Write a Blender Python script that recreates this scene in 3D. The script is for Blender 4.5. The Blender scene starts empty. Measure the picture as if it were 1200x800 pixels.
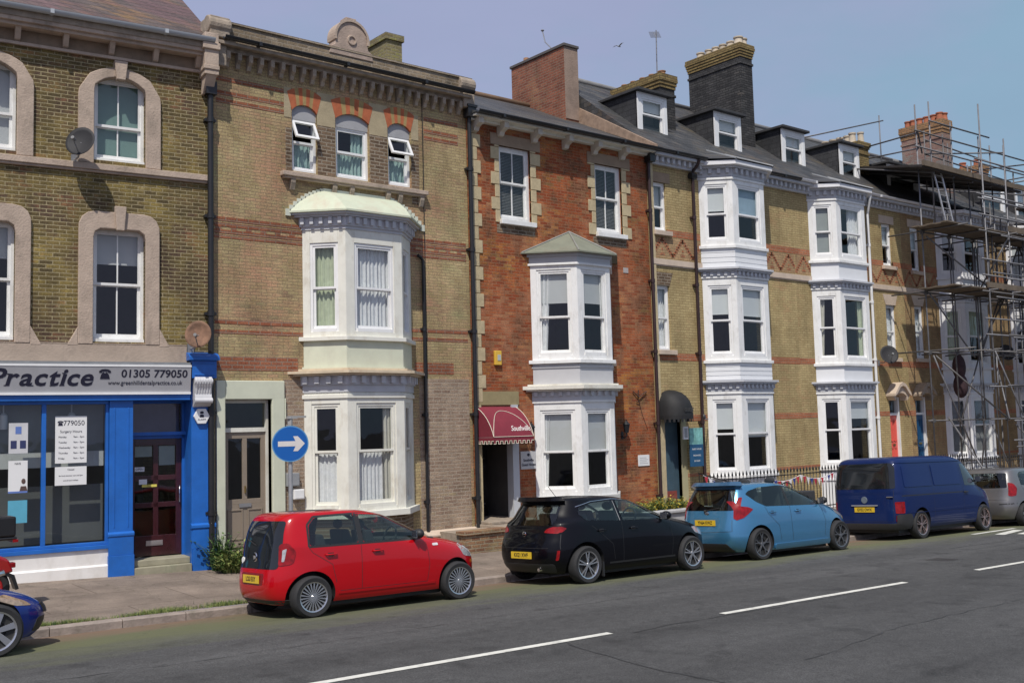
import bpy, bmesh, math, random
from mathutils import Vector, Matrix
random.seed(7)
SC = bpy.context.scene
COL = SC.collection
# ---------------------------------------------------------------- camera
cam_d = bpy.data.cameras.new("camera"); cam = bpy.data.objects.new("camera", cam_d); COL.objects.link(cam)
cam_d.sensor_width = 36.0; cam_d.sensor_fit = 'HORIZONTAL'; cam_d.lens = 36.83; cam_d.clip_start = .1; cam_d.clip_end = 2000
RT = Vector((0.77780976, -0.62793809, -0.02656584)); UP = Vector((-0.03107682, -0.08064219, 0.99625853)); FW = Vector((0.62773101, 0.77407403, 0.0822386))
M = Matrix.Identity(4)
for i in range(3):
    M[i][0] = RT[i]; M[i][1] = UP[i]; M[i][2] = -FW[i]
M.translation = Vector((0, -14, 2.32))
cam.matrix_world = M
SC.camera = cam
# ---------------------------------------------------------------- world and sun
SUN = Vector((-1.0, -.95, 2.0)).normalized()      # direction towards the sun
el = math.asin(SUN.z); az = math.atan2(SUN.x, SUN.y)
W = bpy.data.worlds.new("World"); SC.world = W; W.use_nodes = True
nt = W.node_tree; nt.nodes.clear()
n_out = nt.nodes.new('ShaderNodeOutputWorld'); n_bg = nt.nodes.new('ShaderNodeBackground')
sky = nt.nodes.new('ShaderNodeTexSky'); sky.sky_type = 'NISHITA'; sky.sun_disc = False
sky.sun_elevation = el; sky.sun_rotation = az; sky.air_density = 1.0; sky.dust_density = 2.6; sky.ozone_density = 1.5
tc = nt.nodes.new('ShaderNodeTexCoord'); mp = nt.nodes.new('ShaderNodeMapping'); mp.inputs['Scale'].default_value = (1, 1, 3.2)
nz = nt.nodes.new('ShaderNodeTexNoise'); nz.inputs['Scale'].default_value = 1.9; nz.inputs['Detail'].default_value = 5; nz.inputs['Roughness'].default_value = .55
rp = nt.nodes.new('ShaderNodeValToRGB'); rp.color_ramp.elements[0].position = .38; rp.color_ramp.elements[0].color = (0, 0, 0, 1)
rp.color_ramp.elements[1].position = .72; rp.color_ramp.elements[1].color = (1, 1, 1, 1)
mu = nt.nodes.new('ShaderNodeMath'); mu.operation = 'MULTIPLY_ADD'; mu.inputs[1].default_value = .12; mu.inputs[2].default_value = .78
mx = nt.nodes.new('ShaderNodeMixRGB')
nz2 = nt.nodes.new('ShaderNodeTexNoise'); nz2.inputs['Scale'].default_value = 1.1; nz2.inputs['Detail'].default_value = 6; nz2.inputs['Roughness'].default_value = .6
rp2 = nt.nodes.new('ShaderNodeValToRGB'); rp2.color_ramp.elements[0].position = .40; rp2.color_ramp.elements[0].color = (.48, .74, .99, 1); rp2.color_ramp.elements[1].position = .56; rp2.color_ramp.elements[1].color = (.64, .71, 1.05, 1)
sc2 = nt.nodes.new('ShaderNodeVectorMath'); sc2.operation = 'SCALE'; sc2.inputs['Scale'].default_value = 8.5
mp2 = nt.nodes.new('ShaderNodeMapping'); mp2.inputs['Scale'].default_value = (1, 1, 2.2); mp2.inputs['Location'].default_value = (5.1, .4, 1.1)
nt.links.new(tc.outputs['Generated'], mp2.inputs[0]); nt.links.new(mp2.outputs[0], nz2.inputs['Vector']); sx_ = nt.nodes.new('ShaderNodeSeparateXYZ'); ad_ = nt.nodes.new('ShaderNodeMath'); ad_.operation = 'MULTIPLY_ADD'; ad_.inputs[1].default_value = -.42; ad2_ = nt.nodes.new('ShaderNodeMath'); ad2_.inputs[1].default_value = .21; nt.links.new(tc.outputs['Generated'], sx_.inputs[0]); nt.links.new(sx_.outputs['X'], ad_.inputs[0]); nt.links.new(nz2.outputs['Fac'], ad_.inputs[2]); nt.links.new(ad_.outputs[0], ad2_.inputs[0]); nt.links.new(ad2_.outputs[0], rp2.inputs[0]); nt.links.new(rp2.outputs[0], sc2.inputs[0]); nt.links.new(sc2.outputs[0], mx.inputs[2])
nt.links.new(tc.outputs['Generated'], mp.inputs[0]); nt.links.new(mp.outputs[0], nz.inputs['Vector']); nt.links.new(nz.outputs['Fac'], rp.inputs[0])
nt.links.new(rp.outputs[0], mu.inputs[0]); nt.links.new(mu.outputs[0], mx.inputs[0]); nt.links.new(sky.outputs[0], mx.inputs[1])
nt.links.new(mx.outputs[0], n_bg.inputs[0]); n_bg.inputs[1].default_value = .078
nt.links.new(n_bg.outputs[0], n_out.inputs[0])
sl = bpy.data.lights.new("sun", 'SUN'); sl.energy = 4.1; sl.angle = math.radians(.5); sl.color = (1, .95, .87)
so = bpy.data.objects.new("sun", sl); COL.objects.link(so); so.rotation_euler = (-SUN).to_track_quat('-Z', 'Y').to_euler()
SC.view_settings.view_transform = 'Standard'; SC.view_settings.look = 'None'; SC.view_settings.exposure = -.08; SC.view_settings.gamma = 1
SC.render.engine = 'CYCLES'; SC.render.resolution_x = 1024; SC.render.resolution_y = 682

# ---------------------------------------------------------------- helpers
ORG = {}
NOSPLIT = {'wall', 'interior_wall', 'frosted_pattern', 'lettering', 'web_address', 'plate_characters', 'print', 'grass', 'weed'}
class MB:
    """collects faces; xf maps design coordinates"""
    def __init__(s, xf=None): s.v = []; s.f = []; s.xf = xf; s.mi = []; s.m = 0
    def add(s, vs, fs):
        b = len(s.v)
        for p in vs:
            s.v.append(tuple(s.xf(*p)) if s.xf else tuple(p))
        for f in fs: s.f.append([b + i for i in f]); s.mi.append(s.m)
        return s
    def box(s, x0, x1, y0, y1, z0, z1):
        x0, x1 = min(x0, x1), max(x0, x1); y0, y1 = min(y0, y1), max(y0, y1); z0, z1 = min(z0, z1), max(z0, z1)
        return s.add([(x0,y0,z0),(x1,y0,z0),(x1,y1,z0),(x0,y1,z0),(x0,y0,z1),(x1,y0,z1),(x1,y1,z1),(x0,y1,z1)],
              [(0,3,2,1),(4,5,6,7),(0,1,5,4),(1,2,6,5),(2,3,7,6),(3,0,4,7)])
    def prism_xz(s, P, y0, y1):
        n = len(P); vs = [(x, y0, z) for x, z in P] + [(x, y1, z) for x, z in P]
        return s.add(vs, [list(range(n)), list(range(2*n-1, n-1, -1))] + [(i, i+n, (i+1) % n + n, (i+1) % n) for i in range(n)])
    def prism_xy(s, P, z0, z1):
        n = len(P); vs = [(x, y, z0) for x, y in P] + [(x, y, z1) for x, y in P]
        return s.add(vs, [list(range(n-1, -1, -1)), list(range(n, 2*n))] + [(i, (i+1) % n, (i+1) % n + n, i+n) for i in range(n)])
    def prism_yz(s, P, x0, x1):
        n = len(P); vs = [(x0, y, z) for y, z in P] + [(x1, y, z) for y, z in P]
        return s.add(vs, [list(range(n)), list(range(2*n-1, n-1, -1))] + [(i, i+n, (i+1) % n + n, (i+1) % n) for i in range(n)])
    def quad(s, a, b, c, d): return s.add([a, b, c, d], [(0, 1, 2, 3)])
    def tri(s, a, b, c): return s.add([a, b, c], [(0, 1, 2)])
    def tube(s, pts, r, n=8, cap=True):
        pts = [Vector(p) for p in pts]; rs = r if isinstance(r, (list, tuple)) else [r]*len(pts)
        vs = []; prev = None
        for i, p in enumerate(pts):
            d = (pts[min(i+1, len(pts)-1)] - pts[max(i-1, 0)]).normalized()
            if prev is None: prev = Vector((0, 0, 1)) if abs(d.z) < .9 else Vector((1, 0, 0))
            u = d.cross(prev).normalized(); prev = u.cross(d).normalized()
            for k in range(n):
                t = 2*math.pi*k/n; vs.append(tuple(p + (u*math.cos(t) + prev*math.sin(t))*rs[i]))
        fs = []
        for i in range(len(pts)-1):
            for k in range(n): fs.append((i*n+k, i*n+(k+1) % n, (i+1)*n+(k+1) % n, (i+1)*n+k))
        if cap: fs.append(list(range(n-1, -1, -1))); fs.append([(len(pts)-1)*n+k for k in range(n)])
        return s.add(vs, fs)
    def lathe(s, prof, n=24, c=(0,0,0), axis='z'):
        vs = []
        for (r, h) in prof:
            for k in range(n):
                t = 2*math.pi*k/n; a, b = r*math.cos(t), r*math.sin(t)
                p = (a, b, h) if axis == 'z' else ((a, h, b) if axis == 'y' else (h, a, b))
                vs.append((p[0]+c[0], p[1]+c[1], p[2]+c[2]))
        fs = [(i*n+k, i*n+(k+1) % n, (i+1)*n+(k+1) % n, (i+1)*n+k) for i in range(len(prof)-1) for k in range(n)]
        return s.add(vs, fs)
    def ball(s, c, r, nu=12, nv=8):
        r = (r, r, r) if not isinstance(r, (tuple, list)) else r
        vs = []; fs = []
        for j in range(nv+1):
            ph = math.pi*j/nv
            for i in range(nu):
                t = 2*math.pi*i/nu
                vs.append((c[0]+r[0]*math.sin(ph)*math.cos(t), c[1]+r[1]*math.sin(ph)*math.sin(t), c[2]+r[2]*math.cos(ph)))
        for j in range(nv):
            for i in range(nu): fs.append((j*nu+i, j*nu+(i+1) % nu, (j+1)*nu+(i+1) % nu, (j+1)*nu+i))
        return s.add(vs, fs)
    def clusters(s):
        """loose islands grouped when they lie close together"""
        n = len(s.v); up = list(range(n))
        def find(a):
            while up[a] != a: up[a] = up[up[a]]; a = up[a]
            return a
        for f in s.f:
            r = find(f[0])
            for i in f[1:]: up[find(i)] = r
        key = {}
        for i in range(n): key.setdefault(find(i), []).append(i)
        isl = list(key.values())
        if len(isl) > 160 or len(isl) < 2: return None
        bb = [([min(s.v[i][k] for i in I) for k in range(3)], [max(s.v[i][k] for i in I) for k in range(3)]) for I in isl]; sz = [max(b[1][k]-b[0][k] for k in range(3)) for b in bb]
        g = list(range(len(isl)))
        def fg(a):
            while g[a] != a: g[a] = g[g[a]]; a = g[a]
            return a
        for a in range(len(isl)):
            for b in range(a+1, len(isl)):
                gap = math.sqrt(sum(max(0, bb[a][0][k]-bb[b][1][k], bb[b][0][k]-bb[a][1][k])**2 for k in range(3)))
                if gap <= max(.02, .5*max(sz[a], sz[b])): g[fg(a)] = fg(b)
        out = {}
        for a, I in enumerate(isl): out.setdefault(fg(a), []).extend(I)
        if len(out) < 2 or len(out) > 12: return None
        who = {}
        for c, I in out.items():
            for i in I: who[i] = c
        return who, list(out)
    def build(s, name, mat, parent=None, smooth=False, org=None, label=None, bevel=0, fixn=True, weld=False):
        cl = s.clusters() if parent is not None and name not in NOSPLIT else None
        if cl:
            who, ids = cl; first = None
            for c in ids:
                q = MB(); mp_ = {}
                for f, m in zip(s.f, s.mi):
                    if who[f[0]] != c: continue
                    for i in f:
                        if i not in mp_: mp_[i] = len(q.v); q.v.append(s.v[i])
                    q.f.append([mp_[i] for i in f]); q.mi.append(m)
                o = q.build(name, mat, parent, smooth, org, label, bevel, fixn, weld); first = first or o
            return first
        me = bpy.data.meshes.new(name)
        o = bpy.data.objects.new(name, me); COL.objects.link(o)
        if parent is not None:
            g = ORG[parent.name]; o.parent = parent
        else:
            g = org or (0, 0, 0); o.location = g
        ORG[o.name] = g
        me.from_pydata([(x-g[0], y-g[1], z-g[2]) for x, y, z in s.v], [], s.f)
        for m in (mat if isinstance(mat, (list, tuple)) else [mat]): me.materials.append(m)
        for p, i in zip(me.polygons, s.mi): p.material_index = i
        if fixn or weld:
            bm = bmesh.new(); bm.from_mesh(me)
            if weld: bmesh.ops.remove_doubles(bm, verts=bm.verts, dist=.0004)
            bmesh.ops.recalc_face_normals(bm, faces=bm.faces); bm.to_mesh(me); bm.free()
        if bevel:
            b = o.modifiers.new('bevel', 'BEVEL'); b.width = bevel; b.segments = 2; b.limit_method = 'ANGLE'
        if smooth:
            for p in me.polygons: p.use_smooth = True
            if smooth == 'auto':
                try: me.set_sharp_from_angle(angle=math.radians(38))
                except Exception: pass
        if label: o['label'] = label
        return o
def tag(o, label, cat, group=None, kind=None):
    o['label'] = label; o['category'] = cat
    if group: o['group'] = group
    if kind: o['kind'] = kind
    return o
def thing(name, label, cat, loc, org=None, rz=0, group=None):
    o = bpy.data.objects.new(name, None); COL.objects.link(o); o.empty_display_size = .2
    o.location = loc; o.rotation_euler = (0, 0, rz); ORG[o.name] = org if org is not None else tuple(loc)
    return tag(o, label, cat, group)
def struct(o): o['kind'] = 'structure'; return o
def copy_tree(o, parent=None):
    c = o.copy(); COL.objects.link(c); ORG[c.name] = ORG.get(o.name, (0, 0, 0))
    if parent is not None: c.parent = parent
    for ch in list(o.children): copy_tree(ch, c)
    return c
def text_mesh(txt, size, bold=0., shear=0., align='CENTER', ext=.002, sx=1., spacing=1.):
    cu = bpy.data.curves.new('t', 'FONT'); cu.body = txt; cu.size = size; cu.align_x = align; cu.align_y = 'CENTER'
    cu.shear = shear; cu.offset = bold; cu.extrude = ext; cu.resolution_u = 3; cu.space_character = spacing
    o = bpy.data.objects.new('t', cu); COL.objects.link(o)
    dg = bpy.context.evaluated_depsgraph_get(); me = bpy.data.meshes.new_from_object(o.evaluated_get(dg))
    vs = [(v.co.x*sx, v.co.y, v.co.z) for v in me.vertices]; fs = [list(p.vertices) for p in me.polygons]
    bpy.data.objects.remove(o); bpy.data.curves.remove(cu); bpy.data.meshes.remove(me)
    return vs, fs
def put_text(mb, txt, size, fn, **k):
    """fn(u, v, w) -> point: u along, v up, w outwards"""
    vs, fs = text_mesh(txt, size, **k)
    mb.add([fn(*p) for p in vs], fs); return mb

# ---------------------------------------------------------------- materials
MATS = {}
def nodes(m): m.use_nodes = True; return m.node_tree, m.node_tree.nodes['Principled BSDF']
def mat(name, col, rough=.6, metal=0, var=.12, vscale=3., bump=0, bscale=30, coat=0, dirt=None, dscale=1.2, spec=.5):
    if name in MATS: return MATS[name]
    m = bpy.data.materials.new(name); MATS[name] = m; t, b = nodes(m)
    b.inputs['Roughness'].default_value = rough; b.inputs['Metallic'].default_value = metal
    b.inputs['Coat Weight'].default_value = coat; b.inputs['Coat Roughness'].default_value = .04
    b.inputs['Specular IOR Level'].default_value = spec
    c4 = (*col, 1)
    tcn = t.nodes.new('ShaderNodeTexCoord')
    nzn = t.nodes.new('ShaderNodeTexNoise'); nzn.inputs['Scale'].default_value = vscale; nzn.inputs['Detail'].default_value = 6
    nzn.inputs['Roughness'].default_value = .65
    t.links.new(tcn.outputs['Object'], nzn.inputs['Vector'])
    mr = t.nodes.new('ShaderNodeMapRange'); mr.inputs['From Min'].default_value = .3; mr.inputs['From Max'].default_value = .7
    mr.inputs['To Min'].default_value = 1-var; mr.inputs['To Max'].default_value = 1+var
    t.links.new(nzn.outputs['Fac'], mr.inputs['Value'])
    vm = t.nodes.new('ShaderNodeVectorMath'); vm.operation = 'SCALE'; vm.inputs[0].default_value = col
    t.links.new(mr.outputs[0], vm.inputs['Scale']); out = vm.outputs[0]
    if dirt:
        n2 = t.nodes.new('ShaderNodeTexNoise'); n2.inputs['Scale'].default_value = dscale; n2.inputs['Detail'].default_value = 8; n2.inputs['Roughness'].default_value = .7
        mp_ = t.nodes.new('ShaderNodeMapping'); mp_.inputs['Location'].default_value = (3.1, 1.7, 9.2); mp_.inputs['Scale'].default_value = (1, 1, .45)
        t.links.new(tcn.outputs['Object'], mp_.inputs[0]); t.links.new(mp_.outputs[0], n2.inputs['Vector'])
        r2 = t.nodes.new('ShaderNodeMapRange'); r2.inputs['From Min'].default_value = .52; r2.inputs['From Max'].default_value = .75
        r2.inputs['To Max'].default_value = dirt[3] if len(dirt) > 3 else .6
        t.links.new(n2.outputs['Fac'], r2.inputs['Value'])
        mxn = t.nodes.new('ShaderNodeMixRGB'); mxn.inputs[2].default_value = (*dirt[:3], 1)
        t.links.new(r2.outputs[0], mxn.inputs[0]); t.links.new(out, mxn.inputs[1]); out = mxn.outputs[0]
    t.links.new(out, b.inputs['Base Color'])
    if bump:
        n3 = t.nodes.new('ShaderNodeTexNoise'); n3.inputs['Scale'].default_value = bscale; n3.inputs['Detail'].default_value = 4
        t.links.new(tcn.outputs['Object'], n3.inputs['Vector'])
        bn = t.nodes.new('ShaderNodeBump'); bn.inputs['Strength'].default_value = bump; bn.inputs['Distance'].default_value = .02
        t.links.new(n3.outputs['Fac'], bn.inputs['Height']); t.links.new(bn.outputs[0], b.inputs['Normal'])
    return m
def brick(name, c1, c2, mortar, alts=(), bw=.225, bh=.075, ms=.012, contrast=.5, bump=.4, rough=.85, offset=.5, stain=None):
    """alts: list of (colour, noise scale, low, high, amount, seed) patches of differently coloured brick"""
    if name in MATS: return MATS[name]
    m = bpy.data.materials.new(name); MATS[name] = m; t, b = nodes(m); N = t.nodes.new; L = t.links.new
    b.inputs['Roughness'].default_value = rough; b.inputs['Specular IOR Level'].default_value = .25
    tcn = N('ShaderNodeTexCoord'); sep = N('ShaderNodeSeparateXYZ'); L(tcn.outputs['Object'], sep.inputs[0])
    ad = N('ShaderNodeMath'); L(sep.outputs['X'], ad.inputs[0]); L(sep.outputs['Y'], ad.inputs[1])
    cb = N('ShaderNodeCombineXYZ'); L(ad.outputs[0], cb.inputs[0]); L(sep.outputs['Z'], cb.inputs[1])
    wn = N('ShaderNodeTexNoise'); wn.inputs['Scale'].default_value = 9; wn.inputs['Detail'].default_value = 2; L(cb.outputs[0], wn.inputs['Vector'])
    wv = N('ShaderNodeVectorMath'); wv.operation = 'MULTIPLY_ADD'; wv.inputs[1].default_value = (.012, .008, 0); L(wn.outputs['Color'], wv.inputs[0]); L(cb.outputs[0], wv.inputs[2])
    bt = N('ShaderNodeTexBrick'); bt.offset = offset; bt.inputs['Scale'].default_value = 1; bt.inputs['Brick Width'].default_value = bw
    bt.inputs['Row Height'].default_value = bh; bt.inputs['Mortar Size'].default_value = ms; bt.inputs['Mortar Smooth'].default_value = .3
    bt.inputs['Bias'].default_value = 0
    L(wv.outputs[0], bt.inputs['Vector'])
    bt.inputs['Color1'].default_value = (0, 0, 0, 1); bt.inputs['Color2'].default_value = (1, 1, 1, 1); bt.inputs['Mortar'].default_value = (.5, .5, .5, 1)
    mxa = N('ShaderNodeMixRGB'); mxa.inputs[1].default_value = (*c1, 1); mxa.inputs[2].default_value = (*c2, 1)
    # random value per brick mixed with soft noise
    nn = N('ShaderNodeTexNoise'); nn.inputs['Scale'].default_value = 2.2; nn.inputs['Detail'].default_value = 6; nn.inputs['Roughness'].default_value = .75
    L(cb.outputs[0], nn.inputs['Vector'])
    m1 = N('ShaderNodeMath'); m1.operation = 'MULTIPLY'; m1.inputs[1].default_value = contrast; L(bt.outputs['Color'], m1.inputs[0])
    m2 = N('ShaderNodeMath'); m2.operation = 'MULTIPLY_ADD'; m2.inputs[1].default_value = 1.7; m2.inputs[2].default_value = -.35-contrast/2
    L(nn.outputs['Fac'], m2.inputs[0]); m3 = N('ShaderNodeMath'); m3.use_clamp = True; L(m1.outputs[0], m3.inputs[0]); L(m2.outputs[0], m3.inputs[1])
    L(m3.outputs[0], mxa.inputs[0]); out = mxa.outputs[0]
    for (c, scl, lo, hi, amt, seed) in alts:
        na = N('ShaderNodeTexNoise'); na.inputs['Scale'].default_value = scl; na.inputs['Detail'].default_value = 7; na.inputs['Roughness'].default_value = .72
        mp_ = N('ShaderNodeMapping'); mp_.inputs['Location'].default_value = (seed*3.7, seed*1.3, 0); L(cb.outputs[0], mp_.inputs[0]); L(mp_.outputs[0], na.inputs['Vector'])
        # make patches follow bricks: add the random value per brick
        ma = N('ShaderNodeMath'); ma.operation = 'MULTIPLY_ADD'; ma.inputs[1].default_value = .16; L(bt.outputs['Color'], ma.inputs[0]); L(na.outputs['Fac'], ma.inputs[2])
        ra = N('ShaderNodeMapRange'); ra.inputs['From Min'].default_value = lo+.08; ra.inputs['From Max'].default_value = hi+.08; ra.inputs['To Max'].default_value = amt
        L(ma.outputs[0], ra.inputs['Value'])
        mm = N('ShaderNodeMixRGB'); mm.inputs[2].default_value = (*c, 1); L(ra.outputs[0], mm.inputs[0]); L(out, mm.inputs[1]); out = mm.outputs[0]
    mo = N('ShaderNodeMixRGB'); mo.inputs[2].default_value = (*mortar, 1); L(bt.outputs['Fac'], mo.inputs[0]); L(out, mo.inputs[1]); out = mo.outputs[0]
    # soot and rain wash, drawn out downwards
    nst = N('ShaderNodeTexNoise'); nst.inputs['Scale'].default_value = 1.5; nst.inputs['Detail'].default_value = 8; nst.inputs['Roughness'].default_value = .7
    mst = N('ShaderNodeMapping'); mst.inputs['Scale'].default_value = (1, .35, 1); mst.inputs['Location'].default_value = (len(name)*1.7, 4.2, 0); L(cb.outputs[0], mst.inputs[0]); L(mst.outputs[0], nst.inputs['Vector'])
    rst = N('ShaderNodeMapRange'); rst.inputs['From Min'].default_value = .32; rst.inputs['From Max'].default_value = .62; rst.inputs['To Min'].default_value = .66; rst.inputs['To Max'].default_value = 1.08; L(nst.outputs['Fac'], rst.inputs['Value'])
    vst = N('ShaderNodeVectorMath'); vst.operation = 'SCALE'; L(out, vst.inputs[0]); L(rst.outputs[0], vst.inputs['Scale']); out = vst.outputs[0]
    # grain
    ng = N('ShaderNodeTexNoise'); ng.inputs['Scale'].default_value = 38; ng.inputs['Detail'].default_value = 3; L(cb.outputs[0], ng.inputs['Vector'])
    rg = N('ShaderNodeMapRange'); rg.inputs['From Min'].default_value = .3; rg.inputs['From Max'].default_value = .7; rg.inputs['To Min'].default_value = .7; rg.inputs['To Max'].default_value = 1.28
    L(ng.outputs['Fac'], rg.inputs['Value']); vs = N('ShaderNodeVectorMath'); vs.operation = 'SCALE'; L(out, vs.inputs[0]); L(rg.outputs[0], vs.inputs['Scale']); out = vs.outputs[0]
    L(out, b.inputs['Base Color'])
    bn = N('ShaderNodeBump'); bn.invert = True; bn.inputs['Strength'].default_value = bump; bn.inputs['Distance'].default_value = .012; L(bt.outputs['Fac'], bn.inputs['Height']); L(bn.outputs[0], b.inputs['Normal'])
    return m
def glass_mat(name, tint=(.9, .93, .93), rough=.02, refl=1.0, f0=.055):
    if name in MATS: return MATS[name]
    m = bpy.data.materials.new(name); MATS[name] = m; m.use_nodes = True; t = m.node_tree; t.nodes.clear(); N = t.nodes.new; L = t.links.new
    o = N('ShaderNodeOutputMaterial'); mxs = N('ShaderNodeMixShader'); tr = N('ShaderNodeBsdfTransparent'); gl = N('ShaderNodeBsdfGlossy')
    tr.inputs[0].default_value = (*tint, 1); gl.inputs['Roughness'].default_value = rough; gl.inputs['Color'].default_value = (refl, refl, refl, 1)
    nzn = N('ShaderNodeTexNoise'); nzn.inputs['Scale'].default_value = 1.3; tcn = N('ShaderNodeTexCoord'); L(tcn.outputs['Object'], nzn.inputs['Vector'])
    bn = N('ShaderNodeBump'); bn.inputs['Strength'].default_value = .12; bn.inputs['Distance'].default_value = .05; L(nzn.outputs['Fac'], bn.inputs['Height']); L(bn.outputs[0], gl.inputs['Normal'])
    g = N('ShaderNodeNewGeometry'); dp = N('ShaderNodeVectorMath'); dp.operation = 'DOT_PRODUCT'; L(g.outputs['Incoming'], dp.inputs[0]); L(g.outputs['Normal'], dp.inputs[1])
    ab = N('ShaderNodeMath'); ab.operation = 'ABSOLUTE'; L(dp.outputs['Value'], ab.inputs[0]); su = N('ShaderNodeMath'); su.operation = 'SUBTRACT'; su.inputs[0].default_value = 1; L(ab.outputs[0], su.inputs[1])
    pw = N('ShaderNodeMath'); pw.operation = 'POWER'; pw.inputs[1].default_value = 4.5; L(su.outputs[0], pw.inputs[0])
    ma = N('ShaderNodeMath'); ma.operation = 'MULTIPLY_ADD'; ma.inputs[1].default_value = .9; ma.inputs[2].default_value = f0; L(pw.outputs[0], ma.inputs[0])
    L(ma.outputs[0], mxs.inputs[0]); L(tr.outputs[0], mxs.inputs[1]); L(gl.outputs[0], mxs.inputs[2]); L(mxs.outputs[0], o.inputs[0])
    return m
GLASS = glass_mat('window_glass')
WHITE = mat('white_paint', (.79, .79, .77), .45, var=.06, dirt=(.40, .37, .32, .55), dscale=5)
WHITE2 = mat('white_upvc', (.80, .80, .79), .3, var=.05, dirt=(.5, .48, .44, .35), dscale=4)
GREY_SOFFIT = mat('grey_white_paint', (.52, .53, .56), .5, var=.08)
CREAM = mat('cream_green_paint', (.62, .64, .50), .55, var=.06, dirt=(.45, .42, .34, .4), dscale=2)
CREAMW = mat('cream_white_paint', (.75, .74, .66), .5, var=.07, dirt=(.46, .40, .30, .6), dscale=4)
STONE = mat('buff_stone', (.45, .355, .28), .85, var=.16, vscale=4, bump=.4, dirt=(.17, .14, .11, .75), dscale=2.4)
STONE_D = mat('weathered_stone', (.33, .27, .21), .9, var=.25, vscale=6, bump=.5, dirt=(.12, .11, .09, .75), dscale=2.2)
STONE_Y = mat('yellow_stone', (.50, .41, .25), .85, var=.15, vscale=6, bump=.3, dirt=(.28, .22, .14, .5), dscale=3)
STONE_P = mat('pinkish_stone', (.58, .47, .37), .8, var=.08, vscale=5, dirt=(.3, .24, .18, .5), dscale=2)
STUCCO = mat('stained_stucco', (.42, .335, .265), .85, var=.12, vscale=2.5, bump=.3, dirt=(.17, .14, .12, .8), dscale=1.6)
BLUE = mat('bright_blue_paint', (.016, .130, .48), .38, var=.14, vscale=2.5, dirt=(.03, .11, .30, .5), dscale=3, bump=.08, bscale=20)
BLACK = mat('black_iron', (.018, .018, .02), .4, var=.2)
PIPE_BR = mat('maroon_black_paint', (.035, .018, .018), .45, var=.3)
SLATE = brick('slate_roof', (.045, .047, .05), (.10, .10, .10), (.018, .018, .02), [((.15, .12, .07), 1.8, .54, .70, .6, 3), ((.09, .06, .045), .7, .54, .7, .5, 6)], bw=.28, bh=.14, ms=.006, contrast=.6, bump=.5, rough=.6)
SLATE_OLD = brick('old_slate_roof', (.095, .075, .068), (.175, .135, .12), (.04, .035, .035), [((.26, .15, .05), 1.1, .50, .68, .8, 1), ((.15, .085, .09), .6, .46, .6, .7, 5)], bw=.26, bh=.15, ms=.008, contrast=.7, bump=.5, rough=.7)
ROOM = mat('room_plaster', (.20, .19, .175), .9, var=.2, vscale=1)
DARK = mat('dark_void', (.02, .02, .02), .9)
CURT_W = mat('net_curtain', (.74, .73, .73), .9, var=.12, vscale=14)
CURT_T = mat('teal_curtain', (.30, .42, .39), .9, var=.2, vscale=10)
CURT_Y = mat('pale_green_curtain', (.50, .54, .38), .9, var=.12, vscale=10)
CURT_C = mat('cream_curtain', (.55, .52, .45), .9, var=.12, vscale=10)
BLIND = mat('roller_blind', (.50, .50, .50), .85, var=.03)
BLIND_L = mat('pale_blind', (.62, .63, .63), .85, var=.03)
LEAD = mat('lead_sheet', (.22, .23, .24), .55, var=.2)
def ss(a, b, x): t = max(0, min(1, (x-a)/(b-a))); return t*t*(3-2*t)
def base_z(x): return -.0195*max(-60, min(140, x))
def road_z(x, y):
    z = base_z(x)
    return z - .06*(y+1.2) if y > -1.2 else z + min(.02*(-1.2-y), .07)
KY = .33
def pav_z(x, y): return road_z(x, KY) + .11 + .02*(y-KY)
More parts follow.
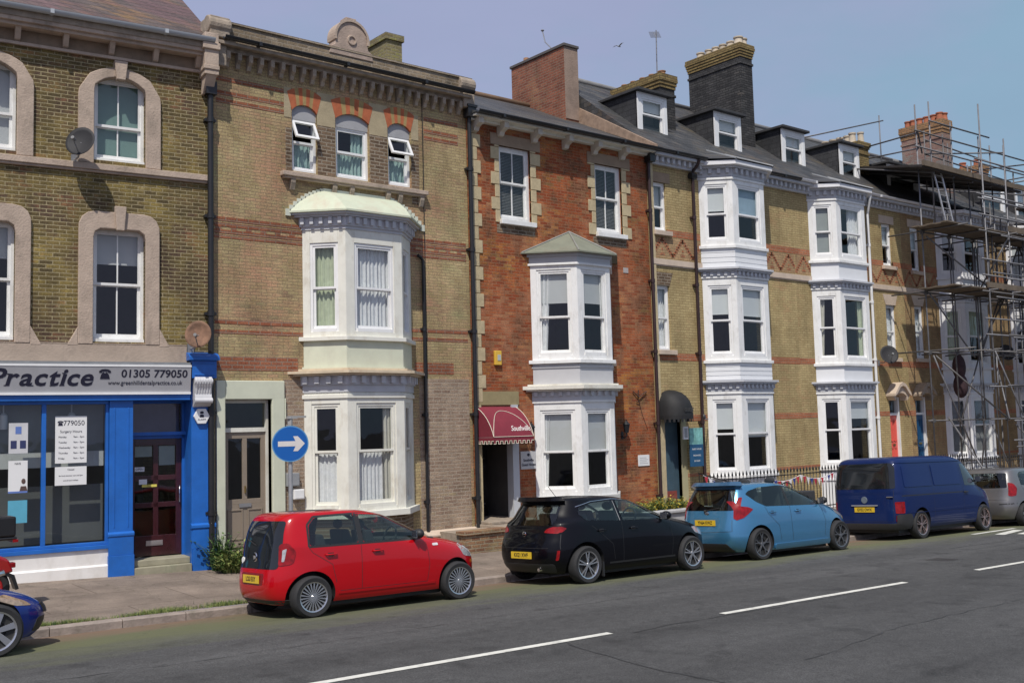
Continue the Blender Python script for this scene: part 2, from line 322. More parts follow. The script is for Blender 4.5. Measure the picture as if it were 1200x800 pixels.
# ================================================================ GROUND
def asphalt():
    m = bpy.data.materials.new('asphalt'); t, b = nodes(m); N = t.nodes.new; L = t.links.new
    b.inputs['Roughness'].default_value = .88; b.inputs['Specular IOR Level'].default_value = .3
    g = N('ShaderNodeNewGeometry'); sep = N('ShaderNodeSeparateXYZ'); L(g.outputs['Position'], sep.inputs[0])
    mpp = N('ShaderNodeMapping'); mpp.inputs['Scale'].default_value = (.25, 1, 1); L(g.outputs['Position'], mpp.inputs[0])
    n1 = N('ShaderNodeTexNoise'); n1.inputs['Scale'].default_value = .9; n1.inputs['Detail'].default_value = 8; n1.inputs['Roughness'].default_value = .62; L(mpp.outputs[0], n1.inputs['Vector'])
    n2 = N('ShaderNodeTexNoise'); n2.inputs['Scale'].default_value = 55; n2.inputs['Detail'].default_value = 3; n2.inputs['Roughness'].default_value = .8; L(g.outputs['Position'], n2.inputs['Vector'])
    r1 = N('ShaderNodeMapRange'); r1.inputs['From Min'].default_value = .3; r1.inputs['From Max'].default_value = .7; r1.inputs['To Min'].default_value = .055; r1.inputs['To Max'].default_value = .086; L(n1.outputs['Fac'], r1.inputs['Value'])
    r2 = N('ShaderNodeMapRange'); r2.inputs['From Min'].default_value = .3; r2.inputs['From Max'].default_value = .7; r2.inputs['To Min'].default_value = .45; r2.inputs['To Max'].default_value = 1.65; L(n2.outputs['Fac'], r2.inputs['Value'])
    mm = N('ShaderNodeMath'); mm.operation = 'MULTIPLY'; L(r1.outputs[0], mm.inputs[0]); L(r2.outputs[0], mm.inputs[1])
    n7 = N('ShaderNodeTexNoise'); n7.inputs['Scale'].default_value = 7; n7.inputs['Detail'].default_value = 5; n7.inputs['Roughness'].default_value = .7; L(g.outputs['Position'], n7.inputs['Vector'])
    r7 = N('ShaderNodeMapRange'); r7.inputs['From Min'].default_value = .3; r7.inputs['From Max'].default_value = .7; r7.inputs['To Min'].default_value = .82; r7.inputs['To Max'].default_value = 1.16; L(n7.outputs['Fac'], r7.inputs['Value'])
    m7 = N('ShaderNodeMath'); m7.operation = 'MULTIPLY'; L(mm.outputs[0], m7.inputs[0]); L(r7.outputs[0], m7.inputs[1]); mm = m7
    n8 = N('ShaderNodeTexNoise'); n8.inputs['Scale'].default_value = 1.6; n8.inputs['Detail'].default_value = 3; L(g.outputs['Position'], n8.inputs['Vector'])
    r8 = N('ShaderNodeMapRange'); r8.inputs['From Min'].default_value = .60; r8.inputs['From Max'].default_value = .70; r8.inputs['To Min'].default_value = 1; r8.inputs['To Max'].default_value = .72; L(n8.outputs['Fac'], r8.inputs['Value'])
    m8 = N('ShaderNodeMath'); m8.operation = 'MULTIPLY'; L(mm.outputs[0], m8.inputs[0]); L(r8.outputs[0], m8.inputs[1]); mm = m8
    tw = N('ShaderNodeMath'); tw.operation = 'SINE'; ty = N('ShaderNodeMath'); ty.operation = 'MULTIPLY_ADD'; ty.inputs[1].default_value = 3.9; ty.inputs[2].default_value = 1.2; L(sep.outputs['Y'], ty.inputs[0]); L(ty.outputs[0], tw.inputs[0])
    r9 = N('ShaderNodeMapRange'); r9.inputs['From Min'].default_value = -1; r9.inputs['To Min'].default_value = .955; r9.inputs['To Max'].default_value = 1.045; L(tw.outputs[0], r9.inputs['Value'])
    m9 = N('ShaderNodeMath'); m9.operation = 'MULTIPLY'; L(mm.outputs[0], m9.inputs[0]); L(r9.outputs[0], m9.inputs[1]); mm = m9
    # newer darker surfacing in the far half of the road
    nb = N('ShaderNodeTexNoise'); nb.inputs['Scale'].default_value = .35; nb.inputs['Detail'].default_value = 5; L(g.outputs['Position'], nb.inputs['Vector'])
    yb = N('ShaderNodeMath'); yb.operation = 'MULTIPLY_ADD'; yb.inputs[1].default_value = .55; L(nb.outputs['Fac'], yb.inputs[0]); L(sep.outputs['Y'], yb.inputs[2])
    rb = N('ShaderNodeMapRange'); rb.inputs['From Min'].default_value = -3.35; rb.inputs['From Max'].default_value = -3.3; rb.inputs['To Min'].default_value = .93; rb.inputs['To Max'].default_value = 1.06; L(yb.outputs[0], rb.inputs['Value'])
    m5 = N('ShaderNodeMath'); m5.operation = 'MULTIPLY'; L(mm.outputs[0], m5.inputs[0]); L(rb.outputs[0], m5.inputs[1])
    cc = N('ShaderNodeCombineColor')
    for i, k in enumerate((1.0, .99, .97)):
        q = N('ShaderNodeMath'); q.operation = 'MULTIPLY'; q.inputs[1].default_value = k; L(m5.outputs[0], q.inputs[0]); L(q.outputs[0], cc.inputs[i])
    out = cc.outputs[0]
    # moss and silt along the channel
    nm = N('ShaderNodeTexNoise'); nm.inputs['Scale'].default_value = 1.3; nm.inputs['Detail'].default_value = 8; nm.inputs['Roughness'].default_value = .7; L(mpp.outputs[0], nm.inputs['Vector'])
    my = N('ShaderNodeMath'); my.operation = 'MULTIPLY_ADD'; my.inputs[1].default_value = 2.6; L(nm.outputs['Fac'], my.inputs[0]); L(sep.outputs['Y'], my.inputs[2])
    rm = N('ShaderNodeMapRange'); rm.inputs['From Min'].default_value = -.75; rm.inputs['From Max'].default_value = .45; rm.inputs['To Max'].default_value = .85; L(my.outputs[0], rm.inputs['Value'])
    xm = N('ShaderNodeMixRGB'); xm.inputs[2].default_value = (.135, .142, .072, 1); L(rm.outputs[0], xm.inputs[0]); L(out, xm.inputs[1]); out = xm.outputs[0]
    rr = N('ShaderNodeMapRange'); rr.inputs['From Min'].default_value = .75; rr.inputs['From Max'].default_value = 1.6; rr.inputs['To Max'].default_value = .7; L(my.outputs[0], rr.inputs['Value'])
    xr = N('ShaderNodeMixRGB'); xr.inputs[2].default_value = (.21, .125, .095, 1); L(rr.outputs[0], xr.inputs[0]); L(out, xr.inputs[1]); out = xr.outputs[0]
    # fine cracks
    vo = N('ShaderNodeTexVoronoi'); vo.feature = 'DISTANCE_TO_EDGE'; vo.inputs['Scale'].default_value = .33
    nw = N('ShaderNodeTexNoise'); nw.inputs['Scale'].default_value = 2.4; nw.inputs['Detail'].default_value = 6; L(g.outputs['Position'], nw.inputs['Vector'])
    vv = N('ShaderNodeVectorMath'); vv.operation = 'MULTIPLY_ADD'; vv.inputs[1].default_value = (1.4, 1.4, 0); L(nw.outputs['Color'], vv.inputs[0]); L(g.outputs['Position'], vv.inputs[2]); L(vv.outputs[0], vo.inputs['Vector'])
    rc = N('ShaderNodeMapRange'); rc.inputs['From Min'].default_value = 0; rc.inputs['From Max'].default_value = .006; rc.inputs['To Min'].default_value = .35; rc.inputs['To Max'].default_value = 0; L(vo.outputs['Distance'], rc.inputs['Value'])
    xc = N('ShaderNodeMixRGB'); xc.inputs[2].default_value = (.035, .035, .035, 1); L(rc.outputs[0], xc.inputs[0]); L(out, xc.inputs[1]); out = xc.outputs[0]
    L(out, b.inputs['Base Color'])
    bn = N('ShaderNodeBump'); bn.inputs['Strength'].default_value = .5; bn.inputs['Distance'].default_value = .01; L(n2.outputs['Fac'], bn.inputs['Height']); L(bn.outputs[0], b.inputs['Normal'])
    return m
def grid_sheet(xs, ys, fn):
    mb = MB(); nx = len(xs)
    mb.v = [(x, y, fn(x, y)) for y in ys for x in xs]
    mb.f = [(j*nx+i, j*nx+i+1, (j+1)*nx+i+1, (j+1)*nx+i) for j in range(len(ys)-1) for i in range(nx-1)]; mb.mi = [0]*len(mb.f)
    return mb
def frange(a, b, s): n = max(1, round((b-a)/s)); return [a+(b-a)*i/n for i in range(n+1)]
XS = [-600, -300, -120] + frange(-60, 140, 2) + [250, 600]
struct(grid_sheet(XS, [-600, -200, -60, -30, -15, -10, -8, -6, -5, -4.7] + frange(-4.4, KY, .4), road_z).build('road', asphalt(), smooth=True, fixn=False))
GROUND_M = mat('yard_ground', (.2, .18, .15), .95, var=.2)
struct(grid_sheet(XS, [4.0, 12, 40, 200, 600], lambda x, y: pav_z(x, 4.2) - .25).build('ground', GROUND_M, fixn=False))
# pavement: slabs near the shop, worn tarmac elsewhere
def pavement_mat():
    m = bpy.data.materials.new('pavement'); t, b = nodes(m); N = t.nodes.new; L = t.links.new
    b.inputs['Roughness'].default_value = .9; b.inputs['Specular IOR Level'].default_value = .25
    g = N('ShaderNodeNewGeometry'); sep = N('ShaderNodeSeparateXYZ'); L(g.outputs['Position'], sep.inputs[0])
    n1 = N('ShaderNodeTexNoise'); n1.inputs['Scale'].default_value = 1.1; n1.inputs['Detail'].default_value = 9; n1.inputs['Roughness'].default_value = .68; L(g.outputs['Position'], n1.inputs['Vector'])
    cr = N('ShaderNodeValToRGB'); e = cr.color_ramp.elements; e[0].position = .32; e[0].color = (.155, .125, .102, 1); e[1].position = .7; e[1].color = (.295, .24, .195, 1); L(n1.outputs['Fac'], cr.inputs[0])
    n2 = N('ShaderNodeTexNoise'); n2.inputs['Scale'].default_value = 70; n2.inputs['Detail'].default_value = 2; L(g.outputs['Position'], n2.inputs['Vector'])
    r2 = N('ShaderNodeMapRange'); r2.inputs['From Min'].default_value = .3; r2.inputs['From Max'].default_value = .7; r2.inputs['To Min'].default_value = .75; r2.inputs['To Max'].default_value = 1.25; L(n2.outputs['Fac'], r2.inputs['Value'])
    vs = N('ShaderNodeVectorMath'); vs.operation = 'SCALE'; L(cr.outputs[0], vs.inputs[0]); L(r2.outputs[0], vs.inputs['Scale'])
    bt = N('ShaderNodeTexBrick'); bt.inputs['Scale'].default_value = 1; bt.inputs['Brick Width'].default_value = 2.1; bt.inputs['Row Height'].default_value = 1.35; bt.inputs['Mortar Size'].default_value = .01
    bt.inputs['Color1'].default_value = (.9, .9, .9, 1); bt.inputs['Color2'].default_value = (1.08, 1.06, 1.05, 1); bt.inputs['Mortar'].default_value = (.55, .52, .5, 1)
    L(g.outputs['Position'], bt.inputs['Vector'])
    ml = N('ShaderNodeVectorMath'); ml.operation = 'MULTIPLY'; L(vs.outputs[0], ml.inputs[0]); L(bt.outputs['Color'], ml.inputs[1])
    vo = N('ShaderNodeTexVoronoi'); vo.feature = 'DISTANCE_TO_EDGE'; vo.inputs['Scale'].default_value = .5
    nw = N('ShaderNodeTexNoise'); nw.inputs['Scale'].default_value = 3; nw.inputs['Detail'].default_value = 6; L(g.outputs['Position'], nw.inputs['Vector'])
    vv = N('ShaderNodeVectorMath'); vv.operation = 'MULTIPLY_ADD'; vv.inputs[1].default_value = (.8, .8, 0); L(nw.outputs['Color'], vv.inputs[0]); L(g.outputs['Position'], vv.inputs[2]); L(vv.outputs[0], vo.inputs['Vector'])
    rc = N('ShaderNodeMapRange'); rc.inputs['From Min'].default_value = 0; rc.inputs['From Max'].default_value = .01; rc.inputs['To Min'].default_value = .55; rc.inputs['To Max'].default_value = 0; L(vo.outputs['Distance'], rc.inputs['Value'])
    xc = N('ShaderNodeMixRGB'); xc.inputs[2].default_value = (.09, .08, .06, 1); L(rc.outputs[0], xc.inputs[0]); L(ml.outputs[0], xc.inputs[1])
    L(xc.outputs[0], b.inputs['Base Color'])
    bn = N('ShaderNodeBump'); bn.inputs['Strength'].default_value = .4; bn.inputs['Distance'].default_value = .008; L(n2.outputs['Fac'], bn.inputs['Height']); L(bn.outputs[0], b.inputs['Normal'])
    return m
PXS = frange(-60, 140, 1)
struct(grid_sheet(PXS, [KY+.14, 1, 2, 3, 4, 6.2], lambda x, y: pav_z(x, y)).build('pavement', pavement_mat(), smooth=True, fixn=False))
KERB = mat('kerb_stone', (.30, .25, .215), .85, var=.25, vscale=4, bump=.4, dirt=(.10, .10, .06, .7), dscale=2.5)
mb = MB(); x = -40
while x < 90:
    L_ = random.uniform(.85, 1.0); z0 = road_z(x, KY); z1 = road_z(x+L_, KY); t0 = random.uniform(-.004, .004); dy = random.uniform(-.006, .006)
    a, b_ = x+.006, x+L_-.006
    P = [(KY+dy, -.12), (KY+dy, .095+t0), (KY+.02+dy, .113+t0), (KY+.142, .113+t0), (KY+.142, -.12)]
    mb.add([(a, y, z0+z) for y, z in P] + [(b_, y, z1+z) for y, z in P], [list(range(5)), list(range(9, 4, -1))] + [(i, i+5, (i+1) % 5+5, (i+1) % 5) for i in range(5)])
    x += L_
struct(mb.build('kerb', KERB))
# painted lines
PAINT = mat('worn_road_paint', (.66, .65, .58), .7, var=.18, vscale=6, dirt=(.16, .16, .15, .75), dscale=7)
def line_mark(P, n=12):
    mb = MB()
    (x0, y0, x1, y1, w) = P
    d = Vector((x1-x0, y1-y0, 0)).normalized(); nn = Vector((-d.y, d.x, 0))*w/2; vs = []
    for i in range(n+1):
        t = i/n; cx = x0+(x1-x0)*t; cy = y0+(y1-y0)*t
        for s in (-1, 1): vs.append((cx+nn.x*s, cy+nn.y*s, road_z(cx+nn.x*s, cy+nn.y*s)+.006))
    mb.add(vs, [(2*i, 2*i+2, 2*i+3, 2*i+1) for i in range(n)])
    return struct(mb.build('road_marking', PAINT, fixn=False))
LY = -4.96
for a, b_ in ((-15.4, -11), (-8.8, -4.4), (-2.3, 2.1), (4.3, 8.69), (10.7, 15.05), (17.25, 21.6), (23.8, 28.2), (30.4, 34.8), (37, 41.4)):
    line_mark((a, LY, b_, LY, .11))
# bay markings beyond the van
for (x0, y0, x1, y1, w) in ((24.1, -1.33, 26.4, -1.22, .12), (24.35, -1.85, 25.9, -1.55, .22), (24.75, -2.2, 26.6, -1.9, .26), (25.9, -2.35, 28.2, -2.3, .2)):
    line_mark((x0, y0, x1, y1, w), 6)
# bitumen sealed joints in the surfacing
TAR = mat('bitumen_joint', (.032, .032, .032), .6, var=.3)
def joint(pts, w=.03, seed=1):
    r = random.Random(seed); P = []
    for (a, b) in zip(pts, pts[1:]):
        n = max(2, int(math.dist(a, b)/.18))
        for k in range(n): t = k/n; P.append((lerp(a[0], b[0], t)+r.gauss(0, .018), lerp(a[1], b[1], t)+r.gauss(0, .018)))
    P.append(pts[-1]); vs = []
    for i, p in enumerate(P):
        q = P[min(i+1, len(P)-1)]; o = P[max(i-1, 0)]; d = Vector((q[0]-o[0], q[1]-o[1])).normalized(); ww = w*r.uniform(.1, .8)*.4
        for s_ in (-1, 1): x, y = p[0]-d.y*ww*s_, p[1]+d.x*ww*s_; vs.append((x, y, road_z(x, y)+.0035))
    mb = MB(); mb.add(vs, [(2*i, 2*i+2, 2*i+3, 2*i+1) for i in range(len(P)-1)]); struct(mb.build('tar_joint', TAR, fixn=False))
def lerp(a, b, t): return a+(b-a)*t
joint([(7.9, -5.05), (7.83, -5.3), (7.78, -5.9), (7.65, -6.6), (7.75, -7.5), (7.6, -9)], .045, 2)
joint([(8.9, -5.15), (9.5, -5.05), (10.4, -5.05), (11.6, -5.08), (13.5, -5.1)], .03, 3)
joint([(4, -3.05), (8.8, -2.95), (10.7, -2.98), (13.3, -3.0), (17.7, -3.1), (24, -3.15)], .022, 4)
joint([(17.6, -3.1), (17.7, -3.6), (17.75, -4.2), (17.5, -6), (17.8, -9)], .03, 5); joint([(20.5, -2.7), (23, -2.75), (23.2, -3.7), (20.6, -3.8), (20.5, -2.7)], .03, 6); joint([(-2, -2.9), (1.5, -3.0), (4.2, -2.95)], .03, 7)
joint([(9.1, -7.4), (11.5, -7.0), (14, -6.95), (18, -7.0)], .025, 8)
# iron cover in the road
IRON = mat('worn_iron', (.06, .055, .05), .55, .4, var=.3)
mb = MB(); mb.box(18.2, 18.62, -3.9, -3.5, road_z(18.4, -3.7)-.02, road_z(18.4, -3.7)+.006)
struct(mb.build('road_drain_cover', IRON))
# ================================================================ BUILDING HELPERS
FY = 4.3
def wall(mb, x0, x1, z0, z1, holes=(), y=0., rev=.16):
    xs = sorted({x0, x1} | {min(max(h[i], x0), x1) for h in holes for i in (0, 1)}); zs = sorted({z0, z1} | {min(max(h[i], z0), z1) for h in holes for i in (2, 3)})
    for i in range(len(xs)-1):
        for j in range(len(zs)-1):
            a, b, c, d = xs[i], xs[i+1], zs[j], zs[j+1]; cx, cz = (a+b)/2, (c+d)/2
            if any(h[0] < cx < h[1] and h[2] < cz < h[3] for h in holes): continue
            mb.quad((a, y, c), (b, y, c), (b, y, d), (a, y, d))
    for (a, b, c, d) in [h[:4] for h in holes]:
        mb.quad((a, y, c), (a, y, d), (a, y+rev, d), (a, y+rev, c)); mb.quad((b, y, c), (b, y+rev, c), (b, y+rev, d), (b, y, d))
        mb.quad((a, y, d), (b, y, d), (b, y+rev, d), (a, y+rev, d)); mb.quad((a, y, c), (a, y+rev, c), (b, y+rev, c), (b, y, c))
def sheet_curtain(mb, u0, u1, z0, z1, d, amp=.025, n=None, gather=0., seed=0):
    """wavy hanging cloth"""
    r = random.Random(seed); n = n or max(6, int((u1-u0)/.02)); ph = r.uniform(0, 6); k = r.uniform(55, 75)
    top, bot = [], []
    for i in range(n+1):
        t = i/n; u = u0+(u1-u0)*t; w = amp*math.sin(ph+k*u)+amp*.5*math.sin(2.3*k*u*.6+1)
        top.append((u, d+w, z1)); bot.append((u0+(u-u0)*(1-gather), d+w*1.2, z0))
    mb.add(bot+top, [(i, i+1, n+1+i+1, n+1+i) for i in range(n)])
def sash(parent, u0, u1, z0, z1, xf=None, d0=.08, frame=WHITE, bars=0, fb=.05, mid=None, curtain=None, sub=False, wpar=None, cseed=0, name='window', open_top=False, sill=True, rail=.045, glass=None, bars_low=None):
    """sash window in an opening; d = depth behind the wall face"""
    X = (lambda u, d, z: (u, d, z)) if xf is None else xf
    mb = MB(X); mid = (z0+z1)/2 if mid is None else mid; bl = bars if bars_low is None else bars_low
    mb.box(u0, u0+fb, d0, d0+.1, z0, z1); mb.box(u1-fb, u1, d0, d0+.1, z0, z1); mb.box(u0+fb, u1-fb, d0, d0+.1, z1-fb, z1); mb.box(u0+fb, u1-fb, d0-.02, d0+.1, z0, z0+fb*1.2)
    a, b, c, e = u0+fb, u1-fb, z0+fb*1.2, z1-fb; r = rail
    # upper sash
    if not open_top:
        mb.box(a, a+r, d0+.015, d0+.05, mid, e); mb.box(b-r, b, d0+.015, d0+.05, mid, e); mb.box(a+r, b-r, d0+.015, d0+.05, e-r, e); mb.box(a, b, d0+.012, d0+.052, mid-r*.5, mid+r*.5)
        for i in range(bars):
            x = a+(b-a)*(i+1)/(bars+1); mb.box(x-.011, x+.011, d0+.02, d0+.045, mid+r*.5, e-r)
    else:
        mb.box(a, b, d0+.012, d0+.052, mid-r*.5, mid+r*.5)
        # sash tilted outwards, hinged at its top
        t = math.radians(28); H = (e-mid)*.98; o = MB()
        def TX(u, d, z):  # z measured downwards from the hinge
            dd = d*math.cos(t) - z*math.sin(t); zz = e - z*math.cos(t) - d*math.sin(t); return X(u, d0-.0+dd, zz)
        mb.xf = TX; w = .05
        mb.box(a-.03, a-.03+w, -.02, .02, 0, H); mb.box(b+.03-w, b+.03, -.02, .02, 0, H); mb.box(a-.03+w, b+.03-w, -.02, .02, 0, w); mb.box(a-.03+w, b+.03-w, -.02, .02, H-w, H)
        mb.xf = X
    d1 = d0+.052
    mb.box(a, a+r, d1, d1+.035, c, mid); mb.box(b-r, b, d1, d1+.035, c, mid); mb.box(a+r, b-r, d1, d1+.035, c, c+r*1.4); mb.box(a+r, b-r, d1, d1+.035, mid-r*.9, mid)
    for i in range(bl):
        x = a+(b-a)*(i+1)/(bl+1); mb.box(x-.011, x+.011, d1+.005, d1+.03, c+r*1.4, mid-r*.9)
    w = mb.build(name, frame, wpar or parent)
    cp = (wpar or parent) if sub else w
    gm = MB(X)
    if not open_top: gm.quad((a+r*.5, d0+.032, mid), (b-r*.5, d0+.032, mid), (b-r*.5, d0+.032, e-r*.5), (a+r*.5, d0+.032, e-r*.5))
    else:
        gm.xf = TX; gm.quad((a+.0, 0, H-.03), (b, 0, H-.03), (b, 0, .03), (a, 0, .03)); gm.xf = X
    gm.quad((a+r*.5, d1+.018, c+r), (b-r*.5, d1+.018, c+r), (b-r*.5, d1+.018, mid-r*.5), (a+r*.5, d1+.018, mid-r*.5))
    gm.build('pane', glass or GLASS, cp, fixn=False)
    def cur(kind, ds=0):
        cm = MB(X); dd = d1+.09+ds; A, B = u0-.02, u1+.02
        if kind[0] == 'full': sheet_curtain(cm, A, B, z0, z1, dd, .022, seed=cseed); m = kind[1]
        elif kind[0] == 'low': sheet_curtain(cm, A, B, z0, mid-.0, dd, .018, seed=cseed); m = kind[1]
        elif kind[0] == 'high': sheet_curtain(cm, A, B, mid, z1, dd, .018, seed=cseed); m = kind[1]
        elif kind[0] == 'sides':
            wd = (u1-u0)*kind[2]; sheet_curtain(cm, A, A+wd, z0, z1, dd, .025, gather=.2, seed=cseed); m = kind[1]
            s2 = MB(X); sheet_curtain(cm, B-wd, B, z0, z1, dd, .025, seed=cseed+1)
        elif kind[0] == 'left': sheet_curtain(cm, A, A+(u1-u0)*kind[2], z0, z1, dd, .025, gather=.35, seed=cseed); m = kind[1]
        elif kind[0] == 'right': sheet_curtain(cm, B-(u1-u0)*kind[2], B, z0, z1, dd, .025, seed=cseed); m = kind[1]
        elif kind[0] == 'blind':
            zb = z1-(z1-z0)*kind[2]; cm.box(A+.03, B-.03, dd-.03, dd-.025, zb, z1); cm.box(A+.03, B-.03, dd-.035, dd-.02, zb-.02, zb); m = kind[1]
            return cm.build('blind', m, cp)
        elif kind[0] == 'venetian':
            z = z1
            while z > z0:
                cm.quad((A+.03, dd-.045, z-.006), (B-.03, dd-.045, z-.006), (B-.03, dd-.02, z+.008), (A+.03, dd-.02, z+.008)); z -= .035
            return cm.build('blind', kind[1], cp, fixn=False)
        return cm.build('curtain', m, cp, smooth=True, fixn=False)
    if curtain:
        for i, k in enumerate(curtain if isinstance(curtain, list) else [curtain]): cur(k, -.03*i)
    return w
def house(name, label, x0, x1, ztop, zbase, depth=9., loc=None, org=None, rz=0, cat='house', group=None):
    org = org or ((x0+x1)/2, 0, zbase)
    h = thing(name, label, cat, loc or (org[0], FY, org[2]), org=org, rz=rz, group=group)
    return h
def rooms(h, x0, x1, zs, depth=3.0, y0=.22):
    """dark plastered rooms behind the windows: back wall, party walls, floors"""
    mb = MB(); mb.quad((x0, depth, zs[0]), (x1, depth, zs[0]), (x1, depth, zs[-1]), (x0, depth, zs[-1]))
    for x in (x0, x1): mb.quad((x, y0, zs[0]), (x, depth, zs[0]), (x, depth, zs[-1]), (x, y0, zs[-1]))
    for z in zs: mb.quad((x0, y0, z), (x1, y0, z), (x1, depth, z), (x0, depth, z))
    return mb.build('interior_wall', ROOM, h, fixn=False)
def plan(xl, xr, p, o=0.): return [(xl-o*1.414, 0), (xl+p-o*.414, -p-o), (xr-p+o*.414, -p-o), (xr+o*1.414, 0)]
def bay_faces(xl, xr, p, o=0.):
    P = plan(xl, xr, p, o)
    fs = []
    for i in range(3):
        a, b = Vector(P[i]), Vector(P[i+1]); d = (b-a); L_ = d.length; d = d/L_; nrm = Vector((d.y, -d.x))  # outward
        def X(u, w, z, a=a, d=d, nrm=nrm): return (a.x+d.x*u-nrm.x*w, a.y+d.y*u-nrm.y*w, z)
        fs.append((X, L_))
    return fs
def frame_face(mb, X, L_, u0, u1, z0, z1, zb, zt, t=.1):
    """bay face with an opening u0..u1, z0..z1 inside zb..zt"""
    mb.xf = X
    mb.box(0, u0, 0, t, zb, zt); mb.box(u1, L_, 0, t, zb, zt); mb.box(u0, u1, 0, t, zb, z0); mb.box(u0, u1, 0, t, z1, zt)
    mb.xf = None
def layer(mb, xl, xr, p, o, z0, z1): mb.prism_xy(plan(xl, xr, p, o), z0, z1)
def dentils(mb, xl, xr, p, o, z0, z1, w=.07, gap=.075, depth=.06):
    for X, L_ in bay_faces(xl, xr, p, o):
        n = max(1, int(L_/(w+gap))); s = L_/n; mb.xf = X
        for i in range(n): mb.box(i*s+gap/2, i*s+gap/2+w, -depth, .01, z0, z1)
        mb.xf = None
def pipe(parent, x, z0, z1, m=PIPE_BR, r=.04, y=-.07, clips=(), bend=None, name='drainpipe', x_top=None):
    mb = MB(); pts = [(x, y, z0), (x, y, z1)]
    if bend: pts = [(x, y, z0)] + [(x, y, z1)] + bend
    mb.tube(pts, r, 10)
    z = z0+.9
    while z < z1-.3: mb.tube([(x, y, z), (x, y, z+.09)], r*1.3, 10); mb.box(x-r*1.9, x+r*1.9, y, -.002, z+.02, z+.07); z += 1.8
    return mb.build(name, m, parent, smooth='auto')
def gutter(parent, x0, x1, y, z, m, r=.06, name='gutter'):
    mb = MB(); n = 7; vs = []
    for x in (x0, x1):
        for k in range(n+1):
            t = math.pi*k/n; vs.append((x, y+r*math.cos(t), z-r*math.sin(t)))
        for k in range(n, -1, -1):
            t = math.pi*k/n; vs.append((x, y+(r-.008)*math.cos(t), z-(r-.008)*math.sin(t)))
    k = 2*(n+1); mb.add(vs, [(i, (i+1) % k, (i+1) % k+k, i+k) for i in range(k)] + [list(range(k)), list(range(2*k-1, k-1, -1))])
    x = x0+.7
    while x < x1: mb.box(x-.03, x+.03, y-r-.012, y+r, z-.075, z-.0); x += 1.9
    return mb.build(name, m, parent, smooth='auto')
def arch_pts(xc, hw, zs, rise, n=10, zb=None, square=None):
    """outline points of a segmental arch from left spring to right spring"""
    R = (hw*hw+rise*rise)/(2*rise); zc = zs+rise-R; t0 = math.asin(hw/R)
    return [(xc+R*math.sin(-t0+2*t0*i/n), zc+R*math.cos(-t0+2*t0*i/n)) for i in range(n+1)]
def ring_prism(mb, outer, inner, y0, y1):
    """band between two open outlines having the same number of points"""
    n = len(outer); vs = []
    for y in (y0, y1):
        vs += [(x, y, z) for x, z in outer] + [(x, y, z) for x, z in inner]
    o0, i0, o1, i1 = 0, n, 2*n, 3*n; fs = []
    for i in range(n-1):
        fs += [(o0+i, o0+i+1, i0+i+1, i0+i), (o1+i, i1+i, i1+i+1, o1+i+1), (o0+i, o1+i, o1+i+1, o0+i+1), (i0+i, i0+i+1, i1+i+1, i1+i)]
    fs += [(o0, i0, i1, o1), (o0+n-1, o1+n-1, i1+n-1, i0+n-1)]
    mb.add(vs, fs)
def lerp(a, b, t): return a+(b-a)*t
def resample(P, n):
    d = [0]
    for i in range(1, len(P)): d.append(d[-1]+math.dist(P[i-1], P[i]))
    out = []
    for k in range(n+1):
        t = d[-1]*k/n; i = 0
        while i < len(P)-2 and d[i+1] < t: i += 1
        f = (t-d[i])/max(1e-9, d[i+1]-d[i]); out.append((lerp(P[i][0], P[i+1][0], f), lerp(P[i][1], P[i+1][1], f)))
    return out
# ================================================================ BUILDING 1: the dental practice
BK1 = brick('olive_brown_brick', (.10, .075, .035), (.30, .225, .07), (.33, .275, .16),
    [((.085, .052, .04), .7, .46, .62, .9, 2), ((.33, .15, .075), 1.5, .58, .70, .6, 4), ((.42, .35, .2), 2.6, .64, .75, .7, 6)], contrast=.95, ms=.009, bw=.215, bh=.068)
A1 = .12
h1 = thing('shop_building', 'olive brown brick building with pale window surrounds above a bright blue dental shopfront', 'building', (7.75, FY, 0), org=(0, 0, 0), rz=-A1)
WIN1 = [-1.61, -3.72, -5.83, -7.94]
holes = []
for c in WIN1:
    holes.append((c-.44, c+.44, 7.2, 8.74)); holes.append((c-.44, c+.44, 4.0, 6.06))
mb = MB(); wall(mb, -9.2, 0, 3.6, 9.05, holes)
mb.quad((0, 0, -.6), (0, 9, -.6), (0, 9, 9.4), (0, 0, 9.4)); mb.quad((-9.2, 0, -.6), (-9.2, 0, 9.4), (-9.2, 9, 9.4), (-9.2, 9, -.6)); mb.quad((-9.2, 9, -.6), (-9.2, 9, 9.4), (0, 9, 9.4), (0, 9, -.6))
mb.build('wall', BK1, h1, fixn=False)
rooms(h1, -9.1, -.1, [.12, 3.55, 6.7, 9.3], 3.6, .3)
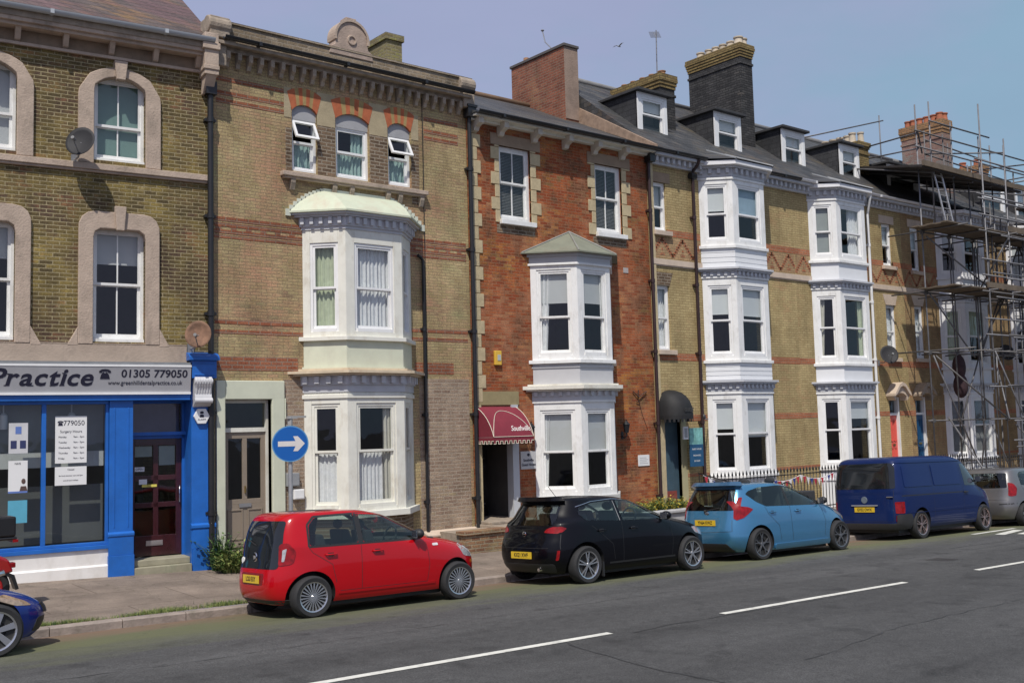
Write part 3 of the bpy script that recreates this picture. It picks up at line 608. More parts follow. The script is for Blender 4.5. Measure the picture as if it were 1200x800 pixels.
# surrounds
for i, c in enumerate(WIN1):
    mb = MB()
    # upper: segmental arch
    inn = [(c-.44, 7.12)] + arch_pts(c, .44, 8.52, .2) + [(c+.44, 7.12)]
    out = [(c-.70, 7.12)] + [(c-.70, 8.42)] + arch_pts(c, .52, 8.72, .17, 8) + [(c+.70, 8.42), (c+.70, 7.12)]
    ring_prism(mb, resample(out, 40), resample(inn, 40), -.06, .12)
    mb.prism_xz([(c-.075, 8.66), (c+.075, 8.66), (c+.115, 9.0), (c-.115, 9.0)], -.12, .02)
    # lower: basket arch with flared feet
    def rr(hw, zb, zt, r, flare=0):
        P = [(c-hw-flare, zb)] + ([(c-hw, zb+.3)] if flare else [])
        P += [(c-hw+r-r*math.cos(t*math.pi/12), zt-r+r*math.sin(t*math.pi/12)) for t in range(7)]
        P += [(c+hw-r+r*math.sin(t*math.pi/12), zt-r+r*math.cos(t*math.pi/12)) for t in range(7)]
        return P + ([(c+hw, zb+.3)] if flare else []) + [(c+hw+flare, zb)]
    a = rr(.44, 3.95, 5.98, .14); b = rr(.68, 3.95, 6.28, .26)
    ring_prism(mb, resample(b, 44), resample(a, 44), -.06, .12)
    for s in (-1, 1): mb.prism_xz([(c+s*.68, 3.92), (c+s*.68, 4.25), (c+s*.86, 3.92)], -.055, .05)
    mb.prism_xz([(c-.065, 5.95), (c+.065, 5.95), (c+.10, 6.38), (c-.10, 6.38)], -.12, .02)
    mb.build('window_surround', STONE, h1, bevel=.012)
    up = sash(h1, c-.44, c+.44, 7.22, 8.72, d0=.13, bars=1, mid=7.86, curtain=('blind', mat('teal_grey_blind', (.17, .27, .24), .8, var=.15, vscale=.8), .97) if i == 0 else ('blind', BLIND, .97), cseed=i)
    lo = sash(h1, c-.44, c+.44, 4.03, 6.0, d0=.13, bars=1, mid=5.03, curtain=('blind', BLIND, .30), cseed=i+9)
    for (zz, par) in ((7.22, up), (4.03, lo)):
        s_ = MB(); s_.box(c-.43, c+.43, .02, .14, zz-.05, zz+.02); s_.build('sill', WHITE, par)
# string courses, frieze and cornice
mb = MB(); mb.box(-9.2, -.02, -.09, .02, 7.0, 7.11); mb.box(-9.2, -.02, -.06, .02, 6.96, 7.0); mb.build('string_course', STONE, h1, bevel=.01)
mb = MB(); mb.box(-9.2, -.02, -.06, .02, 9.03, 9.08); mb.box(-9.2, -.02, -.30, .02, 9.36, 9.43); mb.box(-9.2, -.02, -.24, .02, 9.30, 9.36); mb.build('cornice', STONE, h1)
mb = MB(); mb.box(-9.2, -.02, -.02, .1, 9.08, 9.3); mb.build('frieze', mat('brown_frieze', (.24, .175, .12), .9, var=.2, vscale=4, dirt=(.1, .08, .06, .7)), h1)
x = -.25
while x > -9.2: mb = MB(); mb.prism_yz([(-.02, 9.09), (-.08, 9.12), (-.2, 9.3), (-.02, 9.3)], x-.045, x+.045); mb.build('bracket', STONE, h1); x -= .76
gutter(h1, -9.2, -.02, -.38, 9.60, mat('grey_gutter', (.42, .45, .48), .4, var=.06), .075)
mb = MB(); mb.box(-9.2, -.02, -.32, -.27, 9.43, 9.6); mb.build('fascia', STONE_D, h1)
# slate roof
mb = MB(); mb.add([(-9.3, -.36, 9.56), (.05, -.36, 9.56), (.05, 4.5, 12.9), (-9.3, 4.5, 12.9), (-9.3, 9.2, 9.5), (.05, 9.2, 9.5)], [(0, 1, 2, 3), (3, 2, 5, 4), (1, 5, 2), (0, 3, 4)])
rf = mb.build('roof', SLATE_OLD, h1)
mb = MB(); mb.tube([(-9.3, 4.5, 12.92), (.05, 4.5, 12.92)], .09, 8); mb.build('ridge_tile', SLATE, rf, smooth=True)
# stained stucco band above the shop with upswept feet under the windows
mb = MB(); wall(mb, -9.2, -.45, 3.6, 3.96, y=-.05); mb.box(-9.2, -.45, -.05, .02, 3.94, 3.97); mb.build('stucco_band', STUCCO, h1, fixn=False)
# corner block at the top of the party wall
mb = MB(); mb.box(-.20, .06, -.36, .02, 8.93, 9.72); mb.box(-.24, .08, -.40, .02, 9.40, 9.52); mb.box(-.22, .07, -.38, .02, 9.02, 9.1); mb.prism_yz([(-.34, 8.93), (-.1, 8.62), (0, 8.62), (0, 8.93)], -.17, .02); mb.build('corner_block', STONE, h1, bevel=.01)
pipe(h1, -.03, .0, 9.1, BLACK, .055, -.11)
pp = MB(); pp.box(-.13, .07, -.2, -.02, 8.62, 8.86); pp.build('rainwater_hopper', BLACK, h1)
# ---- shopfront (parts of the building)
mb = MB()
mb.box(-9.2, -.0, -.02, .05, 2.98, 3.6)   # panel behind the fascia
mb.prism_xz([(-9.2, 2.98), (-9.2, 3.1), (-.42, 3.1), (-.42, 2.98)], -.16, -.02)
mb.build('shop_fascia', BLUE, h1)
mb = MB(); mb.box(-9.2, -.42, -.22, -.02, 3.585, 3.64); mb.build('lead_flashing', LEAD, h1)
# stall riser
mb = MB(); mb.box(-9.2, -1.78, -.06, .1, -.4, .46); mb.box(-9.2, -1.78, -.095, .1, -.4, .17); mb.prism_yz([(-.095, .17), (-.06, .2), (0, .2), (0, .17)], -9.2, -1.78)
mb.build('stall_riser', mat('white_masonry_paint', (.80, .78, .75), .7, var=.05, dirt=(.5, .46, .4, .5), dscale=2), h1)
# shop window
mb = MB(); mb.box(-9.2, -1.78, -.10, .1, .46, .53); mb.box(-9.2, -1.78, -.07, .08, .53, .58)
mb.box(-9.2, -1.78, -.05, .06, 2.92, 3.0)
for xm in (-2.81, -3.83, -4.85, -5.87, -6.9, -7.9, -8.9): mb.box(xm-.035, xm+.035, -.05, .06, .58, 2.92)
mb.box(-1.83, -1.78, -.05, .06, .58, 2.92)
sw = mb.build('shop_window', BLUE, h1, bevel=.006)
GLS = glass_mat('shop_glass', (.72, .75, .74))
for i in range(7):
    a = -1.83-1.02*i if i else -1.83
    g = MB(); x1_ = (-1.83, -2.845, -3.865, -4.885, -5.905, -6.935, -7.935)[i]; x0_ = (-2.775, -3.795, -4.815, -5.835, -6.865, -7.865, -8.865)[i]
    g.quad((x0_, .0, .58), (x1_, .0, .58), (x1_, .0, 2.92), (x0_, .0, 2.92)); g.build('pane', GLS, sw, fixn=False)
# back of the window display: pale band, dark band, low screen
mb = MB(); mb.box(-9.0, -1.8, .30, .31, 1.86, 2.12); mb.build('display_board', WHITE, h1)
mb = MB(); mb.box(-9.0, -1.8, .34, .35, .58, 1.55); mb.build('frosted_screen', mat('frosted_grey_film', (.17, .175, .17), .6, var=.12, vscale=1.2), h1)
mb = MB(); mb.box(-9.0, -1.8, .34, .35, 2.12, 2.92); mb.build('upper_blind', mat('grey_blind', (.30, .32, .31), .8, var=.1), h1)
for x in (-2.02-.0-.32, -3.4, -4.4): mb = MB(); mb.lathe([(0, 2.52), (.065, 2.52), (.065, 2.75), (.03, 2.79), (0, 2.79)], 14, c=(x, .2, 0)); mb.tube([(x, .2, 2.79), (x, .2, 2.92)], .012, 6); mb.build('spotlight', WHITE2, h1, smooth='auto')
# pilasters and doorway
def pilaster(x0, x1, full):
    mb = MB(); mb.box(x0, x1, -.09, .3, -.4, 3.0); mb.box(x0-.02, x1+.02, -.13, .02, -.4, .33); mb.box(x0-.012, x1+.012, -.115, .02, .33, .64); mb.prism_yz([(-.115, .64), (-.13, .66), (-.13, .70), (-.09, .73), (0, .73), (0, .64)], x0-.02, x1+.02)
    mb.box(x0+.07, x0+.09, -.1, 0, .8, 2.85); mb.box(x1-.09, x1-.07, -.1, 0, .8, 2.85); 
    return mb.build('pilaster', BLUE, h1, bevel=.006)
pilaster(-1.775, -1.385, 0)
mb = MB(); mb.box(-.38, .03, -.09, .5, -.4, 3.39); mb.box(-.36, .05, -.135, .02, -.4, .33); mb.box(-.37, .04, -.115, .02, .33, .68); mb.prism_yz([(-.115, .68), (-.135, .70), (-.135, .75), (-.09, .78), (0, .78), (0, .68)], -.39, .05)
mb.box(-.05, -.035, -.1, 0, .85, 2.6); mb.box(-.1, -.085, -.1, 0, .85, 2.6)
mb.box(-.40, .04, -.22, .02, 3.36, 3.68); mb.box(-.46, .08, -.28, .02, 3.68, 3.74); mb.prism_yz([(-.28, 3.74), (-.18, 3.8), (0, 3.84), (0, 3.74)], -.46, .08); mb.box(-.36, .0, -.235, 0, 3.41, 3.44); mb.box(-.36, .0, -.235, 0, 3.62, 3.64)
mb.build('pilaster', BLUE, h1, bevel=.006)
# silver grey scrolled corbel
mb = MB(); prof = [(-.08, 3.38), (-.26, 3.38), (-.30, 3.33), (-.30, 3.26), (-.26, 3.18), (-.24, 3.08), (-.26, 3.02), (-.27, 2.96), (-.22, 2.90), (-.16, 2.86), (-.08, 2.84)]
mb.prism_yz(prof, -.36, -.06)
for k in range(6): mb.prism_yz([(y-.012, z) for y, z in prof[1:6]] + [(-.2, 3.1), (-.2, 3.38)], -.34+k*.048, -.34+k*.048+.02)
mb.tube([(-.37, -.25, 2.955), (-.05, -.25, 2.955)], .05, 12); mb.tube([(-.37, -.26, 3.3), (-.05, -.26, 3.3)], .055, 12)
mb.build('corbel', mat('silver_paint', (.60, .60, .61), .35, var=.12, dirt=(.3, .28, .25, .5)), h1, bevel=.004)
# doorway recess
mb = MB(); mb.quad((-1.385, -.05, .2), (-1.385, .46, .2), (-1.385, .46, 3.0), (-1.385, -.05, 3.0)); mb.box(-1.385, -.38, .40, .50, 2.30, 2.42); mb.box(-1.385, -.38, .30, .42, 2.36, 2.42)
mb.box(-1.385, -.38, .40, .5, 2.93, 3.0); mb.box(-1.385, -1.33, .40, .5, .2, 3.0); mb.box(-.42, -.38, .40, .5, .2, 3.0); mb.box(-1.38, -.38, -.04, .42, 2.97, 3.02)
mb.build('door_frame', BLUE, h1)
g = MB(); g.quad((-1.33, .45, 2.42), (-.42, .45, 2.42), (-.42, .45, 2.93), (-1.33, .45, 2.93)); fl = g.build('fanlight', GLS, h1, fixn=False)
g = MB(); g.box(-1.33, -.42, .62, .63, 2.42, 2.93); g.build('fanlight_backing', mat('dusk_lilac_panel', (.16, .13, .20), .6, var=.2), fl)
DOORB = mat('dark_maroon_wood', (.045, .012, .015), .25, var=.3, coat=.4)
mb = MB(); X0, X1 = -1.33, -.42; DY = .44
mb.box(X0, X0+.09, DY, DY+.05, .22, 2.3); mb.box(X1-.10, X1, DY, DY+.05, .22, 2.3); mb.box(X0+.09, X1-.1, DY, DY+.05, 2.18, 2.3); mb.box(X0+.09, X1-.1, DY, DY+.05, .22, .58)
xm = (X0+X1)/2; mb.box(xm-.045, xm+.045, DY, DY+.05, .58, 2.18)
for z in (1.12, 1.60): mb.box(X0+.09, X1-.1, DY, DY+.05, z-.045, z+.045)
dr = mb.build('door', DOORB, h1, bevel=.005)
g = MB(); g.quad((X0+.09, DY+.025, .58), (X1-.1, DY+.025, .58), (X1-.1, DY+.025, 2.18), (X0+.09, DY+.025, 2.18)); g.build('door_glass', GLS, dr, fixn=False)
g = MB(); g.box(X0+.10, xm-.06, DY+.032, DY+.036, 1.98, 2.17); g.box(xm+.06, X1-.11, DY+.032, DY+.036, 1.82, 2.17); g.build('frosted_panel', mat('pale_film', (.40, .46, .44), .5), dr)
g = MB(); g.box(X0+.1, X1-.11, DY+.4, DY+.41, .3, 1.0); g.build('hall_panel', mat('warm_wood', (.13, .07, .02), .5, var=.3), dr)
g = MB(); g.box(xm-.17, xm+.12, DY-.012, DY, .40, .49); g.box(xm-.15, xm+.10, DY-.018, DY-.01, .42, .47); g.build('letter_box', mat('worn_aluminium', (.5, .48, .46), .35, .8), dr)
g = MB(); g.tube([(X1-.05, DY-.06, 1.15), (X1-.05, DY-.06, 1.45)], .012, 8); g.tube([(X1-.05, DY-.06, 1.17), (X1-.05, DY, 1.17)], .01, 6); g.tube([(X1-.05, DY-.06, 1.43), (X1-.05, DY, 1.43)], .01, 6); g.build('door_handle', mat('chrome', (.7, .7, .7), .12, 1, var=.02), dr, smooth=True)
mb = MB(); mb.box(-1.38, -.38, -.12, .5, -.4, .09); mb.box(-1.38, -.38, -.0, .5, .09, .2); mb.build('doorstep', mat('mossy_step_stone', (.30, .28, .2), .9, var=.2, dirt=(.13, .17, .10, .7), dscale=3), h1, bevel=.012)
# ---- signs
def lerp(a, b, t): return a+(b-a)*t
def on1(s, y, z): # local shop coordinates -> world
    return (7.75+s*math.cos(A1)+y*math.sin(A1)*1.0, FY-s*math.sin(A1)+y*math.cos(A1), z)
sg = thing('shop_sign', 'long silver grey fascia sign reading Practice 01305 779050 above the shop window', 'sign', on1(-.42, 0, 3.1), org=(-.42, 0, 3.1), rz=-A1)
mb = MB(); tl = .055
P = [(-.17, 3.10), (-.235, 3.57), (-.16, 3.585), (-.03, 3.585), (-.03, 3.10)]
mb.prism_yz(P, -9.2, -.42); mb.build('board', mat('silver_grey_board', (.37, .37, .385), .45, var=.05, dirt=(.25, .25, .25, .4)), sg)
mb = MB(); mb.prism_yz([(-.20, 3.075), (-.20, 3.115), (-.03, 3.115), (-.03, 3.075)], -9.2, -.42); mb.prism_yz([(-.24, 3.555), (-.24, 3.59), (-.03, 3.595), (-.03, 3.555)], -9.2, -.415); mb.build('trim', WHITE2, sg)
def sgn(u0, zc):
    k = (-.235+.17)/.47
    def fn(u, v, w): z = zc+v; return (u0+u, -.17+(z-3.10)*k-.003-w, z)
    return fn
INK = mat('navy_black_ink', (.012, .012, .03), .5)
def serif_word(mb, word, size, fn, x0, shear=.27, sx=1.12, bold=.009):
    """bold italic word with small slab serifs on its stems"""
    x = x0; foot = {'P': [0], 'r': [0], 'a': [1], 'i': [.5], 't': [.5], 'G': [], 'e': [], 'c': [], 'n': [0, 1], 'h': [0, 1], 'l': [.5], 'D': [0]}; head = {'P': [0], 'r': [0], 'i': [.35], 'h': [0], 'l': [.4], 'n': [0], 'D': [0]}
    for ch in word:
        if ch == ' ': x += size*.3; continue
        vs, fs = text_mesh(ch, size, bold=bold, align='LEFT', sx=sx); xs = [v[0] for v in vs]; base = -size*.345; lo, hi = min(xs), max(xs); top = max(v[1] for v in vs)
        mb.add([fn(x+v[0]-lo+shear*(v[1]-base), v[1], v[2]) for v in vs], fs)
        bb = min(v[1] for v in vs)
        if ch == 'i': top = bb + size*.545
        for lst, yy, dy in ((foot.get(ch, []), bb, .016), (head.get(ch, []), top, -.016)):
            for f in lst:
                sw = size*.09; cx = lerp(lo+sw*.55, hi-sw*.55, f)-lo if f in (0, 1) else (hi-lo)*f
                if ch == 'a': cx += size*.03
                P = [(cx-sw*(1.15 if dy > 0 else 1.2), yy), (cx+sw*(1.15 if dy > 0 else .2), yy), (cx+sw*(1.15 if dy > 0 else .2), yy+dy), (cx-sw*(1.15 if dy > 0 else 1.2), yy+dy)]
                if dy < 0: P = P[::-1]
                mb.add([fn(x+u+shear*(v-base), v, .0021) for u, v in P], [(0, 1, 2, 3)])
        x += hi-lo+size*.07
    return x
mb = MB(); serif_word(mb, 'Practice', .40, sgn(0, 3.355), -3.67)
mb.build('lettering', INK, sg, fixn=False)
mb = MB(); serif_word(mb, 'Greenhill Dental', .40, sgn(0, 3.355), -7.3); mb.build('lettering', INK, sg, fixn=False)
mb = MB(); put_text(mb, '01305 779050', .185, sgn(-1.05, 3.43), bold=.003, shear=.05, align='CENTER', sx=1.06); mb.build('phone_number', INK, sg, fixn=False)
mb = MB(); put_text(mb, 'www.greenhilldentalpractice.co.uk', .105, sgn(-1.2, 3.275), bold=.0, align='CENTER', sx=.86); mb.build('web_address', INK, sg, fixn=False)
def phone_icon(mb, fn, s):
    def T(P): mb.add([fn(u*s, v*s, 0) for u, v in P] + [fn(u*s, v*s, .004) for u, v in P], [list(range(len(P), 2*len(P)))] + [(i, (i+1) % len(P), (i+1) % len(P)+len(P), i+len(P)) for i in range(len(P))])
    T([(-.5, .15), (-.5, .3), (-.3, .44), (0, .48), (.3, .44), (.5, .3), (.5, .15), (.26, .15), (.26, .27), (-.26, .27), (-.26, .15)])
    T([(-.42, -.4), (.42, -.4), (.34, -.05), (.16, .2), (.10, .2), (.10, .12), (-.10, .12), (-.10, .2), (-.16, .2), (-.34, -.05)])
mb = MB(); phone_icon(mb, sgn(-1.88, 3.42), .19); mb.build('telephone_symbol', INK, sg, fixn=False)
# posters in the window and on the door
def poster(label, s0, s1, z0, z1, y, col, lines=(), rz=-A1, extra=None, cat='poster'):
    t = thing('poster', label, cat, on1((s0+s1)/2, y, z0), org=((s0+s1)/2, y, z0), rz=rz)
    mb = MB(); mb.box(s0, s1, y-.003, y, z0, z1); mb.build('sheet', col, t)
    def fn0(uc, zc):
        def fn(u, v, w): return (uc+u, y-.0045-w, zc+v)
        return fn
    for (txt, size, u, z, al) in lines:
        mb = MB(); put_text(mb, txt, size, fn0(u, z), align=al, ext=.001, sx=.95); mb.build('print', INK, t, fixn=False)
    return t, fn0
PAPER = mat('white_paper', (.78, .78, .77), .6, var=.02)
t, fn0 = poster('large white opening hours notice with telephone symbol and 779050 in the shop window', -2.63, -2.13, 1.93, 2.72, -.008, PAPER,
    [('779050', .12, -2.335, 2.6, 'CENTER'), ('Surgery Hours', .062, -2.38, 2.46, 'CENTER')] +
    [(d, .042, -2.58, 2.37-.09*i, 'LEFT') for i, d in enumerate(('Monday', 'Tuesday', 'Wednesday', 'Thursday', 'Friday'))] + [('9am - 5pm', .042, -2.17, 2.37-.09*i, 'RIGHT') for i in range(5)])
mb = MB(); phone_icon(mb, fn0(-2.55, 2.6), .09); mb.build('telephone_symbol', INK, t, fixn=False)
poster('small white notice directly under the opening hours notice', -2.63, -2.13, 1.56, 1.87, -.008, PAPER, [('Closed', .04, -2.38, 1.82, 'CENTER'), ('for lunch between 1pm and 2pm', .03, -2.38, 1.72, 'CENTER'), ('and all bank holidays', .03, -2.38, 1.64, 'CENTER')])
def marks(t, y, items):
    for (nm, a, b, c, d, m) in items: q = MB(); q.box(a, b, y-.006, y-.003, c, d); q.build(nm, m, t)
t, _ = poster('grey and white poster with small blue pictures, left of the shop window mullion', -3.34, -3.05, 2.12, 2.62, -.008, mat('pale_grey_paper', (.6, .6, .61), .6), [])
marks(t, -.008, [('picture', -3.24, -3.15, 2.44, 2.56, mat('blue_print', (.12, .2, .5), .6)), ('picture', -3.31, -3.22, 2.2, 2.33, mat('navy_print', (.03, .04, .12), .6)), ('picture', -3.17, -3.08, 2.2, 2.33, mat('navy_print', (.03, .04, .12), .6))])
t, _ = poster('white poster with a small portrait and a blue footer behind the shop glass', -3.34, -3.05, 1.47, 2.0, -.008, PAPER, [('NHS', .05, -3.2, 1.95, 'CENTER')])
marks(t, -.008, [('footer', -3.34, -3.05, 1.47, 1.50, mat('blue_print', (.12, .2, .5), .6))])
q = MB(); q.ball((-3.11, -.014, 1.66), (.032, .003, .045)); q.add([(-3.17, -.014, 1.5), (-3.05, -.014, 1.5), (-3.07, -.014, 1.58), (-3.15, -.014, 1.58)], [(0, 1, 2, 3)]); q.build('portrait', mat('portrait_print', (.10, .06, .05), .6), t)
poster('turquoise poster low in the shop window', -3.34, -3.05, .98, 1.35, -.008, mat('turquoise_paper', (.10, .38, .52), .6, var=.1), [])
poster('small white open sign on the glass of the maroon door', -1.24, -1.07, 1.72, 1.80, DY+.02, PAPER, [('OPEN', .055, -1.155, 1.76, 'CENTER')])
poster('plain white square card on the maroon door', -1.17, -1.03, 1.49, 1.58, DY-.004, PAPER, [])
poster('thin yellow sticker across the maroon door', -1.12, -.86, 1.44, 1.485, DY-.006, mat('yellow_sticker', (.75, .65, .12), .5), [('PULL', .03, -1.0, 1.463, 'CENTER')])
# hexagonal badge
t = thing('hexagonal_badge', 'white hexagonal alarm badge on the blue pilaster', 'badge', on1(-.21, -.10, 2.69), org=(-.21, -.10, 2.69), rz=-A1)
mb = MB(); mb.prism_xz([(-.21+.145*math.cos(math.radians(60*k)), 2.68+.155*math.sin(math.radians(60*k))) for k in range(6)], -.15, -.09); mb.build('box', WHITE2, t, bevel=.008)
mb = MB(); mb.ball((-.21, -.152, 2.745), (.035, .004, .025)); mb.add([(-.25, -.153, 2.66), (-.17, -.153, 2.66), (-.18, -.153, 2.71), (-.24, -.153, 2.71)], [(0, 1, 2, 3)]); mb.build('emblem', INK, t)
mb = MB(); put_text(mb, 'ALARM', .045, lambda u, v, w: (-.21+u, -.152-w, 2.62+v), ext=.001); mb.build('print', INK, t, fixn=False)
# satellite dishes
def dish(name_label, pos, rz, r=.3, col=None, aim=(-.55, -.75, .3), arm=.35, group=None):
    t = thing('satellite_dish', name_label, 'satellite dish', pos, rz=0, group=group)
    a = Vector(aim).normalized(); u = a.cross(Vector((0, 0, 1))).normalized(); w = u.cross(a)
    c = Vector(pos)+Vector((math.sin(-rz)*0, 0, 0)) + Vector((0, -.38, .22)); mb = MB()
    vs = [tuple(c)]; fs = []; n = 28; rings = 5
    for j in range(1, rings+1):
        q = j/rings
        for k in range(n):
            th = 2*math.pi*k/n; p = c + (u*math.cos(th)*r + w*math.sin(th)*r*1.08)*q + a*(.22*r*q*q); vs.append(tuple(p))
    for k in range(n): fs.append((0, 1+k, 1+(k+1) % n))
    for j in range(rings-1):
        for k in range(n): fs.append((1+j*n+k, 1+(j+1)*n+k, 1+(j+1)*n+(k+1) % n, 1+j*n+(k+1) % n))
    mb.add(vs, fs); o = mb.build('reflector', col, t, smooth=True); s = o.modifiers.new('t', 'SOLIDIFY'); s.thickness = .006
    mb = MB(); mb.tube([tuple(pos), tuple(Vector(pos)+Vector((0, -.22, 0))), tuple(c)], .016, 8); mb.box(pos[0]-.06, pos[0]+.06, pos[1]-.02, pos[1], pos[2]-.09, pos[2]+.09); mb.build('wall_bracket', mat('galvanised', (.35, .35, .36), .5, .6), t, smooth='auto')
    f = c + a*r*1.25 - w*r*.35; mb = MB(); mb.tube([tuple(c-w*r*.95), tuple(f)], .010, 6); mb.tube([tuple(f), tuple(f-a*.09)], .03, 8); mb.build('feed_arm', mat('grey_plastic', (.2, .2, .2), .5), t, smooth='auto')
    return t
DISHG = mat('dark_grey_dish', (.035, .035, .038), .6, var=.15, spec=.2)
dish('round dark grey satellite dish between the two upper windows of the practice building', on1(-2.36, 0, 7.15), 0, .25, DISHG, aim=(-.72, -.8, .32))
dish('rusty brown satellite dish above the blue pilaster capital', on1(-.38, -.02, 3.90), 0, .23, mat('rusty_dish', (.19, .105, .065), .8, var=.5, vscale=6), aim=(-.55, -.8, .2))
# ================================================================ BUILDING 2: yellow brick house with the green roofed bay
BK2 = brick('yellow_gault_brick', (.34, .255, .125), (.56, .45, .24), (.29, .215, .13),
    [((.48, .255, .16), .6, .45, .62, .8, 3), ((.17, .125, .08), .5, .54, .68, .75, 8), ((.36, .36, .17), 1.1, .52, .7, .6, 5)], contrast=.6, ms=.007, bw=.22, bh=.062)
RED = brick('red_band_brick', (.26, .085, .045), (.38, .15, .08), (.27, .19, .14), [((.14, .06, .045), 2.5, .55, .7, .6, 2)], contrast=.8, ms=.011)
BRN = brick('dark_brown_brick', (.105, .07, .045), (.22, .15, .095), (.30, .25, .19), [((.28, .17, .1), 2., .58, .72, .6, 2)], contrast=.9, ms=.013)
h2 = house('yellow_brick_house', 'yellow brick house with pale green roofed bay and small domed gable on its parapet', 7.8, 13.68, 10.1, -.2)
TW = [(9.42, 9.97), (10.39, 11.17), (11.63, 12.2)]
BX = (9.62, 12.14, .61)
holes = [(a, b, 7.45, 8.80) for a, b in TW] + [(8.0, 8.93, .24, 2.98), (9.80, 11.96, 4.25, 6.1), (9.80, 11.96, .8, 2.95)]
mb = MB(); wall(mb, 7.8, 13.68, -.6, 9.62, holes, rev=.18)
mb.quad((7.8, 0, -.6), (7.8, 0, 9.62), (7.8, 9, 9.62), (7.8, 9, -.6)); mb.quad((13.68, 0, -.6), (13.68, 9, -.6), (13.68, 9, 9.62), (13.68, 0, 9.62)); mb.quad((7.8, 9, -.6), (13.68, 9, -.6), (13.68, 9, 9.62), (7.8, 9, 9.62))
mb.build('wall', BK2, h2, fixn=False)
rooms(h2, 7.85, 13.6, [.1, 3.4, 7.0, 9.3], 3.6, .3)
# lighter repaired render patch and darker lower wall are brick of another colour
mb = MB(); mb.box(9.2, 9.64, -.004, .02, -.3, 3.36); mb.box(12.3, 13.6, -.004, .02, -.3, 3.4); mb.build('lower_brickwork', BRN2 if 'BRN2' in globals() else brick('pale_brown_brick', (.26, .18, .13), (.42, .32, .23), (.38, .31, .24), [((.13, .09, .06), 1.2, .55, .7, .6, 3), ((.36, .3, .15), .9, .56, .7, .5, 9)], contrast=.9, ms=.012), h2)
# red bands
def band(par, x0, x1, z0, z1, m=RED, y=-.006, name='brick_band'): 
    q = MB(); q.box(x0, x1, y, .02, z0, z1); return q.build(name, m, par)
for a, b in ((7.86, 9.30), (12.55, 13.45)):
    band(h2, a, b, 8.97, 9.05); band(h2, a, b, 8.70, 8.78); band(h2, a, b, 8.55, 8.63)
for a, b in ((7.82, 9.62), (12.14, 13.6)):
    band(h2, a, b, 6.30, 6.38); band(h2, a, b, 5.98, 6.04); band(h2, a, b, 6.07, 6.14)
    band(h2, a, b, 6.20, 6.27)
    x = a+.02
    q = MB()
    while x < b-.12: q.box(x, min(x+.115, b), -.005, .02, 6.14, 6.20); x += .30
    q.build('brick_band', RED, h2)
    band(h2, a, b, 4.38, 4.46); band(h2, a, b, 4.20, 4.27)
band(h2, 7.82, 9.5, 3.52, 3.78); band(h2, 12.2, 13.2, 3.50, 3.74)
# top windows with brick arches and a shared sill
for i, (a, b) in enumerate(TW):
    c = (a+b)/2; hw = (b-a)/2
    mb = MB(); zt = 9.18 - (.06 if i == 2 else 0); w = hw+.10
    n = 9; bot = arch_pts(c, hw, 8.66, .14, n); top = arch_pts(c, hw+.10, 9.02, .12, n)
    for k in range(n): 
        mb.m = 0 if k in (0, 1, 3, 5, 7, 8) else 1
        mb.prism_xz([bot[k], bot[k+1], top[k+1], top[k]], -.012, .05)
    mb.build('brick_arch', [mat('red_arch_brick', (.42, .12, .05), .85, var=.2, vscale=8), mat('olive_arch_brick', (.34, .24, .10), .85, var=.2, vscale=8)], h2)
    # render patches beside the arches
    mb = MB(); P = arch_pts(c, hw, 8.67, .14, 10); mb.prism_xz([(a, 8.5)] + P + [(b, 8.5)], .045, .12); mb.build('tympanum', mat('grey_tympanum', (.36, .36, .37), .8, var=.1), h2)
    mb = MB(); mb.box(a, b, .04, .16, 7.38, 7.44); mb.build('window_sill', WHITE, h2)
sash(h2, 9.42, 9.97, 7.44, 8.52, d0=.06, mid=8.05, open_top=True, curtain=('low', CURT_T), cseed=1, frame=WHITE2)
sash(h2, 10.39, 11.17, 7.44, 8.52, d0=.06, mid=8.0, curtain=[('low', CURT_T), ('right', CURT_T, .45)], cseed=2, frame=WHITE2)
sash(h2, 11.63, 12.2, 7.44, 8.52, d0=.06, mid=8.05, open_top=True, curtain=('low', CURT_T), cseed=3, frame=WHITE2)
mb = MB()
for a, b in ((9.98, 10.37), (11.19, 11.61)): mb.box(a, b, -.008, .02, 7.45, 8.45)
mb.box(9.28, 9.41, -.008, .02, 7.45, 8.3); mb.box(12.21, 12.4, -.008, .02, 7.1, 8.4); mb.build('brown_piers', BRN, h2)
mb = MB()
for a, b in ((9.97, 10.38), (11.18, 11.62)): mb.box(a, b, -.007, .02, 8.45, 9.12)
mb.box(9.25, 9.40, -.007, .02, 8.5, 9.1); mb.box(12.22, 12.4, -.007, .02, 8.5, 9.05); mb.build('render_patch', mat('pale_render', (.40, .33, .21), .9, var=.15, bump=.3), h2)
mb = MB(); mb.box(9.16, 12.55, -.14, .03, 7.31, 7.40); mb.box(9.2, 12.52, -.10, .02, 7.27, 7.31); mb.build('window_sill', STONE, h2, bevel=.012)
for x in (9.4, 10.32, 10.72, 11.58, 11.88, 12.42): mb = MB(); mb.prism_yz([(0, 7.04), (-.05, 7.06), (-.10, 7.2), (-.10, 7.27), (0, 7.27)], x-.05, x+.05); mb.build('bracket', STONE_D, h2, bevel=.008)
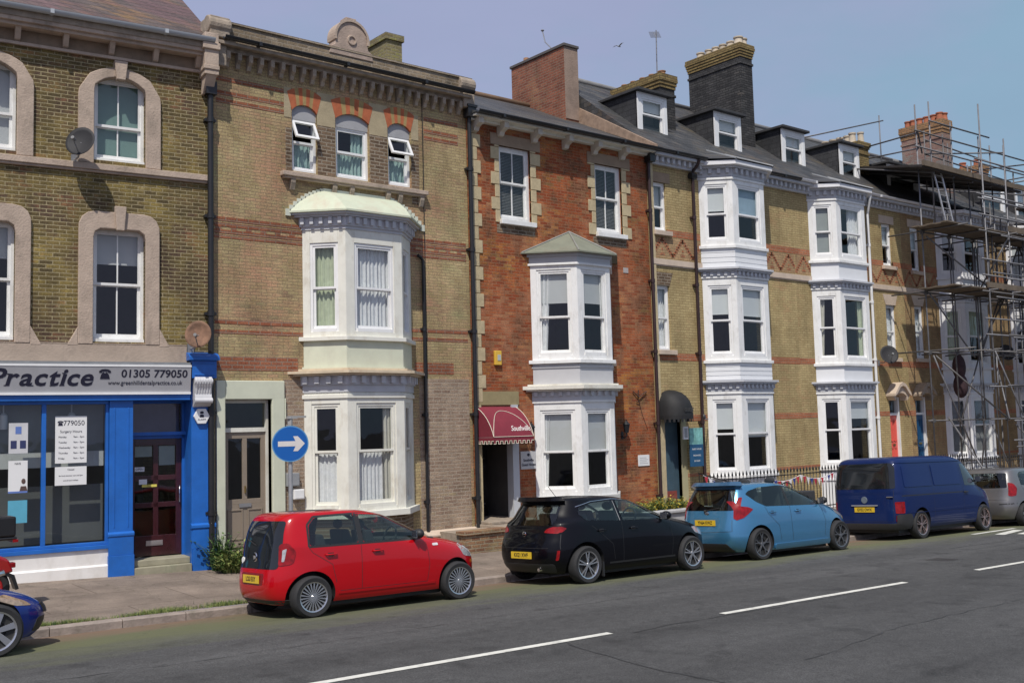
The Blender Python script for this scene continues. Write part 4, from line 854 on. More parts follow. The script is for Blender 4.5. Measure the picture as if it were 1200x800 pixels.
# cornice, corbel table, parapet
mb = MB(); mb.box(7.8, 13.68, -.10, .02, 9.52, 9.6); mb.box(7.8, 13.68, -.26, .02, 9.60, 9.66); mb.build('cornice', STONE_D, h2)
x = 8.05
while x < 13.55: mb = MB(); mb.prism_yz([(0, 9.22), (-.06, 9.24), (-.09, 9.32), (-.16, 9.38), (-.17, 9.52), (0, 9.52)], x-.04, x+.04); mb.build('bracket', STONE_D, h2, bevel=.006); x += .225
gutter(h2, 7.9, 13.7, -.30, 9.74, BLACK, .07)
CAPM = brick('weathered_parapet_brick', (.19, .145, .095), (.34, .26, .17), (.30, .25, .19), [((.40, .35, .28), 1.2, .5, .68, .6, 1), ((.06, .05, .04), 2, .58, .7, .7, 4)], contrast=.9, ms=.014)
mb = MB(); mb.box(7.8, 13.74, -.12, .25, 9.66, 10.05); mb.prism_yz([(-.15, 10.05), (-.15, 10.09), (.05, 10.15), (.28, 10.09), (.28, 10.05)], 7.8, 13.78); mb.build('parapet', CAPM, h2)
mb = MB(); mb.box(7.66, 8.05, -.22, .25, 9.72, 10.12); mb.tube([(7.635, -.1, 9.97), (8.075, -.1, 9.97)], .165, 16); mb.box(7.70, 8.0, -.18, .1, 9.2, 9.6); mb.build('end_block', STONE_D, h2, bevel=.02)
mb = MB(); mb.tube([(13.42, -.08, 9.92), (13.82, -.08, 9.92)], .165, 16); mb.box(13.5, 13.8, -.2, .2, 9.4, 9.72); mb.build('end_block', STONE_D, h2, bevel=.02)
mb = MB(); P = [(10.2, 9.95), (10.24, 10.1), (10.33, 10.16)] + [(10.72+.36*math.cos(math.radians(a)), 10.34+.36*math.sin(math.radians(a))) for a in range(180, -1, -18)] + [(11.11, 10.16), (11.2, 10.1), (11.22, 9.95)]
mb.prism_xz(P, -.14, .14); mb.box(10.60, 10.84, -.12, .12, 10.68, 10.78); mb.build('gable', mat('pinkish_weathered_stone', (.40, .31, .25), .9, var=.18, vscale=5, bump=.4, dirt=(.17, .13, .1, .6)), h2, bevel=.01)
mb = MB(); O = [(10.72+.405*math.cos(math.radians(a)), 10.325+.405*math.sin(math.radians(a))) for a in range(190, -11, -10)]; I = [(10.72+.36*math.cos(math.radians(a)), 10.32+.36*math.sin(math.radians(a))) for a in range(190, -11, -10)]
ring_prism(mb, O, I, -.17, .16); mb.lathe([(.07, 0), (.075, -.025), (.10, -.025), (.11, 0)], 18, c=(10.72, -.14, 10.30), axis='y'); mb.build('gable_moulding', STONE, h2)
# roof behind the parapet and its stack
mb = MB(); mb.add([(7.8, .25, 9.75), (13.7, .25, 9.75), (13.7, 4.5, 9.9), (7.8, 4.5, 9.9), (13.7, 9, 9.6), (7.8, 9, 9.6)], [(0, 1, 2, 3), (3, 2, 4, 5)]); rf2 = mb.build('roof', SLATE, h2, fixn=False)
CH2 = brick('mossy_chimney_brick', (.20, .16, .08), (.33, .29, .14), (.26, .23, .15), [((.25, .25, .07), 1.5, .5, .66, .7, 2)], contrast=.8)
mb = MB(); mb.box(12.12, 12.52, .75, 2.3, 9.8, 11.02); mb.box(12.08, 12.56, .71, 2.34, 10.92, 11.06); mb.build('chimney', CH2, h2)
# bay
xl, xr, p = BX
mb = MB()
frames = []
for zb, zt, z0, z1 in ((4.16, 6.30, 4.28, 6.02), (.78, 3.12, .88, 2.88)):
    for i, (X, L_) in enumerate(bay_faces(xl, xr, p)):
        mg = .15 if i != 1 else .20
        frame_face(mb, X, L_, mg, L_-mg, z0, z1, zb, zt, .12); frames.append((X, L_, mg, z0, z1, i))
layer(mb, xl, xr, p, .07, 4.10, 4.18); layer(mb, xl, xr, p, .09, .68, .80); layer(mb, xl, xr, p, .03, 2.98, 3.06)
layer(mb, xl, xr, p, -.02, 3.05, 3.12)
bay2 = mb.build('bay_window', CREAMW, h2, bevel=.006)
mb = MB(); layer(mb, xl, xr, p, -.005, 3.58, 4.10); layer(mb, xl, xr, p, .02, 3.54, 3.60); mb.build('apron', CREAM, bay2)
mb = MB(); layer(mb, xl, xr, p, .24, 3.46, 3.51); layer(mb, xl, xr, p, .16, 3.42, 3.46); layer(mb, xl, xr, p, .08, 3.51, 3.56); mb.build('ledge', mat('terracotta_stained_paint', (.60, .50, .36), .7, var=.15, dirt=(.42, .25, .13, .7), dscale=3), bay2)
mb = MB(); layer(mb, xl, xr, p, .05, 3.24, 3.42); layer(mb, xl, xr, p, .02, 3.10, 3.24); dentils(mb, xl, xr, p, .05, 3.27, 3.41, .09, .12, .07)
layer(mb, xl, xr, p, .05, 6.34, 6.56); layer(mb, xl, xr, p, .02, 6.28, 6.34); layer(mb, xl, xr, p, .18, 6.56, 6.62); layer(mb, xl, xr, p, .12, 6.52, 6.56); dentils(mb, xl, xr, p, .05, 6.38, 6.51, .07, .09, .06)
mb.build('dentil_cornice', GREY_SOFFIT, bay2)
mb = MB(); rings = []
for q, zz in ((0, 6.63), (.25, 6.82), (.55, 6.98), (.8, 7.07), (1, 7.12)):
    P = plan(xl, xr, p, .22); cx = (xl+xr)/2; T = [(cx-.82, 0), (cx-.80, -.03), (cx+.80, -.03), (cx+.82, 0)]
    rings.append([(lerp(a[0], b[0], q), lerp(a[1], b[1], q), zz) for a, b in zip(P, T)])
vs = [v for r in rings for v in r]; fs = [(j*4+i, j*4+i+1, (j+1)*4+i+1, (j+1)*4+i) for j in range(len(rings)-1) for i in range(3)] + [(16, 17, 18, 19)]
mb.add(vs, fs); layer(mb, xl, xr, p, .23, 6.60, 6.635)
mb.build('bay_roof', mat('pale_green_roof_paint', (.56, .60, .46), .6, var=.06, vscale=4, dirt=(.50, .35, .27, .65), dscale=1.6), bay2)
mb = MB()
for i in range(10): # stepped flashing following both slopes of the roof
    q_ = i/9*.97; zz = [(0, 6.63), (.25, 6.82), (.55, 6.98), (.8, 7.07), (1, 7.12)]; z = 7.12
    for (a_, za), (b_, zb_) in zip(zz, zz[1:]):
        if a_ <= q_ <= b_: z = lerp(za, zb_, (q_-a_)/(b_-a_))
    for sd in (-1, 1):
        x = (xl+xr)/2 + sd*lerp((xr-xl)/2+.31, .80, q_); mb.box(x-.05, x+.05, -.035, .0, z-.09, z+.045)
mb.box((xl+xr)/2-.8, (xl+xr)/2+.8, -.04, 0, 7.10, 7.17); mb.build('flashing', mat('pale_green_roof_paint'[:0] or 'pale_flashing', (.60, .62, .52), .6, var=.1), bay2)
mb = MB(); layer(mb, xl, xr, p, -.03, -.6, .68); mb.build('bay_base', BRN, bay2)
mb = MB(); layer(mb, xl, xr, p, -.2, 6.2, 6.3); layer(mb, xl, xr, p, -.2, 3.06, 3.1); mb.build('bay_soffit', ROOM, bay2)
curt = {(1, 0): ('full', CURT_Y), (1, 1): ('full', CURT_W), (1, 2): ('full', CURT_W), (0, 0): ('low', CURT_W), (0, 1): [('low', CURT_W), ('right', CURT_C, .3), ('left', CURT_W, .12)], (0, 2): ('low', CURT_W)}
for (X, L_, mg, z0, z1, i) in frames:
    up = 1 if z0 > 3 else 0
    sash(h2, mg, L_-mg, z0, z1, xf=X, d0=.02, fb=.05, curtain=curt[(up, i)], sub=True, wpar=bay2, cseed=i+up*5, frame=CREAMW if up == 0 else WHITE2, mid=(5.14 if up else 1.96))
# door case
mb = MB(); mb.box(7.83, 8.0, -.06, .18, -.1, 3.33); mb.box(8.93, 9.19, -.06, .18, -.1, 3.0); mb.box(8.0, 9.19, -.06, .18, 2.98, 3.33); mb.box(9.19, 9.22, -.06, 0, 2.6, 3.0); mb.build('door_surround', CREAM, h2, bevel=.02)
TAUPE = mat('taupe_door_paint', (.27, .22, .17), .45, var=.06, dirt=(.16, .13, .1, .4))
mb = MB(); mb.box(8.0, 8.05, .12, .2, .24, 2.98); mb.box(8.88, 8.93, .12, .2, .24, 2.98); mb.box(8.05, 8.88, .12, .2, 2.38, 2.46); mb.box(8.05, 8.88, .12, .2, 2.92, 2.98); mb.build('door_frame', CREAMW, h2)
g = MB(); g.quad((8.05, .16, 2.46), (8.88, .16, 2.46), (8.88, .16, 2.92), (8.05, .16, 2.92)); g.build('fanlight', GLASS, h2, fixn=False)
mb = MB(); mb.box(8.05, 8.88, .15, .19, .26, 1.05)
mb.box(8.05, 8.14, .15, .19, 1.05, 2.38); mb.box(8.79, 8.88, .15, .19, 1.05, 2.38); mb.box(8.42, 8.51, .15, .19, 1.14, 2.26); mb.box(8.14, 8.79, .15, .19, 2.26, 2.38); mb.box(8.14, 8.79, .15, .19, 1.05, 1.14)
for a, b in ((8.12, 8.42), (8.51, 8.81)):
    mb.box(a, b, .135, .15, .40, .43); mb.box(a, b, .135, .15, .93, .96); mb.box(a, a+.03, .135, .15, .43, .93); mb.box(b-.03, b, .135, .15, .43, .93)
mb.box(8.06, 8.87, .12, .15, .262, .33)
dr = mb.build('front_door', TAUPE, h2, bevel=.004)
g = MB(); g.quad((8.14, .172, 1.14), (8.42, .172, 1.14), (8.42, .172, 2.26), (8.14, .172, 2.26)); g.quad((8.51, .172, 1.14), (8.79, .172, 1.14), (8.79, .172, 2.26), (8.51, .172, 2.26)); g.build('door_glass', GLASS, dr, fixn=False)
g = MB(); g.box(8.34, 8.58, .125, .135, .99, 1.06); g.build('letter_box', mat('worn_aluminium', (.5, .48, .46), .35, .8), dr)
g = MB(); g.box(8.455, 8.475, .12, .15, 1.25, 1.38); g.build('door_knob', mat('brass', (.5, .35, .12), .3, 1), dr)
mb = MB(); mb.box(7.85, 9.1, -.30, .2, -.3, -.02); mb.box(7.95, 9.0, -.18, .2, -.02, .12); mb.box(8.0, 8.93, -.08, .2, .12, .24); mb.build('doorstep', STONE_P, h2, bevel=.015)
mb = MB(); mb.box(7.9, 9.5, -.75, -.30, -.3, -.035); mb.build('threshold', mat('red_tile', (.36, .13, .08), .8, var=.2), h2)
pipe(h2, 12.42, -.1, 5.9, BLACK, .035, -.06, bend=[(12.36, -.06, 5.97), (12.28, -.08, 6.0)])
pipe(h2, 13.70, -.1, 9.4, BLACK, .05, -.10)
pp = MB(); pp.box(13.6, 13.82, -.22, -.03, 9.2, 9.46); pp.box(13.58, 13.84, -.24, -.02, 9.42, 9.47); pp.build('rainwater_hopper', BLACK, h2)
mb = MB(); mb.tube([(12.50, -.02, 3.4), (12.5, -.02, 9.45)], .008, 5); mb.build('cable', BLACK, h2)
# plinth strip along the foot of the wall
mb = MB(); mb.box(12.3, 13.68, -.22, .02, -.6, .12); mb.prism_yz([(-.25, .12), (-.25, .17), (0, .24), (0, .12)], 12.3, 13.68); mb.build('plinth', STONE_P, h2, bevel=.015)
# meter boxes on the wall
for lab, x0, x1, z0, z1, m in (('grey meter box on the wall between the cream doorway and the bay', 9.20, 9.46, 1.33, 1.58, mat('meter_grey', (.28, .29, .30), .5, var=.1)), ('small white meter box just below the grey one', 9.34, 9.56, 1.08, 1.27, WHITE2)):
    t = thing('meter_box', lab, 'meter box', ((x0+x1)/2, FY, z0), org=((x0+x1)/2, 0, z0))
    q = MB(); q.box(x0, x1, -.11, -.005, z0, z1); q.build('box', m, t, bevel=.01); q = MB(); q.box(x0+.02, x1-.02, -.118, -.11, z0+.02, z1-.02); q.build('lid', m, t)

# ================================================================ BUILDING 3: orange red guest house
BK3 = brick('orange_red_brick', (.26, .060, .024), (.47, .145, .048), (.31, .16, .09),
    [((.11, .055, .03), 1.5, .45, .58, .85, 3), ((.56, .235, .05), .75, .53, .67, .75, 7), ((.20, .15, .06), 2.6, .56, .68, .7, 9), ((.50, .22, .12), .6, .48, .66, .6, 2)], contrast=.8, ms=.0065, bh=.068)
h3 = house('guest_house', 'orange red brick guest house with cream quoins and white two storey bay', 13.75, 19.4, 9.3, -.3)
bx = (15.43, 18.0, .76)
holes = [(14.59, 15.52, 7.03, 8.74), (17.58, 18.5, 7.03, 8.74), (13.86, 14.80, .30, 2.6), (15.62, 17.8, 3.9, 5.95), (15.62, 17.8, .85, 2.7)]
mb = MB(); wall(mb, 13.70, 19.42, -.8, 9.3, holes, rev=.18)
mb.quad((19.42, 0, -.8), (19.42, 9, -.8), (19.42, 9, 9.3), (19.42, 0, 9.3)); mb.quad((13.7, 0, -.8), (13.7, 0, 9.3), (13.7, 9, 9.3), (13.7, 9, -.8)); mb.quad((13.7, 9, -.8), (19.42, 9, -.8), (19.42, 9, 9.3), (13.7, 9, 9.3))
mb.build('wall', BK3, h3, fixn=False)
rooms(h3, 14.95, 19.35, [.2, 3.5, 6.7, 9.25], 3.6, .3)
mb = MB(); mb.quad((14.9, .2, 0), (14.9, 3, 0), (14.9, 3, 9), (14.9, .2, 9)); mb.quad((13.74, .2, 0), (13.74, 3, 0), (13.74, 3, 9), (13.74, .2, 9)); mb.quad((13.72, .2, .3), (14.9, .2, .3), (14.9, 3, .3), (13.72, 3, .3)); mb.quad((13.72, .2, 2.8), (14.9, .2, 2.8), (14.9, 3, 2.8), (13.72, 3, 2.8)); mb.quad((13.72, 3.0, 0), (14.9, 3.0, 0), (14.9, 3.0, 9), (13.72, 3.0, 9)); mb.build('porch_wall', mat('porch_shade_dark', (.10, .095, .09), .8), h3, fixn=False)  # dark wall colour stands in for the shade inside the porch
def quoins(par, x, z0, z1, side, w1=.20, w2=.30, h=.30, m=STONE_Y, base=0):
    q = MB(); z = z0; k = base
    while z < z1-.02:
        w = w2 if k % 2 else w1; a, b = (x, x+w) if side > 0 else (x-w, x); q.box(a, b, -.022, .05, z+.006, min(z+h, z1)-.006); z += h; k += 1
    return q.build('quoins', m, par, bevel=.008)
quoins(h3, 13.76, 2.9, 9.1, 1, .20, .30, .30)
for i, (a, b) in enumerate(((14.59, 15.52), (17.58, 18.5))):
    quoins(h3, a, 6.95, 8.74, -1, .13, .24, .29, base=i); quoins(h3, b, 6.95, 8.74, 1, .16, .30, .29, base=i)
    mb = MB(); mb.box(a-.24, b+.30, -.024, .05, 8.74, 9.0); mb.build('lintel', mat('brown_lintel_stone', (.30, .22, .15), .85, var=.15, bump=.3), h3)
    mb = MB(); mb.box(a-.02, b+.08, -.10, .12, 6.92, 7.03); mb.build('window_sill', WHITE, h3, bevel=.008)
    sash(h3, a, b, 7.03, 8.74, d0=.07, bars=1, fb=.07, curtain=('venetian', mat('venetian_slats', (.55, .54, .53), .5)) if i == 0 else [('venetian', mat('venetian_slats', (.55, .54, .53), .5))], cseed=i, mid=7.92)
    mb = MB(); mb.box(a-.1, b+.1, -.007, .02, 6.72, 6.92); mb.build('dark_brick_patch', BRN, h3)
# eaves
mb = MB(); mb.box(13.72, 19.44, -.14, .02, 9.16, 9.24); mb.box(13.72, 19.44, -.34, -.10, 9.22, 9.26); mb.build('eaves_board', CREAMW, h3)
for x in (13.9, 14.62, 15.62, 16.6, 17.55, 18.5): mb = MB(); mb.prism_yz([(0, 8.92), (-.10, 8.94), (-.14, 9.02), (-.30, 9.08), (-.30, 9.22), (0, 9.22)], x-.07, x+.07); mb.build('eaves_bracket', mat('aged_cream_paint', (.55, .50, .42), .6, dirt=(.25, .2, .15, .6)), h3, bevel=.01)
gutter(h3, 13.72, 19.6, -.40, 9.32, BLACK, .075)
mb = MB(); mb.add([(13.70, -.38, 9.27), (19.42, -.38, 9.27), (19.42, 4, 11.42), (13.70, 4, 11.42), (19.42, 9.2, 9.2), (13.7, 9.2, 9.2)], [(0, 1, 2, 3), (3, 2, 4, 5), (0, 3, 5), (1, 4, 2)]); rf3 = mb.build('roof', SLATE, h3, fixn=False)
mb = MB(); mb.tube([(13.7, 4, 11.44), (19.4, 4, 11.44)], .10, 8); mb.build('ridge_tile', mat('ridge_clay', (.20, .13, .08), .85, var=.25), rf3, smooth=True)
CH3 = brick('red_chimney_brick', (.20, .07, .045), (.36, .13, .075), (.26, .17, .12), [((.12, .07, .05), 1.4, .52, .68, .7, 2), ((.30, .2, .1), 1, .58, .7, .5, 5)], contrast=.9)
ch = MB(); ch.box(18.9, 19.38, 2.42, 4.7, 9.6, 12.72); ch.build('chimney', CH3, h3)
q = MB(); q.box(18.86, 19.42, 2.36, 4.74, 12.72, 12.80); q.build('chimney_cap', mat('dark_capping', (.10, .09, .085), .8), h3, bevel=.01)
q = MB(); q.box(18.905, 19.40, 2.40, 2.425, 10.7, 12.72); q.build('chimney_render', mat('chimney_render', (.30, .22, .17), .9, var=.2, bump=.4, dirt=(.13, .1, .08, .6)), h3)
q = MB(); q.lathe([(0, 12.8), (.09, 12.8), (.08, 12.98), (0, 12.98)], 12, c=(19.14, 4.3, 0)); q.build('chimney_pot', mat('clay_pot', (.36, .19, .10), .85, var=.3), h3)
q = MB(); q.prism_yz([(-.36, 9.30), (-.36, 9.42), (4, 12.0), (4, 11.4)], 19.38, 19.5); q.build('gable_upstand', mat('mortar_fillet', (.30, .21, .15), .9, var=.3, vscale=6), h3)
# bay
xl, xr, p = bx
mb = MB(); frames = []
for zb, zt, z0, z1 in ((3.80, 6.06, 3.95, 5.92), (.72, 3.02, .86, 2.70)):
    for i, (X, L_) in enumerate(bay_faces(xl, xr, p)):
        mg = .14
        frame_face(mb, X, L_, mg, L_-mg, z0, z1, zb, zt, .12); frames.append((X, L_, mg, z0, z1, i))
layer(mb, xl, xr, p, .05, 6.02, 6.07); layer(mb, xl, xr, p, .08, 3.76, 3.84); layer(mb, xl, xr, p, .03, 2.86, 2.92)
bay3 = mb.build('bay_window', WHITE, h3, bevel=.006)
mb = MB(); layer(mb, xl, xr, p, .02, 6.06, 6.22); layer(mb, xl, xr, p, .06, 6.22, 6.30); layer(mb, xl, xr, p, -.005, 3.28, 3.77); layer(mb, xl, xr, p, .02, 3.66, 3.70); mb.build('panelling', mat('grey_panel_paint', (.50, .50, .51), .5, var=.04), bay3)
mb = MB(); layer(mb, xl, xr, p, .22, 3.17, 3.25); layer(mb, xl, xr, p, .12, 3.25, 3.29); layer(mb, xl, xr, p, .15, 3.13, 3.17); mb.build('ledge', mat('cream_flaking_paint', (.70, .68, .60), .6, var=.1, bump=.3, dirt=(.45, .38, .28, .5), dscale=5), bay3)
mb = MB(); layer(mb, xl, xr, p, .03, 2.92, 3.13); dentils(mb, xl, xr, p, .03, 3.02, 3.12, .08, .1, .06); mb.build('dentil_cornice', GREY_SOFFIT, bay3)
mb = MB(); P = plan(xl, xr, p, .17); A = ((xl+xr)/2-.05, -.02, 6.93); vs = [(x, y, 6.31) for x, y in P] + [A]
mb.add(vs, [(0, 1, 4), (1, 2, 4), (2, 3, 4), (0, 3, 2, 1)]); layer(mb, xl, xr, p, .19, 6.29, 6.32)
mb.build('bay_roof', mat('verdigris_lead', (.20, .21, .16), .7, var=.12, vscale=3, dirt=(.19, .12, .085, .6), dscale=1.3), bay3)
for a, b in ((0, 4), (1, 4), (2, 4), (3, 4)): q = MB(); q.tube([(vs[a][0], vs[a][1], vs[a][2]+.01), (vs[b][0], vs[b][1], vs[b][2]+.01)], .022, 6); q.build('lead_roll', mat('grey_lead_roll', (.25, .25, .23), .6), bay3)
mb = MB(); layer(mb, xl, xr, p, .07, .62, .74); layer(mb, xl, xr, p, 0, -.8, .62); mb.build('bay_base', mat('grey_white_stone', (.50, .50, .48), .75, var=.12, dirt=(.2, .2, .17, .6)), bay3)
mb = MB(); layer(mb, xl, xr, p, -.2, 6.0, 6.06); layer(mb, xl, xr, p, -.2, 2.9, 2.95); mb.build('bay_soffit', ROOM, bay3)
for (X, L_, mg, z0, z1, i) in frames:
    up = z0 > 3
    cu = [('blind', BLIND, .38), ('left', CURT_W, .42)] if (up and i == 0) else [('blind', BLIND, .38), ('right', CURT_W, .15)] if up else [('blind', BLIND, .505)] + ([('left', CURT_W, .3)] if i == 0 else [])
    sash(h3, mg, L_-mg, z0, z1, xf=X, d0=.02, fb=.05, curtain=cu, sub=True, wpar=bay3, cseed=i*3+up, mid=4.83 if up else 1.76)
# doorway
mb = MB(); mb.box(13.75, 14.98, -.02, .05, 2.84, 3.14); mb.build('door_lintel', mat('olive_stone', (.30, .25, .13), .85, var=.12, vscale=6), h3)
mb = MB(); mb.box(13.76, 13.90, -.03, .2, .1, 2.84); mb.build('door_jamb', STONE_Y, h3)
mb = MB(); mb.box(14.74, 14.92, -.05, .16, .22, 2.84); mb.build('door_jamb', mat('pale_grey_board', (.50, .52, .55), .4, var=.04), h3)
mb = MB(); mb.box(13.9, 14.74, .90, .95, .35, 2.8); pdr = mb.build('inner_door', mat('near_black_door', (.02, .02, .02), .3, var=.6), h3)
mb = MB()
r_ = random.Random(4)
for k in range(26):
    t = r_.random(); x = 14.38+.28*r_.random(); z = .5+1.2*r_.random(); mb.ball((x, .89, z), (.03, .006, .02), 6, 4)
mb.build('frosted_pattern', mat('frosted_pattern', (.13, .13, .13), .4), pdr)
mb = MB(); mb.box(13.70, 15.2, -1.1, .3, -.7, .28); mb.box(13.75, 14.98, -.5, 1.0, .28, .34); mb.build('doorstep', STONE_D, h3, bevel=.012)
mb = MB(); mb.box(12.6, 15.5, -1.12, -.9, -.9, .20); mb.box(12.55, 15.5, -1.16, -.86, .20, .27); mb.build('step_wall', brick('rustic_brick_wall', (.17, .08, .05), (.34, .20, .11), (.30, .25, .17), [((.30, .27, .14), 1.2, .52, .68, .6, 2)], contrast=.9), h3)
mb = MB(); mb.box(12.6, 13.7, -.9, -.22, -.9, .22); mb.build('step_paving', STONE_D, h3)
mb = MB(); mb.quad((19.0, -.006, .3), (19.2, -.006, .3), (19.2, -.006, .5), (19.0, -.006, .5))
# vents and patched bricks
mb = MB(); mb.box(18.46, 18.63, -.012, .02, 6.09, 6.22); mb.build('vent', mat('vent_grey', (.42, .38, .36), .7), h3)
pipe(h3, 19.42, -.4, 9.1, PIPE_BR, .045, -.09)
pp = MB(); pp.box(19.34, 19.52, -.24, -.03, 9.0, 9.2); pp.build('rainwater_hopper', BLACK, h3)
# ---- things fixed to the guest house
t = thing('awning', 'maroon fabric awning with cream scalloped valance and script lettering over the guest house door', 'awning', (14.4, FY, 1.9), org=(14.4, 0, 1.9))
ax0, ax1 = 13.75, 14.86
MAR = mat('maroon_canvas', (.19, .020, .036), .85, var=.12, vscale=4)
prof = [(0, 2.80)] + [(-.64*lerp(math.sin(a), a/(math.pi/2), .45), 2.14+.66*lerp(math.cos(a), 1-a/(math.pi/2), .45)) for a in [math.pi/2*k/8 for k in range(1, 9)]]
mb = MB(); n = len(prof); vs = [(ax0, y, z) for y, z in prof] + [(ax1, y, z) for y, z in prof]; mb.add(vs, [(i, i+1, n+i+1, n+i) for i in range(n-1)])
for x in (ax0, ax1): mb.add([(x, y, z) for y, z in prof] + [(x, 0, 2.14)], [list(range(n+1))])
mb.build('canopy', MAR, t, smooth='auto', fixn=False)
mb = MB(); nt_ = 15
def val(x0, y0, x1, y1, ntt):
    for i in range(ntt*2):
        a, b = i/(ntt*2), (i+1)/(ntt*2); z = 1.99 if i % 2 == 0 else 2.05
        P = [(lerp(x0, x1, a), lerp(y0, y1, a)), (lerp(x0, x1, b), lerp(y0, y1, b))]; mb.quad((*P[0], z), (*P[1], z), (*P[1], 2.14), (*P[0], 2.14))
val(ax0, -.64, ax1, -.64, 9); val(ax0, 0, ax0, -.64, 5); val(ax1, -.64, ax1, 0, 5); mb.build('valance', MAR, t, fixn=False)
TRIM = mat('cream_piping', (.72, .68, .55), .7)
mb = MB()
def key(x0, y0, x1, y1, ntt, off):
    pts = []
    for i in range(ntt*2):
        a, b = i/(ntt*2), (i+1)/(ntt*2); z = 1.99 if i % 2 == 0 else 2.05
        pts += [(lerp(x0, x1, a)+off[0], lerp(y0, y1, a)+off[1], z), (lerp(x0, x1, b)+off[0], lerp(y0, y1, b)+off[1], z)]
    mb.tube(pts, .008, 4)
key(ax0, -.64, ax1, -.64, 9, (0, -.004)); key(ax0, 0, ax0, -.64, 5, (-.004, 0)); mb.build('piping', TRIM, t)
mb = MB(); mb.tube([(ax0, y-.004, z+.004) for y, z in prof], .007, 4); mb.tube([(ax1, y-.004, z+.004) for y, z in prof], .007, 4); mb.tube([(ax0, -.645, 2.14), (ax1, -.645, 2.14)], .006, 4)
def on_can(u, k): # u across, k 0..1 along profile
    i = min(n-2, int(k*(n-1))); f = k*(n-1)-i; return (u, lerp(prof[i][0], prof[i+1][0], f)-.006, lerp(prof[i][1], prof[i+1][1], f)+.006)
mb.tube([on_can(lerp(ax0, ax1, s), 1-.72*math.sin(math.pi*s)**.8 if False else 1-(.75*math.sin(math.pi*s)**.75)) for s in [i/24 for i in range(25)]], .006, 4)
mb.build('seam_piping', TRIM, t)
def can_y(z):
    for (ya, za), (yb, zb_) in zip(prof, prof[1:]):
        if za >= z >= zb_: return lerp(ya, yb, (za-z)/(za-zb_))
    return prof[-1][0]
mb = MB(); put_text(mb, 'Southville', .16, lambda u, v, w: (14.54+u, can_y(2.31+v)-.008-w, 2.31+v), bold=.0, shear=.45, ext=.002, sx=.85); mb.build('lettering', mat('white_lettering', (.8, .78, .74), .6), t, fixn=False)
mb = MB(); mb.tube([(ax0, -.62, 2.13), (ax1, -.62, 2.13)], .012, 6); mb.tube([(ax0+.01, 0, 2.13), (ax0+.01, -.62, 2.13)], .012, 6); mb.tube([(ax1-.01, 0, 2.13), (ax1-.01, -.62, 2.13)], .012, 6); mb.build('frame', mat('awning_frame', (.5, .5, .5), .4, .7), t)
t = thing('alarm_box', 'yellow burglar alarm box on the orange brick above the awning', 'alarm box', (14.39, FY, 3.7), org=(14.39, 0, 3.7))
mb = MB(); mb.box(14.30, 14.48, -.07, 0, 3.72, 4.04); mb.build('box', mat('yellow_plastic', (.72, .45, .06), .5, var=.06), t, bevel=.012)
mb = MB(); mb.box(14.36, 14.45, -.078, -.07, 3.82, 3.95); mb.build('label', mat('grey_label', (.45, .5, .5), .5), t)
t = thing('guest_house_sign', 'grey board sign on the wall between the guest house doorway and the bay', 'sign', (15.2, FY, 1.39), org=(15.2, 0, 1.39))
mb = MB(); mb.box(14.98, 15.42, -.035, 0, 1.39, 1.79); mb.build('board', mat('pale_grey_sign', (.50, .50, .50), .5, var=.03), t, bevel=.005)
mb = MB(); mb.lathe([(0, -.042), (.035, -.042), (.035, -.034)], 16, c=(15.2, 0, 1.71), axis='y')
mb.build('emblem', INK, t)
for z, tx in ((1.59, 'Southville'), (1.49, 'Guest House')): mb = MB(); put_text(mb, tx, .085, lambda u, v, w, z=z: (15.2+u, -.037-w, z+v), bold=.002, ext=.001, sx=.9); mb.build('lettering', INK, t, fixn=False)
def lantern(lab, x, z):
    t = thing('wall_lantern', lab, 'lantern', (x, FY, z), org=(x, 0, z), group='lanterns either side of the guest house bay')
    mb = MB(); mb.tube([(x, 0, z-.12), (x, -.08, z-.17), (x, -.16, z-.12), (x, -.16, z-.05)], .014, 6); mb.box(x-.035, x+.035, -.015, 0, z-.2, z-.02)
    mb.lathe([(.05, z-.05), (.085, z+.14), (.10, z+.15), (.03, z+.23), (.012, z+.25), (.02, z+.27), (0, z+.29)], 6, c=(x, -.16, 0)); mb.build('bracket', BLACK, t)
    mb = MB(); mb.lathe([(.045, z-.045), (.075, z+.135)], 6, c=(x, -.16, 0)); mb.build('glass', mat('green_lantern_glass', (.06, .09, .07), .15), t)
lantern('black wall lantern between the maroon awning and the bay', 15.20, 2.18); lantern('black wall lantern right of the white bay on orange brick', 18.22, 2.18)
t = thing('wall_plaque', 'blank white plaque on orange brick near the right drainpipe of the guest house', 'plaque', (18.93, FY, 1.3), org=(18.93, 0, 1.3)); mb = MB(); mb.box(18.74, 19.13, -.02, 0, 1.30, 1.57); mb.build('plate', WHITE2, t, bevel=.004)
mb = MB()
for k in range(4): mb.box(18.79, 19.08-.05*(k % 2), -.0215, -.02, 1.36+.045*k, 1.37+.045*k)
mb.build('print', mat('faint_print', (.35, .35, .35), .6), t)
mb = MB(); mb.tube([(18.8, -.02, 3.0), (18.8, -.05, 3.18)], .016, 6); mb.tube([(18.62, -.03, 3.15), (18.8, -.05, 3.0), (19.1, -.03, 3.14)], .014, 6); mb.tube([(18.72, -.03, 2.9), (18.86, -.03, 2.86)], .012, 6); mb.tube([(18.8, -.02, 3.0), (18.95, -.01, 2.55), (19.12, -.01, 2.2)], .006, 5)
o = mb.build('wall_bracket', mat('rusty_iron', (.09, .05, .035), .8), None, org=(0, 0, 0)); o.location = (0, FY, 0); tag(o, 'rusty iron sign bracket left empty on the orange brick wall', 'bracket')
